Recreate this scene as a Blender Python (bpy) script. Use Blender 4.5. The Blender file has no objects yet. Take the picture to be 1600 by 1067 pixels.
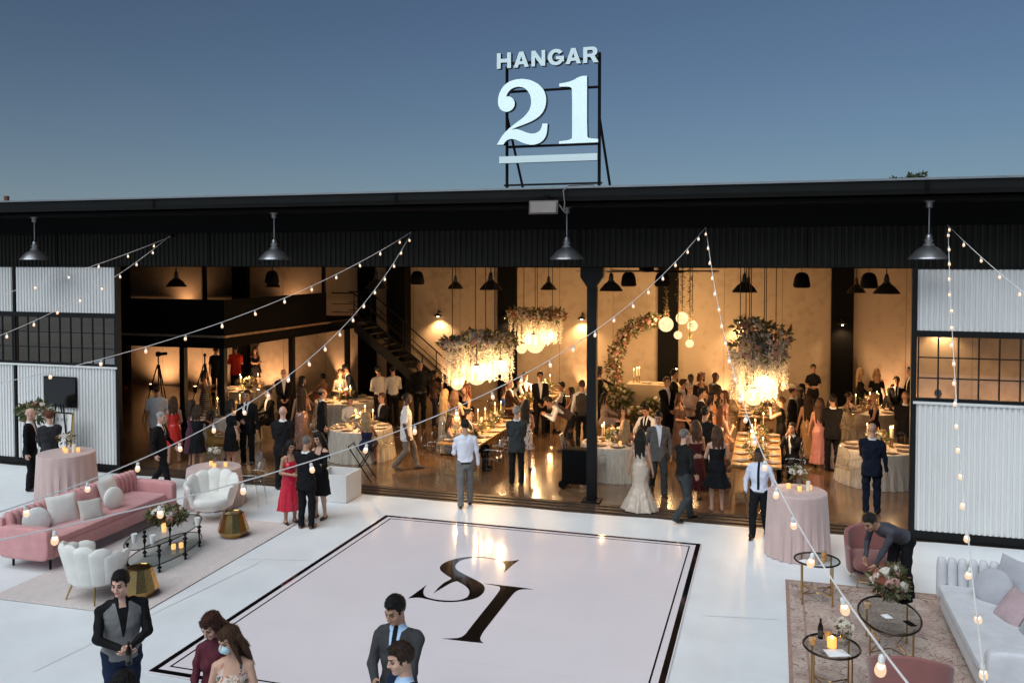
import bpy, bmesh, math, random
import numpy as np
from mathutils import Vector, Matrix, Euler
random.seed(21); RNG = np.random.default_rng(21)
SC = bpy.context.scene
COL = SC.collection
R = math.radians
# ---------------------------------------------------------------- camera
cam_d = bpy.data.cameras.new('camera'); cam = bpy.data.objects.new('camera', cam_d); COL.objects.link(cam)
cam_d.sensor_width = 36.0; cam_d.lens = 36.0 * 1360 / 1600; cam_d.shift_y = -(533.5 - 449) / 1600
cam_d.clip_end = 3000
cam.location = (0, 0, 4.9)
cam.rotation_euler = (math.pi / 2 - math.atan(41 / 1360), 0, math.atan(408 / 1360))
SC.camera = cam
# ---------------------------------------------------------------- sky (dusk), sun low behind the camera
SUN_EL, SUN_AZ = R(5.0), R(200)
W = bpy.data.worlds.new('World'); SC.world = W; W.use_nodes = True
nt = W.node_tree; bg = nt.nodes['Background']
sky = nt.nodes.new('ShaderNodeTexSky'); sky.sky_type = 'NISHITA'; sky.sun_disc = False
sky.sun_elevation = SUN_EL; sky.sun_rotation = SUN_AZ
sky.altitude = 200; sky.air_density = 1.0; sky.dust_density = 0.4; sky.ozone_density = 6.0
hs = nt.nodes.new('ShaderNodeHueSaturation'); hs.inputs['Saturation'].default_value = 0.74; hs.inputs['Hue'].default_value = 0.492
nt.links.new(sky.outputs[0], hs.inputs['Color'])
# pale evening haze low over the whole horizon, the same all round
tcw = nt.nodes.new('ShaderNodeTexCoord'); sxyz = nt.nodes.new('ShaderNodeSeparateXYZ'); nt.links.new(tcw.outputs['Generated'], sxyz.inputs[0])
ab = nt.nodes.new('ShaderNodeMath'); ab.operation = 'MAXIMUM'; ab.inputs[1].default_value = 0.0; nt.links.new(sxyz.outputs[2], ab.inputs[0])
ml = nt.nodes.new('ShaderNodeMath'); ml.operation = 'MULTIPLY'; ml.inputs[1].default_value = -10.0; nt.links.new(ab.outputs[0], ml.inputs[0])
ex = nt.nodes.new('ShaderNodeMath'); ex.operation = 'EXPONENT'; nt.links.new(ml.outputs[0], ex.inputs[0])
mxw = nt.nodes.new('ShaderNodeMixRGB'); mxw.blend_type = 'ADD'; mxw.inputs[2].default_value = (2.7, 3.1, 3.45, 1)
nt.links.new(ex.outputs[0], mxw.inputs[0]); nt.links.new(hs.outputs[0], mxw.inputs[1]); nt.links.new(mxw.outputs[0], bg.inputs[0])
bg.inputs[1].default_value = 0.086
sl = bpy.data.lights.new('sun', 'SUN'); sl.energy = 3.12; sl.angle = R(60); sl.color = (0.89, 0.96, 1.0)
so = bpy.data.objects.new('sun', sl); COL.objects.link(so)
sd = Vector((math.sin(SUN_AZ) * math.cos(R(54)), math.cos(SUN_AZ) * math.cos(R(54)), math.sin(R(54))))
so.rotation_euler = sd.to_track_quat('Z', 'Y').to_euler()
SC.view_settings.view_transform = 'Standard'; SC.view_settings.look = 'None'
SC.view_settings.exposure = 0.0; SC.view_settings.gamma = 1.0; SC.view_settings.use_curve_mapping = False
cy = SC.cycles
cy.use_denoising = True; cy.use_adaptive_sampling = True; cy.adaptive_threshold = 0.025
try: cy.denoiser = 'OPENIMAGEDENOISE'; cy.denoising_input_passes = 'RGB_ALBEDO_NORMAL'
except Exception: pass
cy.max_bounces = 5; cy.diffuse_bounces = 2; cy.glossy_bounces = 2; cy.transmission_bounces = 2; cy.transparent_max_bounces = 10
cy.caustics_reflective = False; cy.caustics_refractive = False
cy.sample_clamp_indirect = 3.0; cy.sample_clamp_direct = 0.0
# ---------------------------------------------------------------- materials
MATS = {}
def _n(nt, t, **kw):
    n = nt.nodes.new(t)
    for k, v in kw.items():
        if k in n.inputs: n.inputs[k].default_value = v
        else: setattr(n, k, v)
    return n
def mat(name, col, rough=0.6, metal=0.0, var=0.12, vscale=3.0, bump=0.0, bscale=40.0, spec=0.5, emit=None, estr=0.0,
        sheen=0.0, trans=0.0, coat=0.0, stretch=None, alpha=1.0, subs=0.0):
    if name in MATS: return MATS[name]
    m = bpy.data.materials.new(name); m.use_nodes = True; nt = m.node_tree; b = nt.nodes['Principled BSDF']
    b.inputs['Base Color'].default_value = (*col, 1); b.inputs['Roughness'].default_value = rough
    b.inputs['Metallic'].default_value = metal; b.inputs['Specular IOR Level'].default_value = spec
    if sheen: b.inputs['Sheen Weight'].default_value = sheen
    if coat: b.inputs['Coat Weight'].default_value = coat; b.inputs['Coat Roughness'].default_value = 0.12
    if trans: b.inputs['Transmission Weight'].default_value = trans
    if alpha < 1: b.inputs['Alpha'].default_value = alpha
    if emit: b.inputs['Emission Color'].default_value = (*emit, 1); b.inputs['Emission Strength'].default_value = estr
    tc = _n(nt, 'ShaderNodeTexCoord'); mp = _n(nt, 'ShaderNodeMapping')
    if stretch: mp.inputs['Scale'].default_value = stretch
    nt.links.new(tc.outputs['Object'], mp.inputs[0])
    if var:
        nz = _n(nt, 'ShaderNodeTexNoise', Scale=vscale, Detail=5.0, Roughness=0.6); nt.links.new(mp.outputs[0], nz.inputs['Vector'])
        cr = _n(nt, 'ShaderNodeValToRGB'); e = cr.color_ramp.elements
        e[0].position = 0.3; e[1].position = 0.7
        e[0].color = (*[max(0, c * (1 - var)) for c in col], 1); e[1].color = (*[min(1, c * (1 + var)) for c in col], 1)
        nt.links.new(nz.outputs['Fac'], cr.inputs[0]); nt.links.new(cr.outputs[0], b.inputs['Base Color'])
        if not metal and not trans:
            mr = _n(nt, 'ShaderNodeMapRange'); mr.inputs['To Min'].default_value = max(0.02, rough - 0.08); mr.inputs['To Max'].default_value = min(1, rough + 0.08)
            nt.links.new(nz.outputs['Fac'], mr.inputs[0]); nt.links.new(mr.outputs[0], b.inputs['Roughness'])
    if bump:
        n2 = _n(nt, 'ShaderNodeTexNoise', Scale=bscale, Detail=3.0); nt.links.new(mp.outputs[0], n2.inputs['Vector'])
        bp = _n(nt, 'ShaderNodeBump', Strength=bump, Distance=0.02); nt.links.new(n2.outputs['Fac'], bp.inputs['Height'])
        nt.links.new(bp.outputs[0], b.inputs['Normal'])
    MATS[name] = m
    return m
def translucent(m, fac, col):
    nt = m.node_tree; out = nt.nodes['Material Output']; b = nt.nodes['Principled BSDF']; t = _n(nt, 'ShaderNodeBsdfTranslucent'); t.inputs[0].default_value = (*col, 1)
    x = _n(nt, 'ShaderNodeMixShader'); x.inputs[0].default_value = fac; nt.links.new(b.outputs[0], x.inputs[1]); nt.links.new(t.outputs[0], x.inputs[2]); nt.links.new(x.outputs[0], out.inputs[0]); return m
def emis(name, col, s):
    if name in MATS: return MATS[name]
    m = bpy.data.materials.new(name); m.use_nodes = True; nt = m.node_tree
    for n in list(nt.nodes): nt.nodes.remove(n)
    o = _n(nt, 'ShaderNodeOutputMaterial'); e = _n(nt, 'ShaderNodeEmission'); e.inputs[0].default_value = (*col, 1); e.inputs[1].default_value = s
    nt.links.new(e.outputs[0], o.inputs[0]); MATS[name] = m
    return m
def clear(name, tint=(0.95, 0.95, 0.95), refl=0.10, rough=0.03, edge=0.5):
    """thin clear acrylic or pane of glass: see-through with a fresnel reflection"""
    if name in MATS: return MATS[name]
    m = bpy.data.materials.new(name); m.use_nodes = True; nt = m.node_tree
    for n in list(nt.nodes): nt.nodes.remove(n)
    o = _n(nt, 'ShaderNodeOutputMaterial'); t = _n(nt, 'ShaderNodeBsdfTransparent'); g = _n(nt, 'ShaderNodeBsdfGlossy', Roughness=rough)
    t.inputs[0].default_value = (*tint, 1)
    lw = _n(nt, 'ShaderNodeLayerWeight', Blend=edge); mr = _n(nt, 'ShaderNodeMapRange')
    mr.inputs['To Min'].default_value = refl; mr.inputs['To Max'].default_value = 0.9
    x = _n(nt, 'ShaderNodeMixShader'); nt.links.new(lw.outputs['Fresnel'], mr.inputs[0])
    ge = _n(nt, 'ShaderNodeNewGeometry'); iv = _n(nt, 'ShaderNodeMath', operation='SUBTRACT'); iv.inputs[0].default_value = 1.0; nt.links.new(ge.outputs['Backfacing'], iv.inputs[1])
    mu = _n(nt, 'ShaderNodeMath', operation='MULTIPLY'); nt.links.new(mr.outputs[0], mu.inputs[0]); nt.links.new(iv.outputs[0], mu.inputs[1]); nt.links.new(mu.outputs[0], x.inputs[0])
    nt.links.new(t.outputs[0], x.inputs[1]); nt.links.new(g.outputs[0], x.inputs[2]); nt.links.new(x.outputs[0], o.inputs[0]); MATS[name] = m
    return m
# ---------------------------------------------------------------- mesh helpers
class MB:
    """collects shapes, then builds ONE mesh object"""
    def __init__(s): s.v = []; s.f = []; s.mi = []
    def add(s, vs, fs, mi=0):
        o = len(s.v); s.v += [tuple(v) for v in vs]; s.f += [tuple(i + o for i in f) for f in fs]; s.mi += [mi] * len(fs); return s
    def box(s, x0, x1, y0, y1, z0, z1, mi=0):
        vs = [(x0,y0,z0),(x1,y0,z0),(x1,y1,z0),(x0,y1,z0),(x0,y0,z1),(x1,y0,z1),(x1,y1,z1),(x0,y1,z1)]
        return s.add(vs, [(0,3,2,1),(4,5,6,7),(0,1,5,4),(1,2,6,5),(2,3,7,6),(3,0,4,7)], mi)
    def tube(s, pts, r, n=8, mi=0, cap=True):
        pts = [Vector(p) for p in pts]; rs = r if isinstance(r, (list, tuple)) else [r] * len(pts)
        vs = []; fs = []; up = None
        for i, p in enumerate(pts):
            d = (pts[min(i+1, len(pts)-1)] - pts[max(i-1, 0)]).normalized()
            if up is None: up = Vector((0,0,1)) if abs(d.z) < 0.9 else Vector((1,0,0))
            a = d.cross(up).normalized(); up = a.cross(d).normalized()
            for k in range(n):
                t = 2 * math.pi * k / n; vs.append(p + a * math.cos(t) * rs[i] + up * math.sin(t) * rs[i])
        for i in range(len(pts) - 1):
            for k in range(n):
                fs.append((i*n+k, i*n+(k+1)%n, (i+1)*n+(k+1)%n, (i+1)*n+k))
        if cap: fs.append(tuple(range(n))[::-1]); fs.append(tuple((len(pts)-1)*n + k for k in range(n)))
        return s.add(vs, fs, mi)
    def lathe(s, prof, c=(0,0,0), n=24, mi=0, sx=1, sy=1, wob=None):
        vs = []; fs = []
        for i, (r, z) in enumerate(prof):
            for k in range(n):
                t = 2*math.pi*k/n; rr = r * (wob(t, z, i) if wob else 1)
                vs.append((c[0] + rr*math.cos(t)*sx, c[1] + rr*math.sin(t)*sy, c[2] + z))
        for i in range(len(prof) - 1):
            for k in range(n): fs.append((i*n+k, i*n+(k+1)%n, (i+1)*n+(k+1)%n, (i+1)*n+k))
        fs.append(tuple(range(n))[::-1]); fs.append(tuple((len(prof)-1)*n+k for k in range(n)))
        return s.add(vs, fs, mi)
    def ball(s, c, r, n=10, m=6, mi=0, sz=1.0):
        return s.lathe([(max(1e-4, r*math.sin(math.pi*i/m)), -r*sz*math.cos(math.pi*i/m)) for i in range(m+1)], c, n, mi)
    def prism(s, poly, z0, z1, mi=0):
        n = len(poly)
        return s.add([(x,y,z0) for x,y in poly] + [(x,y,z1) for x,y in poly],
              [tuple(range(n))[::-1], tuple(range(n, 2*n))] + [(i,(i+1)%n,n+(i+1)%n,n+i) for i in range(n)], mi)
    def build(s, name, mats, parent=None, smooth=False, loc=(0,0,0), rz=0.0, bevel=0.0, fix=False):
        me = bpy.data.meshes.new(name); me.from_pydata(s.v, [], s.f)
        ms = mats if isinstance(mats, (list, tuple)) else [mats]
        for m in ms: me.materials.append(m)
        if len(ms) > 1: me.polygons.foreach_set('material_index', s.mi)
        if fix:
            bm = bmesh.new(); bm.from_mesh(me); bmesh.ops.recalc_face_normals(bm, faces=bm.faces); bm.to_mesh(me); bm.free()
        if bevel:
            bm = bmesh.new(); bm.from_mesh(me)
            bmesh.ops.remove_doubles(bm, verts=bm.verts, dist=1e-5)
            es = [e for e in bm.edges if len(e.link_faces) == 2 and e.calc_face_angle(0) > 0.6]
            bmesh.ops.bevel(bm, geom=es, offset=bevel, segments=2, profile=0.6, affect='EDGES', clamp_overlap=True); bm.to_mesh(me); bm.free()
            smooth = True
        if smooth:
            me.polygons.foreach_set('use_smooth', [True]*len(me.polygons))
            if hasattr(me, 'set_sharp_from_angle'): me.set_sharp_from_angle(angle=R(45))
        me.update()
        return link(bpy.data.objects.new(name, me), parent, loc, rz)
def link(o, parent=None, loc=None, rz=None):
    COL.objects.link(o)
    if parent is not None: o.parent = parent
    if loc is not None: o.location = loc
    if rz: o.rotation_euler = (0, 0, rz)
    return o
def tag(o, label, cat, group=None):
    o['label'] = label; o['category'] = cat
    if group: o['group'] = group
    return o
def struct(o): o['kind'] = 'structure'; return o
def stuff(o): o['kind'] = 'stuff'; return o
def thing(name, label, cat, loc=(0,0,0), rz=0.0, group=None):
    o = bpy.data.objects.new(name, None); o.empty_display_size = 0.1
    link(o, None, loc, rz); return tag(o, label, cat, group)
def copy_tree(o, parent=None, loc=None, rz=None):
    c = o.copy(); COL.objects.link(c); c.parent = parent
    if loc is not None: c.location = loc
    if rz is not None: c.rotation_euler = (0, 0, rz)
    for ch in o.children: copy_tree(ch, c)
    return c
def lamp(name, kind, loc, energy, col, parent=None, radius=0.05, **kw):
    l = bpy.data.lights.new(name, kind); l.energy = energy; l.color = col
    if kind != 'AREA': l.shadow_soft_size = radius
    for k, v in kw.items(): setattr(l, k, v)
    return link(bpy.data.objects.new(name, l), parent, loc)
# ---------------------------------------------------------------- people: one continuous surface from blended limbs (surface nets)
def surfnet(F, org, h):
    ins = F < 0
    c = sum(ins[a:F.shape[0]-1+a, b:F.shape[1]-1+b, d:F.shape[2]-1+d].astype(np.int8) for a in (0,1) for b in (0,1) for d in (0,1))
    act = (c > 0) & (c < 8); I = np.argwhere(act)
    idx = -np.ones(act.shape, np.int64); idx[act] = np.arange(len(I))
    pos = np.zeros((len(I), 3)); cnt = np.zeros(len(I))
    corners = [(a,b,d) for a in (0,1) for b in (0,1) for d in (0,1)]
    for u in corners:
        for ax in range(3):
            if u[ax]: continue
            v = list(u); v[ax] = 1
            fu = F[I[:,0]+u[0], I[:,1]+u[1], I[:,2]+u[2]]; fv = F[I[:,0]+v[0], I[:,1]+v[1], I[:,2]+v[2]]
            m = (fu < 0) != (fv < 0); t = fu[m] / (fu[m] - fv[m])
            q = np.tile(np.array(u, float), (m.sum(), 1)); q[:, ax] = t; pos[m] += q; cnt[m] += 1
    V = (I + pos / cnt[:, None]) * h + org
    faces = []
    for ax in range(3):
        b1, b2 = [(1,2),(2,0),(0,1)][ax]
        sl0 = [slice(None)]*3; sl1 = [slice(None)]*3; sl0[ax] = slice(0,-1); sl1[ax] = slice(1,None)
        s0 = ins[tuple(sl0)]; s1 = ins[tuple(sl1)]; E = np.argwhere(s0 != s1)
        ok = (E[:,b1] > 0) & (E[:,b2] > 0) & (E[:,b1] < F.shape[b1]-1) & (E[:,b2] < F.shape[b2]-1); E = E[ok]
        fl = s0[E[:,0],E[:,1],E[:,2]]
        def cell(d1, d2):
            X = E.copy(); X[:,b1] += d1; X[:,b2] += d2; return idx[X[:,0],X[:,1],X[:,2]]
        q = np.stack([cell(-1,-1), cell(0,-1), cell(0,0), cell(-1,0)], 1)
        q[~fl] = q[~fl][:, ::-1]; faces.append(q)
    return V, np.concatenate(faces)
class Field:
    """list of primitives; each: fn(P)->distance, bbox, blend, tag"""
    def __init__(s): s.pr = []
    def cone(s, a, b, ra, rb, tag, k=0.02, sc=None):
        a = np.array(a, float); b = np.array(b, float); ab = b - a; L = ab @ ab + 1e-12
        def fn(P):
            t = np.clip(((P - a) @ ab) / L, 0, 1); return np.linalg.norm(P - a - t[..., None]*ab, axis=-1) - (ra + (rb-ra)*t)
        m = max(ra, rb); s.pr.append((fn, np.minimum(a,b)-m, np.maximum(a,b)+m, k, tag))
    def ell(s, c, r, tag, k=0.02, M=None):
        c = np.array(c, float); r = np.array(r, float); mr = r.min(); B = r.max()
        def fn(P):
            Q = P - c
            if M is not None: Q = Q @ M          # world->local
            q = np.linalg.norm(Q / r, axis=-1); g = np.linalg.norm(Q / (r*r), axis=-1) + 1e-9
            return q*(q-1)/g
        s.pr.append((fn, c-B, c+B, k, tag))
    def raw(s, fn, lo, hi, tag, k=0.02): s.pr.append((fn, np.array(lo, float), np.array(hi, float), k, tag))
    def mesh(s, h, lo=None, hi=None, clip=None):
        lo = np.min([p[1] for p in s.pr], axis=0) - 3*h if lo is None else np.array(lo, float)
        hi = np.max([p[2] for p in s.pr], axis=0) + 3*h if hi is None else np.array(hi, float)
        n = np.ceil((hi - lo) / h).astype(int) + 1
        ax = [lo[i] + h*np.arange(n[i]) for i in range(3)]
        F = np.full(n, 0.5)
        for fn, a, b, k, tg in s.pr:
            pad = abs(k) + 2.5*h
            i0 = np.maximum(0, np.floor((a - pad - lo)/h).astype(int)); i1 = np.minimum(n, np.ceil((b + pad - lo)/h).astype(int)+1)
            if (i1 <= i0).any(): continue
            G = np.stack(np.meshgrid(*[ax[i][i0[i]:i1[i]] for i in range(3)], indexing='ij'), -1)
            d = fn(G); sl = tuple(slice(i0[i], i1[i]) for i in range(3)); f = F[sl]
            if tg == -1:     # smooth subtraction
                w = np.maximum(k - np.abs(f + d), 0)/k; F[sl] = np.maximum(f, -d) + w*w*k*0.25
            else:
                w = np.maximum(k - np.abs(f - d), 0)/k; F[sl] = np.minimum(f, d) - w*w*k*0.25
        if clip is not None:
            G = np.stack(np.meshgrid(*ax, indexing='ij'), -1); F = np.maximum(F, clip(G))
        return surfnet(F, lo, h)
    def tags(s, C):
        D = np.full(len(C), 9.0); T = np.zeros(len(C), int)
        for fn, a, b, k, tg in s.pr:
            if tg < 0: continue
            d = fn(C); m = d < D; D[m] = d[m]; T[m] = tg
        return T
def np_mesh(name, V, Fq, T, mats):
    me = bpy.data.meshes.new(name)
    me.vertices.add(len(V)); me.vertices.foreach_set('co', np.ascontiguousarray(V, np.float32).ravel())
    me.loops.add(Fq.size); me.loops.foreach_set('vertex_index', np.ascontiguousarray(Fq, np.int32).ravel())
    me.polygons.add(len(Fq)); me.polygons.foreach_set('loop_start', np.arange(0, Fq.size, 4, dtype=np.int32))
    try: me.polygons.foreach_set('loop_total', np.full(len(Fq), 4, np.int32))
    except Exception: pass
    for m in mats: me.materials.append(m)
    me.polygons.foreach_set('material_index', np.ascontiguousarray(T, np.int32))
    me.polygons.foreach_set('use_smooth', np.ones(len(Fq), bool)); me.update(calc_edges=True); me.validate()
    return me
SKIN, TOP, BOT, SHOE, SHIRT, TIE, XTRA, EYE, LIP, BROW, MASK = range(11)
def make_head(fem, h, mask=False):
    f = Field(); w = 0.94 if fem else 1.0
    f.ell((0,.018,.032), (.077*w,.096,.090), SKIN)
    f.ell((0,-.022,-.04), (.061*w,.068,.078), SKIN, .04)
    f.ell((0,-.062,-.098), (.024*w,.026,.024), SKIN, .03)
    for s in (-1, 1):
        f.cone((s*.018,-.087,.034), (s*.045,-.072,.028), .012, .010, SKIN, .015)
        f.ell((s*.043*w,-.058,-.028), (.022,.026,.022), SKIN, .02)
        f.ell((s*.033,-.100,.008), (.017,.014,.011), -1, .012)
        f.ell((s*.031,-.079,.008), (.0135,.0135,.0115), EYE, .002)
        f.ell((s*.079*w,.012,-.006), (.009,.022,.033), SKIN, .008)
    f.cone((0,-.090,.014), (0,-.110,-.026), .009, .0125, SKIN, .012)
    f.cone((-.010,-.098,-.031), (.010,-.098,-.031), .009, .009, SKIN, .008)
    f.cone((-.019,-.0845,-.062), (.019,-.0845,-.062), .0085, .0085, LIP, .006)
    f.cone((0,.018,-.05), (0,.024,-.15), .050*w, .050*w, SKIN, .03)
    if mask:
        f.ell((0,-.066,-.045), (.060,.056,.050), MASK, .004)
    V, Q = f.mesh(h, clip=lambda G: -(G[...,2] + .125))
    C = V[Q].mean(1); T = f.tags(C)
    br = (C[:,1] < -.06) & (np.abs(C[:,0]) > .012) & (np.abs(C[:,0]) < .052) & (np.abs(C[:,2] - .034) < .0055)
    T[br & (T == SKIN)] = BROW
    return V, Q, T
def make_hand(h, curl):
    # wrist at origin, fingers along +X, palm normal -Z, thumb towards +Y
    f = Field()
    f.cone((-.03,0,0), (.01,0,0), .027, .026, 0, .02)
    f.ell((.048,0,0), (.050,.040,.016), 0, .02)
    for i, (y, L) in enumerate(((.031,.072), (.011,.082), (-.010,.076), (-.029,.060))):
        p = np.array((.082 - .006*abs(i-1), y, 0.)); a = 0.0; d0 = (y*1.2)
        for j, fr in enumerate((.45, .30, .25)):
            a += curl * (0.55, 0.8, 0.6)[j]
            q = p + L*fr*np.array((math.cos(a)*math.cos(d0), math.sin(d0), -math.sin(a)))
            f.cone(p, q, .0092 - .0008*j, .0086 - .0008*j, 0, .005); p = q
    f.cone((.018,.028,-.004), (.052,.056,-.014), .014, .0105, 0, .012)
    f.cone((.052,.056,-.014), (.082,.060,-.026 - .02*curl), .0105, .0085, 0, .006)
    V, Q = f.mesh(h)
    return V, Q
_HC = {}
def head_c(fem, fine, mask):
    k = (fem, fine, mask)
    if k not in _HC: _HC[k] = make_head(fem, .0045 if fine else .0075, mask)
    return _HC[k]
def hand_c(fine, curl):
    k = ('hand', fine, curl)
    if k not in _HC: _HC[k] = make_hand(.0042 if fine else .0058, curl)
    return _HC[k]
_HAIR = {}
def hair_mesh(style, fine):
    k = (style, fine)
    if k in _HAIR: return _HAIR[k]
    h = .006 if fine else .0095; f = Field(); g = RNG
    nz = lambda P: .0016*np.sin(P[...,0]*260 + 3*np.sin(P[...,2]*30)) + .0012*np.sin(P[...,1]*90+P[...,0]*200)
    def cap(off, hl, k=.01):
        c = np.array((0,.02,.034)); r = np.array((.079,.098,.092)) + off
        def fn(P):
            Q = P - c; q = np.linalg.norm(Q/r, axis=-1); gg = np.linalg.norm(Q/(r*r), axis=-1)+1e-9; d = q*(q-1)/gg
            ax_ = np.abs(P[...,0]); jag = .006*np.sin(P[...,0]*95+1.0) + .004*np.sin(P[...,0]*210)
            pl = -((P[...,1]+.088)*.66 + (P[...,2]-hl)*.75 + jag)
            tmp = .034 - np.sqrt((ax_-.066)**2*.8 + (P[...,1]+.072)**2 + (P[...,2]-.045)**2*.7); pl = np.maximum(pl, tmp)      # temples
            pl = np.minimum(pl, np.maximum(np.maximum(np.abs(P[...,1]+.012)-.010, ax_*0-1), -.030-P[...,2]))   # sideburns
            return np.maximum(d, pl) + nz(P)
        f.raw(fn, c-r, c+r, 0, k)
    if style == 'fringe':
        c = np.array((0,.02,.03)); r = np.array((.079,.098,.09)) + .008
        def fn(P):
            Q = P-c; q = np.linalg.norm(Q/r, axis=-1); gg = np.linalg.norm(Q/(r*r), axis=-1)+1e-9
            return np.maximum(np.maximum(q*(q-1)/gg, -((P[...,1]+.03)*.9 + (P[...,2]+.03)*.3)), P[...,2]-.045) + nz(P)*.5
        f.raw(fn, c-r, c+r, 0)
    elif style == 'buzz': cap(.004, .084)
    elif style == 'short':
        cap(.010, .086); f.ell((.012,-.050,.108), (.052,.040,.022), 0, .02); f.ell((0,.01,.115), (.06,.07,.025), 0, .02)
    elif style == 'bun':
        cap(.010, .066); f.ell((0,.115,.03), (.045,.04,.045), 0, .015)
    elif style == 'curly':
        cap(.02, .06)
        for i in range(46):
            a = g.uniform(0, 6.28); z = g.uniform(-.14, .12); rr = .10
            y = .03 + rr*math.sin(a); x = rr*math.cos(a)
            if y < -.045 and z < .05: continue
            f.ell((x, y, z), (.035,.035,.035), 0, .012)
    else:
        L = {'bob': .17, 'mid': .27, 'long': .42, 'verylong': .52}[style]
        cap(.014, .066)
        f.ell((0,.0,.105), (.062,.075,.028), 0, .02)
        for i, x in enumerate(np.linspace(-.085, .085, 7)):
            yb = .06 + .045*math.cos(x/.085*1.3); e = .035*math.sin(i*2.1)
            f.cone((x*.9, yb-.02, .02), (x*1.15, yb+.015, -.12), .034, .034, 0, .02)
            f.cone((x*1.15, yb+.015, -.12), (x*1.25+.01*math.sin(i*4), yb+.035, -.12-L+.06+e), .033, .014, 0, .02)
        for s in (-1, 1):
            f.cone((s*.075,-.035,.06), (s*.088,-.02,-.06), .018, .022, 0, .02)
            f.cone((s*.088,-.02,-.06), (s*.10,-.015,-.08-L*.55), .024, .012, 0, .02)
    V, Q = f.mesh(h)
    if style not in ('buzz', 'fringe'):
        V = V + np.stack([.0025*np.sin(V[:,2]*60+V[:,1]*180), .0025*np.sin(V[:,2]*50+V[:,0]*170), 0*V[:,0]], 1)
    _HAIR[k] = (V, Q)
    return _HAIR[k]
def ik(S, T, l1, l2, pole):
    S = np.array(S, float); T = np.array(T, float); d = T - S; L = np.linalg.norm(d)
    if L > (l1+l2)*.999: T = S + d/L*(l1+l2)*.999; d = T-S; L = np.linalg.norm(d)
    u = d/L; a = (l1*l1 - l2*l2 + L*L)/(2*L); hh = math.sqrt(max(0, l1*l1 - a*a))
    p = np.array(pole, float); p = p - (p@u)*u; p /= np.linalg.norm(p)+1e-9
    return S + u*a + p*hh, T
def rot(ax, deg):
    c, s = math.cos(R(deg)), math.sin(R(deg))
    return np.array({'x': [[1,0,0],[0,c,-s],[0,s,c]], 'y': [[c,0,s],[0,1,0],[-s,0,c]], 'z': [[c,-s,0],[s,c,0],[0,0,1]]}[ax])
HANDS = {  # hand targets (x out, y front negative, z up) for a 1.75 m figure; wrist positions
 'down': (.27,-.03,.84), 'pocket': (.23,-.10,.90), 'belly': (.07,-.24,1.08), 'low': (.09,-.26,.95), 'chest': (.08,-.24,1.24), 'face': (.07,-.20,1.48),
 'reach': (.14,-.50,1.12), 'reachlow': (.16,-.48,.92), 'table': (.13,-.40,.86), 'fold': (-.12,-.22,1.16), 'swingf': (.24,-.22,.93), 'swingb': (.27,.20,.90),
 'head': (.13,-.04,1.62), 'lap': (.08,-.36,.78), 'cam': (.07,-.27,1.46), 'behind': (.06,.16,.98), 'hip': (.24,.00,1.03), 'phone': (.07,-.30,1.17), 'knee': (.12,-.40,.62), 'side': (.36,-.12,1.02)}
SKINS = {'l': (.56,.33,.235), 'm': (.43,.235,.15), 't': (.31,.165,.10), 'd': (.10,.05,.032), 'p': (.62,.37,.28)}
HAIRC = {'k': (.010,.008,.007), 'b': (.035,.018,.010), 'n': (.075,.036,.018), 'y': (.40,.26,.12), 'g': (.32,.31,.30), 'r': (.12,.036,.015), 'a': (.06,.018,.011), 's': (.16,.14,.125)}
def skinmat(s): return mat('skin_'+s, SKINS[s], .48, var=.08, vscale=14, bump=.05, bscale=90, spec=.4)
def cloth(col, kind='wool'):
    nm = 'cloth_%s_%s' % (kind, '_'.join('%02d' % int(c*99) for c in col))
    if kind == 'satin': return mat(nm, col, .32, var=.10, vscale=9, bump=.35, bscale=9, sheen=.2, stretch=(1,1,.25))
    if kind == 'sequin': return sequin(nm, col)
    if kind == 'print': return printmat(nm, col)
    if kind == 'stripe' or kind == 'bands': return stripemat(nm, col, kind)
    if kind == 'shirt': return mat(nm, col, .75, var=.05, vscale=8, bump=.8, bscale=12, sheen=0, spec=.3 if max(col) > .06 else .12, stretch=(1,1,.5))
    return mat(nm, col, .85, var=.14, vscale=10, bump=.8, bscale=13, sheen=.12 if max(col) > .06 else 0, spec=.3 if max(col) > .06 else .12, stretch=(1,1,.5))
def sequin(nm, col):
    if nm in MATS: return MATS[nm]
    m = mat(nm, col, .28, var=0, metal=.65); nt = m.node_tree; b = nt.nodes['Principled BSDF']
    tc = _n(nt, 'ShaderNodeTexCoord'); v = _n(nt, 'ShaderNodeTexVoronoi', Scale=75.0); nt.links.new(tc.outputs['Object'], v.inputs['Vector'])
    cr = _n(nt, 'ShaderNodeMixRGB'); cr.inputs[1].default_value = (*[c*.45 for c in col], 1); cr.inputs[2].default_value = (*[min(1, c*1.5) for c in col], 1)
    sp = _n(nt, 'ShaderNodeSeparateColor'); nt.links.new(v.outputs['Color'], sp.inputs[0]); nt.links.new(sp.outputs[0], cr.inputs[0]); nt.links.new(cr.outputs[0], b.inputs['Base Color'])
    bp = _n(nt, 'ShaderNodeBump', Strength=.8, Distance=.01); nt.links.new(sp.outputs[1], bp.inputs['Height']); nt.links.new(bp.outputs[0], b.inputs['Normal'])
    return m
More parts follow.
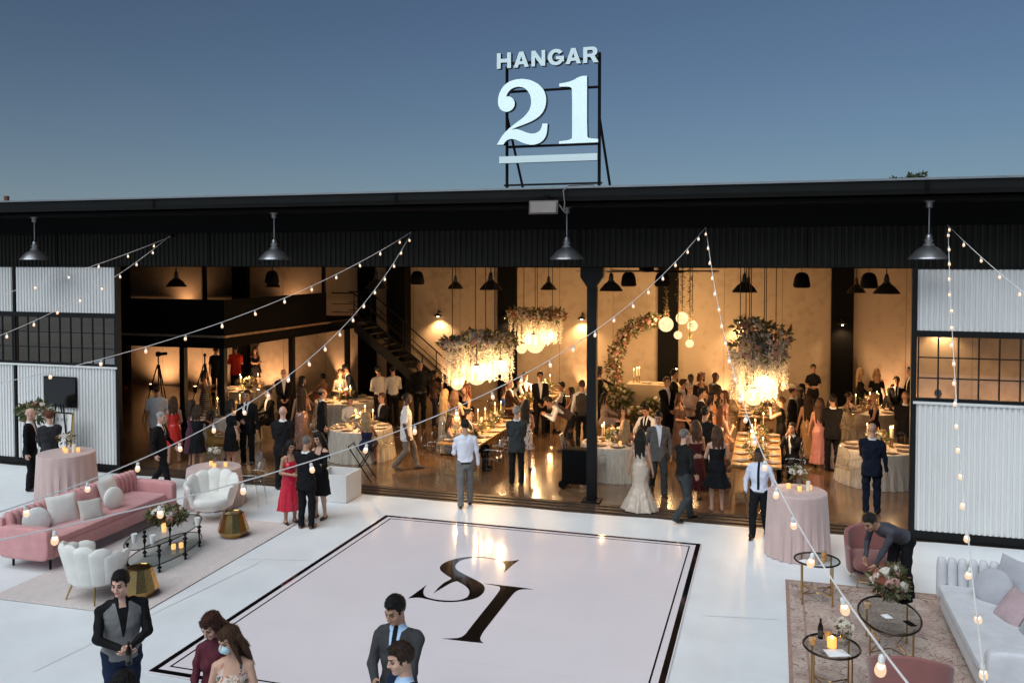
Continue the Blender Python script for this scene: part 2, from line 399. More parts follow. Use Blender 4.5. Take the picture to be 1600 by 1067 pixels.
def printmat(nm, col, cols=((.03,.05,.10), (.45,.16,.10), (.10,.13,.07)), sc=14.0):
    if nm in MATS: return MATS[nm]
    m = mat(nm, col, .7, var=0); nt = m.node_tree; b = nt.nodes['Principled BSDF']
    tc = _n(nt, 'ShaderNodeTexCoord'); last = None
    for i, c in enumerate(cols):
        nz = _n(nt, 'ShaderNodeTexNoise', Scale=sc+3*i, Detail=2.0, Distortion=1.2); mp = _n(nt, 'ShaderNodeMapping'); mp.inputs[1].default_value = (3.1*i, 1.7*i, 5.3*i)
        nt.links.new(tc.outputs['Object'], mp.inputs[0]); nt.links.new(mp.outputs[0], nz.inputs['Vector'])
        cr = _n(nt, 'ShaderNodeValToRGB'); cr.color_ramp.elements[0].position = .57; cr.color_ramp.elements[1].position = .61; nt.links.new(nz.outputs['Fac'], cr.inputs[0])
        mx = _n(nt, 'ShaderNodeMixRGB'); mx.inputs[2].default_value = (*c, 1); nt.links.new(cr.outputs[0], mx.inputs[0])
        if last is None: mx.inputs[1].default_value = (*col, 1)
        else: nt.links.new(last.outputs[0], mx.inputs[1])
        last = mx
    nt.links.new(last.outputs[0], b.inputs['Base Color'])
    return m
def stripemat(nm, col, kind):
    if nm in MATS: return MATS[nm]
    m = mat(nm, col, .7, var=0); nt = m.node_tree; b = nt.nodes['Principled BSDF']; tc = _n(nt, 'ShaderNodeTexCoord')
    w = _n(nt, 'ShaderNodeTexWave', Scale=(5.5 if kind == 'bands' else 9.0), Distortion=.4); w.bands_direction = 'Z' if kind == 'bands' else 'X'
    nt.links.new(tc.outputs['Object'], w.inputs['Vector'])
    cr = _n(nt, 'ShaderNodeValToRGB'); cr.color_ramp.interpolation = 'CONSTANT'; e = cr.color_ramp.elements; e[0].color = (.01,.01,.01,1); e[1].color = (.62,.60,.54,1); e[1].position = .5 if kind == 'bands' else .68
    nt.links.new(w.outputs['Fac'], cr.inputs[0]); nt.links.new(cr.outputs[0], b.inputs['Base Color'])
    return m
# torso half-width / half-depth by height above the hip joint
PROF = {
 'suit':  ([-.17,-.06,.06,.17,.30,.42,.49,.53,.565,.60], [.198,.192,.176,.170,.190,.200,.180,.125,.072,.055], [.132,.134,.125,.116,.126,.118,.094,.078,.064,.050]),
 'shirt': ([-.10,-.03,.06,.17,.30,.42,.49,.53,.565,.60], [.150,.166,.160,.156,.178,.190,.170,.115,.066,.052], [.105,.118,.116,.108,.120,.112,.088,.072,.060,.048]),
 'polo':  ([-.20,-.08,.06,.17,.30,.42,.49,.53,.565,.60], [.195,.190,.178,.174,.190,.198,.175,.118,.068,.052], [.135,.135,.130,.125,.130,.118,.090,.074,.060,.048]),
 'fem':   ([-.12,-.04,.06,.17,.30,.40,.47,.51,.545,.58], [.150,.178,.158,.124,.146,.152,.138,.092,.054,.046], [.110,.122,.112,.092,.112,.098,.074,.060,.050,.044])}
def person(label, x, y, face=0, hgt=1.75, sex='m', outfit='suit', top=(.012,.012,.014), bot=None, shirt=(.75,.75,.74), tie=None, shoe=(.012,.010,.009), xtra=(.16,.16,.16),
           kind=None, hem=None, sleeve=None, pose='stand', rh='down', lh='down', lean=0, slean=0, hy=0, hp=0, hair='short', hc='b', skin='l', z=0.0, build=1.0, fine=False,
           curl=.55, flare=1.0, strap=True, mask=False, group=None, xmat=None, elb=1.0):
    fem = sex == 'f'; s = hgt/1.75; f = Field()
    bot = bot if bot is not None else top
    dress = outfit == 'dress'
    pr = PROF['fem' if (fem and outfit != 'suit') else {'suit': 'suit', 'shirt': 'shirt', 'vest': 'shirt', 'polo': 'polo', 'dress': 'fem'}[outfit]]
    if fem and outfit == 'suit': pr = PROF['shirt']
    zs, aw, bd = [np.array(q, float) for q in pr]; aw = aw*build; bd = bd*(1 + (build-1)*1.4)
    Z0 = .92; sit = pose in ('sit', 'perch')
    if pose in ('walk','walk2'): Z0 = .885
    if sit: Z0 = .56 if pose == 'sit' else .72
    hipc = np.array((0, 0, Z0)); M = rot('y', slean) @ rot('x', lean)       # torso -> body
    if lean > 25: hipc = hipc + np.array((0, .10*math.sin(R(lean)), -.02))
    def tw(p): return hipc + M @ np.array(p, float)
    # torso loft
    tt = TOP if outfit not in ('vest',) else XTRA
    a_hi, b_hi = aw.max()+.03, bd.max()+.03
    def torso(P):
        Q = (P - hipc) @ M; a = np.interp(Q[...,2], zs, aw); b = np.interp(Q[...,2], zs, bd); yy = Q[...,1]
        q = np.sqrt((Q[...,0]/a)**2 + (yy/b)**2); d = (q-1)*np.minimum(a, b)
        dz = np.maximum(Q[...,2]-zs[-1], zs[0]-Q[...,2]); return np.maximum(d, dz)
    pts = np.array([tw((sx*a_hi, sy*b_hi, zz)) for sx in (-1,1) for sy in (-1,1) for zz in (zs[0], zs[-1])])
    f.raw(torso, pts.min(0), pts.max(0), tt, .03)
    if fem:
        for sg in (-1, 1): f.ell(tw((sg*.062,-.082,.315)), (.058,.05,.055), tt, .035)
    # legs
    hw = .088 if not fem else .082
    st = {'stand': ((-.105,.0), (.105,.02)), 'wide': ((-.16,0), (.16,.02)), 'walk': ((-.085,-.24), (.085,.26)), 'walk2': ((-.085,.26), (.085,-.24)),
          'cross': ((-.05,-.05), (.06,.06)), 'sit': ((-.12,-.42), (.12,-.40)), 'perch': ((-.12,-.30), (.12,-.34)), 'step': ((-.10,-.12), (.11,.14))}[pose]
    bare = dress or outfit == 'skirt'
    lt = SKIN if bare else BOT
    for i, sg in enumerate((-1, 1)):
        hp_ = hipc + np.array((sg*hw, 0, 0)); ax, ay = st[i]
        back = ay > .2; heel = .14 if back else .085
        an = np.array((ax, ay, heel)); kn, an = ik(hp_, an, .425, .415, (sg*.12, -1, .25 if sit else .0))
        b_ = build if not bare else 1.0
        f.cone(hp_, kn, (.096 if not fem else .086)*b_, .062 if bare else .074, lt, .035)
        if bare: f.cone(kn, an, .056, .034, lt, .02); f.ell(kn+(an-kn)*.3+np.array((0,.018,0)), (.042,.042,.09), lt, .03)
        else:
            f.cone(kn, an + np.array((0,0,-.02)), .073, .063, lt, .02)
        tz = .0 if not back else .0
        f.cone((an[0], an[1]+.035, an[2]-.045+.0), (an[0]*1.15, an[1]-.15, .028), .036, .030, SHOE, .015)
        f.cone((an[0], an[1], an[2]), (an[0]*1.05, an[1]-.05, .045), .036, .034, SHOE if not bare else SKIN, .02)
        if bare: f.cone((an[0], an[1]+.045, an[2]-.02), (an[0], an[1]+.05, .008), .014, .009, SHOE, .01)
    # skirt
    if dress:
        hemz = hem if hem is not None else .48
        if sit: hemz = max(hemz, .40)
        top_z = Z0 + .10
        if not sit:
            if hemz < .15:   # floor-length gown
                if flare > 1.5: zz = np.array([hemz, .12, .30, .50, .62, .80, top_z]); rr = np.array([.40, .36, .27, .19, .165, .178, .150])*1.0
                else: zz = np.array([hemz, .35, .65, .82, .92, top_z]); rr = np.array([.25, .215, .185, .178, .178, .145])*np.array([flare,flare**.7,flare**.4,1,1,1])
            else: zz = np.array([hemz, .65, .82, .92, top_z]); rr = np.array([.235*flare, .205*flare**.6, .182, .176, .140])
            ph = random.uniform(0, 6)
            def skirt(P):
                zc = P[...,2]; r = np.interp(zc, zz, rr); th = np.arctan2(P[...,1], P[...,0])
                am = np.clip((top_z-.12-zc)/(top_z-hemz), 0, 1)*.07
                r = r*(1 + am*np.sin(th*9+ph) + am*.5*np.sin(th*17+2*ph))
                yo = .05*(flare-1)*np.clip((.5-zc)/.5, 0, 1)
                d = (np.sqrt((P[...,0])**2 + ((P[...,1]-yo)/.80)**2) - r)*.8
                return np.maximum(d, np.maximum(hemz-zc, zc-top_z))
            m = rr.max()*1.2; f.raw(skirt, (-m,-m,hemz), (m,m+.1,top_z), TOP if bot == top else BOT, .02)
        else:
            for sg in (-1, 1): f.cone(hipc+np.array((sg*.07,.02,0)), hipc+np.array((sg*.09,-.36,.0)), .125, .105, TOP if bot == top else BOT, .06)
    # neck
    f.cone(tw((0,.01,zs[-1]-.06)), tw((0,-.005,zs[-1]+.07)), .056 if not fem else .047, .053 if not fem else .044, SKIN, .02)
    # arms
    sw = (.192 if not fem else .152)*(1+(build-1)*.6); shz = zs[-1]-.125
    sl = sleeve if sleeve is not None else (0.0 if dress else 1.0)
    at = {'vest': TOP}.get(outfit, TOP)
    extra = .008 if outfit == 'suit' else 0.004 if sl > 0 else 0
    ur = (.050 if not fem else .042)*(1+(build-1)*.6)
    hnd = []
    for sg, hd in ((-1, rh), (1, lh)):
        S = tw((sg*sw, 0, shz)); Tt = np.array(HANDS[hd] if isinstance(hd, str) else hd, float)
        if isinstance(hd, str) and sit: Tt = Tt - np.array((0,0,.36 if hd not in ('lap','table','knee') else (.10 if hd != 'knee' else 0)))
        if isinstance(hd, str) and pose == 'perch' and hd not in ('lap','table','knee'): Tt = Tt + np.array((0,0,.16))
        Tt = Tt*np.array((sg,1,1))
        if lean and isinstance(hd, str) and hd not in ('table','knee','lap'): Tt = hipc + M @ (Tt - np.array((0,0,Z0)))
        pole = (sg*.45, .1, -1) if Tt[2] > S[2]-.2 else (sg*.6, .8, -.5) if Tt[1] > -.15 else (sg*.7*elb, .6, -.6)
        el, wr = ik(S, Tt, .285, .255, pole)
        f.cone(tw((sg*sw*.55,.005,shz+.03)), S, .062 if not fem else .05, ur+extra, SKIN if (dress and sl == 0) else at, .03)
        if outfit == 'suit': f.ell(tw((sg*(sw-.035), .004, shz+.045)), (.062,.060,.026), at, .025)
        def limb(a, b, ra, rb, t0, t1):
            # sleeve boundary inside this bone
            if sl >= t1 - 1e-6: f.cone(a, b, ra+extra, rb+extra, at, .012)
            elif sl <= t0 + 1e-6: f.cone(a, b, ra, rb, SKIN, .012)
            else:
                q = (sl-t0)/(t1-t0); mth = a+(b-a)*q; rm = ra+(rb-ra)*q
                f.cone(a, mth, ra+extra+.004, rm+extra+.006, at, .012); f.cone(mth, b, rm, rb, SKIN, .006)
        limb(S, el, ur, ur*.84, 0, .5); limb(el, wr, ur*.84, .029 if not fem else .024, .5, 1.0)
        if sl >= 1 and outfit == 'suit': f.cone(wr-(wr-el)*.02, wr+(wr-el)*.045, .031, .030, SHIRT, .004)
        d = wr-el; d /= np.linalg.norm(d)+1e-9; hnd.append((sg, wr, d))
    h = .0075 if fine else .0145 if y < 19.6 else .0170
    V, Q = f.mesh(h)
    if outfit in ('suit', 'vest') or tie is not None:        # let the edges of lapel and tie run along mesh edges
        Lv = (V - hipc) @ M; z_ = Lv[:,2]; x_ = Lv[:,0].copy(); frv = Lv[:,1] < -.03
        edge = {'suit': .008 + .125*np.clip(z_-.14, 0, .5)*(1 if not fem else .8), 'vest': .008 + .17*np.clip(z_-.20, 0, .5)}.get(outfit)
        if edge is not None:
            mk = frv & (z_ > (.14 if outfit == 'suit' else .20)) & (z_ < .56) & (np.abs(np.abs(x_)-edge) < h*.55) & (np.abs(x_) > h*.4); x_[mk] = np.sign(x_[mk])*edge[mk]
        if tie is not None:
            mk = frv & (z_ > .05) & (z_ < .56) & (np.abs(np.abs(x_)-.025) < h*.5); x_[mk] = np.sign(x_[mk])*.025
        V = V + np.outer(x_-Lv[:,0], M[:,0])
    C = V[Q].mean(1); T = f.tags(C)
    # fronts of jackets, vests, bodices
    L = (C - hipc) @ M; fr = (L[:,1] < -.02)
    tz_ = L[:,2] - .20
    if outfit == 'suit':
        vv = fr & (T == TOP) & (L[:,2] > .14) & (np.abs(L[:,0]) < .008 + .125*np.clip(L[:,2]-.14, 0, .5)*(1 if not fem else .8)) & (L[:,2] < .62)
        T[vv] = SHIRT
        col_ = (T == TOP) & (L[:,2] > zs[-1]-.060) & (np.hypot(L[:,0], L[:,1]*1.1) < .088); T[col_] = SHIRT
        if tie is not None:
            T[vv & (np.abs(L[:,0]) < .024)] = TIE
    if outfit == 'vest':
        vv = (T == XTRA) & fr & (L[:,2] > .20) & (np.abs(L[:,0]) < .008 + .17*np.clip(L[:,2]-.20, 0, .5)); T[vv] = TOP
        T[(T == XTRA) & ((L[:,2] > zs[-1]-.05) | (np.abs(L[:,0]) > .172*build) & (L[:,2] > .26))] = TOP
        if tie is None: T[fr & (T == TOP) & (L[:,2] > .505) & (np.abs(L[:,0]) < .035)] = SKIN
        if tie is not None: T[vv & (np.abs(L[:,0]) < .024)] = TIE
        T[(T == XTRA) & (L[:,2] < -.05)] = BOT
    if outfit == 'shirt':
        T[(T == TOP) & (L[:,2] < -.015) & (np.abs(L[:,0]) < .22)] = BOT
        bl = (L[:,2] > -.015) & (L[:,2] < .02) & (T == TOP) & (np.abs(L[:,0]) < .18); T[bl & (not fem)] = SHOE
        if tie is not None: T[fr & (T == TOP) & (np.abs(L[:,0]) < .026) & (L[:,2] > .05)] = TIE
    if dress:
        lim = .40 if strap else .36
        nk = (T == TOP) & (L[:,2] > lim) & (C[:,2] > Z0)
        if strap:
            nk &= ~((np.abs(np.abs(L[:,0]) - .085) < .013) & (L[:,2] < .53))
            if sl > 0: nk &= (L[:,2] > .46) | (fr & (np.abs(L[:,0]) < .07))
        T[nk] = SKIN
    # head
    hV, hQ, hT = head_c(fem, fine, mask); Mh = rot('z', hy) @ rot('x', hp + lean*.55)
    hb = tw((0, -.012, zs[-1]+.045)); hsz = 1.0 if not fem else .965
    hc0 = hb + Mh @ np.array((0, -.01, .105))
    Vs = [V, hc0 + (hV*hsz) @ Mh.T]; Qs = [Q, hQ + len(V)]; Ts = [T, hT]; off = len(V)+len(hV)
    for sg, wr, d in hnd:
        cV, cQ = hand_c(fine, curl)
        inw = np.array((-sg*1.0, -.15, .0)); X = d; n_ = inw - (inw@X)*X
        if np.linalg.norm(n_) < .2: n_ = np.array((0,0,-1.0)) - (np.array((0,0,-1.0))@X)*X
        n_ /= np.linalg.norm(n_); Zx = -n_; Yx = np.cross(Zx, X)
        cV2 = cV.copy()
        up = np.array((0,-.6,1.0))
        if Yx @ up < 0: cV2[:,1] *= -1; cq = cQ[:, ::-1]
        else: cq = cQ
        k_ = 1.0 if not fem else .88
        Vs.append(wr + X*.012 + (cV2*k_) @ np.stack([X, Yx, Zx])); Qs.append(cq + off); Ts.append(np.full(len(cQ), SKIN)); off += len(cV)
    # creases in the cloth
    e1, e2 = V[Q[:,1]]-V[Q[:,0]], V[Q[:,3]]-V[Q[:,0]]; fn_ = np.cross(e1, e2); vn = np.zeros_like(V); wv = np.zeros(len(V)); cl = np.isin(T, (TOP, BOT, XTRA)).astype(float)
    for k in range(4): np.add.at(vn, Q[:,k], fn_); np.add.at(wv, Q[:,k], cl)
    vn /= np.linalg.norm(vn, axis=1, keepdims=True)+1e-12; wv = np.clip((wv-2)/2, 0, 1); ph = RNG.uniform(0, 6.28, 8); nz_ = 0
    for k, (fx, fz) in enumerate(((22,9),(31,-17),(14,38),(48,26),(37,-44),(63,12))): nz_ = nz_ + np.sin(V[:,0]*fx*.8 + V[:,1]*fx*.7 + V[:,2]*fz + ph[k] + 1.3*np.sin(V[:,2]*11+ph[6]+V[:,0]*7))/(1+k*.35)
    dsp = nz_*wv*(.0048 if outfit != 'dress' else .0030)
    if outfit == 'suit':
        Lv = (V - hipc) @ M; eg = .008 + .125*np.clip(Lv[:,2]-.14, 0, .5); ox = np.abs(Lv[:,0]) - eg; lw = .018 + .05*np.clip((Lv[:,2]-.14)/.30, 0, 1)
        dsp = dsp + np.where((Lv[:,1] < -.02) & (ox > -.002) & (ox < lw) & (Lv[:,2] > .15) & (Lv[:,2] < .53), .007, 0)*wv
    Vs[0] = V + vn*dsp[:,None]
    V = np.concatenate(Vs)*s; Q = np.concatenate(Qs); T = np.concatenate(Ts)
    V[:,2] = np.maximum(V[:,2], .004)
    knd = kind or ('shirt' if outfit in ('shirt','polo') else 'wool')
    hcm = mat('hair_'+hc, HAIRC[hc], .5, var=.45, vscale=45, bump=.9, bscale=110, stretch=(1,1,.12), spec=.3)
    mats = [skinmat(skin), cloth(top, knd if outfit != 'vest' else 'shirt'), cloth(bot, 'wool' if not dress else (knd if knd != 'stripe' else 'wool')), mat('shoe_%d%d' % (shoe[0]*99, shoe[1]*99), shoe, .3, var=.1), cloth(shirt, 'shirt'),
            cloth(tie or (.01,.01,.012), 'wool'), xmat or cloth(xtra), mat('eye', (.09,.07,.06), .15, var=0), mat('lip_'+skin, tuple(c*q for c, q in zip(SKINS[skin], (.85,.5,.5))), .4, var=0), hcm, mat('face_mask', (.45,.68,.78), .8, var=.05, bump=.2, bscale=60)]
    me = np_mesh('person', V, Q, T, mats)
    o = bpy.data.objects.new('person', me); link(o, None, (x, y, z), R(face)); tag(o, label, 'person', group)
    if hair != 'none':
        aV, aQ = hair_mesh(hair, fine); aV = (hc0 + (aV*hsz) @ Mh.T)*s
        if fine and hair not in ('buzz', 'fringe'):      # loose strands over the cut
            ctr = aV[aQ].mean(1); n3 = np.cross(aV[aQ[:,1]]-aV[aQ[:,0]], aV[aQ[:,3]]-aV[aQ[:,0]]); n3 /= np.linalg.norm(n3, axis=1, keepdims=True)+1e-12
            ids = RNG.integers(0, len(aQ), 2600); lg = hair not in ('short',); Lh = .075 if lg else .034; c_ = hc0*s
            add_v = []; add_q = []; base = len(aV)
            for ii in ids:
                q0 = ctr[ii]; nn = n3[ii]; loc = Mh.T @ (q0 - c_)
                fl_ = Mh @ (np.array((.25*np.sign(loc[0]+1e-6)*min(1, abs(loc[0])/.05), .55, -.35)) if not lg else np.array((.15*np.sign(loc[0]), .15, -1.0))) + RNG.normal(0, .22, 3)
                d_ = fl_ - (fl_@nn)*nn; d_ /= np.linalg.norm(d_)+1e-9; sd_ = np.cross(nn, d_)*.0013; l_ = Lh*RNG.uniform(.5, 1.2); b_ = q0 - d_*l_*.4; lift = RNG.uniform(.0005, .0035)
                for j, (t_, w_) in enumerate(((0,.8),(.35,1),(.7,.8),(1,.15))):
                    pt = b_ + d_*l_*t_ + nn*(lift*math.sin(3.14*min(1, t_+.15)) + (.0035*RNG.uniform(0,1) if t_ == 1 else 0)); add_v += [pt-sd_*w_, pt+sd_*w_]
                k0 = base + len(add_v) - 8
                for j in range(3): add_q.append((k0+2*j, k0+2*j+1, k0+2*j+3, k0+2*j+2))
            aV = np.concatenate([aV, np.array(add_v)]); aQ = np.concatenate([aQ, np.array(add_q)])
        hm = np_mesh('hair', aV, aQ, np.zeros(len(aQ), int), [hcm]); link(bpy.data.objects.new('hair', hm), o)
    o['_head'] = [float(q) for q in hc0*s]
    HN[label] = [tuple(np.array((w + d*.09)*s)) for _, w, d in hnd]; HX[label] = (hc0*s, Mh)
    return o
HN = {}; HX = {}
# ================================================================ SETTING
M_WHITE = mat('white_vinyl_floor', (.74,.755,.765), .42, var=.06, vscale=1.1, bump=.16, bscale=2.4, spec=.4)
M_STEEL = mat('black_steel', (.006,.006,.0062), .55, var=.2, spec=.25)
M_TRACK = mat('rusty_track', (.075,.048,.034), .5, metal=.3, var=.35, vscale=5, stretch=(.15,4,1))
M_GALV = mat('galvanised_sheet', (.78,.775,.755), .45, metal=.1, var=.05, vscale=1.2, stretch=(1,1,.4))
M_DARKCORR = mat('dark_corrugated_sheet', (.015,.0138,.012), .7, metal=.0, spec=.15, var=.2, vscale=2)
M_BLACK = mat('matt_black_paint', (.0035,.0035,.0037), .8, var=.2, spec=.1)
M_FLASH = mat('roof_flashing', (.30,.32,.34), .35, metal=.6, var=.1)
def wallmat():
    m = mat('tan_plaster', (.36,.285,.205), .85, var=0, bump=.08, bscale=14); nt = m.node_tree; b = nt.nodes['Principled BSDF']
    tc = _n(nt, 'ShaderNodeTexCoord'); n1 = _n(nt, 'ShaderNodeTexNoise', Scale=.55, Detail=8.0, Roughness=.65); nt.links.new(tc.outputs['Object'], n1.inputs['Vector'])
    n2 = _n(nt, 'ShaderNodeTexNoise', Scale=4.0, Detail=6.0); nt.links.new(tc.outputs['Object'], n2.inputs['Vector'])
    ad = _n(nt, 'ShaderNodeMath', operation='ADD'); nt.links.new(n1.outputs['Fac'], ad.inputs[0]); nt.links.new(n2.outputs['Fac'], ad.inputs[1])
    cr = _n(nt, 'ShaderNodeValToRGB'); e = cr.color_ramp.elements; e[0].position = .75; e[1].position = 1.3; e[0].color = (.33,.255,.18,1); e[1].color = (.41,.325,.235,1)
    nt.links.new(ad.outputs[0], cr.inputs[0]); nt.links.new(cr.outputs[0], b.inputs['Base Color']); return m
M_WALL = wallmat()
def floormat():
    m = mat('polished_concrete', (.16,.10,.062), .16, var=0, spec=.5, coat=.35); nt = m.node_tree; b = nt.nodes['Principled BSDF']
    tc = _n(nt, 'ShaderNodeTexCoord'); n1 = _n(nt, 'ShaderNodeTexNoise', Scale=1.1, Detail=8.0, Roughness=.7, Distortion=.6); nt.links.new(tc.outputs['Object'], n1.inputs['Vector'])
    cr = _n(nt, 'ShaderNodeValToRGB'); e = cr.color_ramp.elements; e[0].position = .3; e[1].position = .72; e[0].color = (.12,.066,.034,1); e[1].color = (.25,.150,.085,1)
    nt.links.new(n1.outputs['Fac'], cr.inputs[0]); nt.links.new(cr.outputs[0], b.inputs['Base Color'])
    mr = _n(nt, 'ShaderNodeMapRange'); mr.inputs['To Min'].default_value = .10; mr.inputs['To Max'].default_value = .26; nt.links.new(n1.outputs['Fac'], mr.inputs[0]); nt.links.new(mr.outputs[0], b.inputs['Roughness']); return m
M_FLOOR = floormat()
def dancemat():
    m = mat('glossy_white_vinyl', (.79,.715,.735), .11, var=.02, vscale=1.0, spec=.5); nt = m.node_tree; b = nt.nodes['Principled BSDF']
    tc = _n(nt, 'ShaderNodeTexCoord'); n = _n(nt, 'ShaderNodeTexNoise', Scale=2.2, Detail=2.0); nt.links.new(tc.outputs['Object'], n.inputs['Vector'])
    bp = _n(nt, 'ShaderNodeBump', Strength=.09, Distance=.02); nt.links.new(n.outputs['Fac'], bp.inputs['Height']); nt.links.new(bp.outputs[0], b.inputs['Normal']); return m
M_DANCE = dancemat()
M_INK = mat('black_gloss_vinyl', (.004,.004,.0045), .07, var=0, spec=.6)
# ground sheets
g = MB(); g.add([(-900,-900,-.06),(900,-900,-.06),(900,900,-.06),(-900,900,-.06)], [(0,1,2,3)])
struct(g.build('ground', mat('dry_ground', (.20,.17,.14), .9, var=.3, vscale=.05)))
g = MB()
nx, ny = 100, 60; X0, X1, Y0, Y1 = -32., 12., -8., 16.52
vs = []; rg = np.random.default_rng(3)
for j in range(ny+1):
    for i in range(nx+1):
        x = X0+(X1-X0)*i/nx; y = Y0+(Y1-Y0)*j/ny
        z = .0035*math.sin(x*1.9+.7*math.sin(y*.8))*math.sin(y*1.3+.5*math.sin(x)) - .004
        if j == ny: y += .02*math.sin(x*2.3)+.015*math.sin(x*5.1)
        vs.append((x, y, z))
g.add(vs, [(j*(nx+1)+i, j*(nx+1)+i+1, (j+1)*(nx+1)+i+1, (j+1)*(nx+1)+i) for j in range(ny) for i in range(nx)])
wf = struct(g.build('white_floor', M_WHITE, smooth=True))
for (xa, ya, xb, yb) in ((-8.45,8.2,-8.0,12.3), (-8.35,12.35,-7.25,12.6), (-.9,12.2,.1,12.35), (-14,12.0,-10.9,12.2)):      # overlaps between strips of the covering
    m = MB(); d = Vector((xb-xa, yb-ya, 0)).normalized(); n = Vector((-d.y, d.x, 0))*.03
    m.add([(xa-n.x,ya-n.y,.0006),(xb-n.x,yb-n.y,.0006),(xb+n.x,yb+n.y,.0016),(xa+n.x,ya+n.y,.0016)], [(0,1,2,3)]); m.build('seam_tape', M_WHITE, wf)
# dance floor
DF = thing('dance_floor', 'glossy white dance floor with black border lines and SI monogram', 'dance floor', (0,0,0))
x0, x1, y0, y1 = -7.12, -1.14, 8.55, 15.24
for k in range(5):
    ya = y0+(y1-y0)*k/5; yb = y0+(y1-y0)*(k+1)/5; g = MB(); g.box(x0, x1, ya+.001, yb-.001, .004, .014+.0004*(k % 2)); g.build('floor_panel', M_DANCE, DF)
def rectline(o, w, nm, z):
    g = MB(); a, b, c, d = x0+o, x1-o, y0+o, y1-o
    g.box(a, b, c, c+w, .010, z); g.box(a, b, d-w, d, .010, z); g.box(a, a+w, c+w, d-w, .010, z); g.box(b-w, b, c+w, d-w, .010, z)
    g.build(nm, M_INK, DF)
rectline(.02, .075, 'border_band', .018); rectline(.185, .022, 'border_line', .018)
def poly_obj(name, pts, plane, z0, z1, mats, parent, smoothpass=2, sharp=()):
    """filled outline from a smoothed polygon, extruded; plane 'xy' or 'xz'"""
    P = [Vector((p[0], p[1])) for p in pts]
    for _ in range(smoothpass):          # chaikin, keeping the sharp corners
        Q = []
        n = len(P)
        for i in range(n):
            a, b, c = P[i-1], P[i], P[(i+1) % n]
            u, v = (b-a), (c-b)
            ang = abs(u.angle_signed(v, 0)) if u.length > 1e-6 and v.length > 1e-6 else 0
            if ang > R(50): Q.append(b)
            else: Q.append(b + (a-b)*.25); Q.append(b + (c-b)*.25)
        P = Q
    cu = bpy.data.curves.new(name, 'CURVE'); cu.dimensions = '2D'; cu.fill_mode = 'BOTH'
    sp = cu.splines.new('POLY'); sp.points.add(len(P)-1); sp.use_cyclic_u = True
    for i, p in enumerate(P): sp.points[i].co = (p.x, p.y, 0, 1)
    cu.extrude = abs(z1-z0)/2
    return curve_mesh(cu, name, plane, (z0+z1)/2, mats, parent)
def curve_mesh(cu, name, plane, mid, mats, parent):
    ob = bpy.data.objects.new('tmp', cu); COL.objects.link(ob)
    dg = bpy.context.evaluated_depsgraph_get(); me = bpy.data.meshes.new_from_object(ob.evaluated_get(dg)); bpy.data.objects.remove(ob)
    me.name = name
    for v in me.vertices:
        x, y, z = v.co
        v.co = (x, y, z+mid) if plane == 'xy' else (x, mid - z, y)
    me.materials.clear()
    ms = mats if isinstance(mats, (list, tuple)) else [mats]
    for m in ms: me.materials.append(m)
    me.update()
    if len(ms) > 1:
        for p in me.polygons:
            p.material_index = 0 if (abs(p.normal.y) > .9 and p.center.y < mid) else 1
    return link(bpy.data.objects.new(name, me), parent)
LS = [(-4.009,12.923),(-4.051,13.15),(-4.111,13.297),(-4.221,13.416),(-4.386,13.469),(-4.567,13.475),(-4.731,13.426),(-4.846,13.288),(-4.871,13.111),(-4.842,12.954),(-4.761,12.816),(-4.618,12.701),(-4.428,12.565),(-4.242,12.432),(-4.135,12.318),(-4.078,12.191),(-4.049,12.024),(-4.069,11.847),(-4.157,11.72),(-4.301,11.611),(-4.439,11.556),(-4.593,11.543),(-4.747,11.58),(-4.87,11.60),(-4.938,11.585),(-5.03,11.53),(-4.999,11.809),(-4.975,12.09),(-4.946,11.895),(-4.882,11.74),(-4.808,11.646),(-4.661,11.60),(-4.498,11.60),(-4.355,11.635),(-4.262,11.71),(-4.221,11.82),(-4.242,11.969),(-4.311,12.12),(-4.439,12.262),(-4.589,12.37),(-4.644,12.30),(-4.682,12.15),(-4.718,11.98),(-4.749,11.814),(-4.765,12.023),(-4.757,12.25),(-4.712,12.391),(-4.705,12.453),(-4.863,12.588),(-4.99,12.708),(-5.063,12.847),(-5.083,13.005),(-5.034,13.189),(-4.915,13.353),(-4.772,13.457),(-4.581,13.515),(-4.38,13.496),(-4.208,13.445),(-4.117,13.433),(-4.03,13.474),(-3.937,13.554),(-3.98,13.295),(-3.99,13.125)]
LI = [(-4.171,12.392),(-4.042,12.403),(-3.897,12.40),(-3.638,12.398),(-3.518,12.394),(-3.379,12.385),(-3.504,12.358),(-3.588,12.301),(-3.618,12.176),(-3.625,11.971),(-3.625,11.465),(-3.625,10.934),(-3.622,10.724),(-3.604,10.568),(-3.569,10.491),(-3.511,10.437),(-3.644,10.424),(-3.852,10.415),(-3.957,10.412),(-4.071,10.41),(-3.966,10.442),(-3.859,10.491),(-3.822,10.606),(-3.83,10.794),(-3.835,11.202),(-3.84,11.884),(-3.848,12.135),(-3.858,12.263),(-3.903,12.35),(-4.034,12.378)]
poly_obj('letter_s', LS, 'xy', .0152, .0175, M_INK, DF); poly_obj('letter_i', LI, 'xy', .0152, .0175, M_INK, DF, 1)
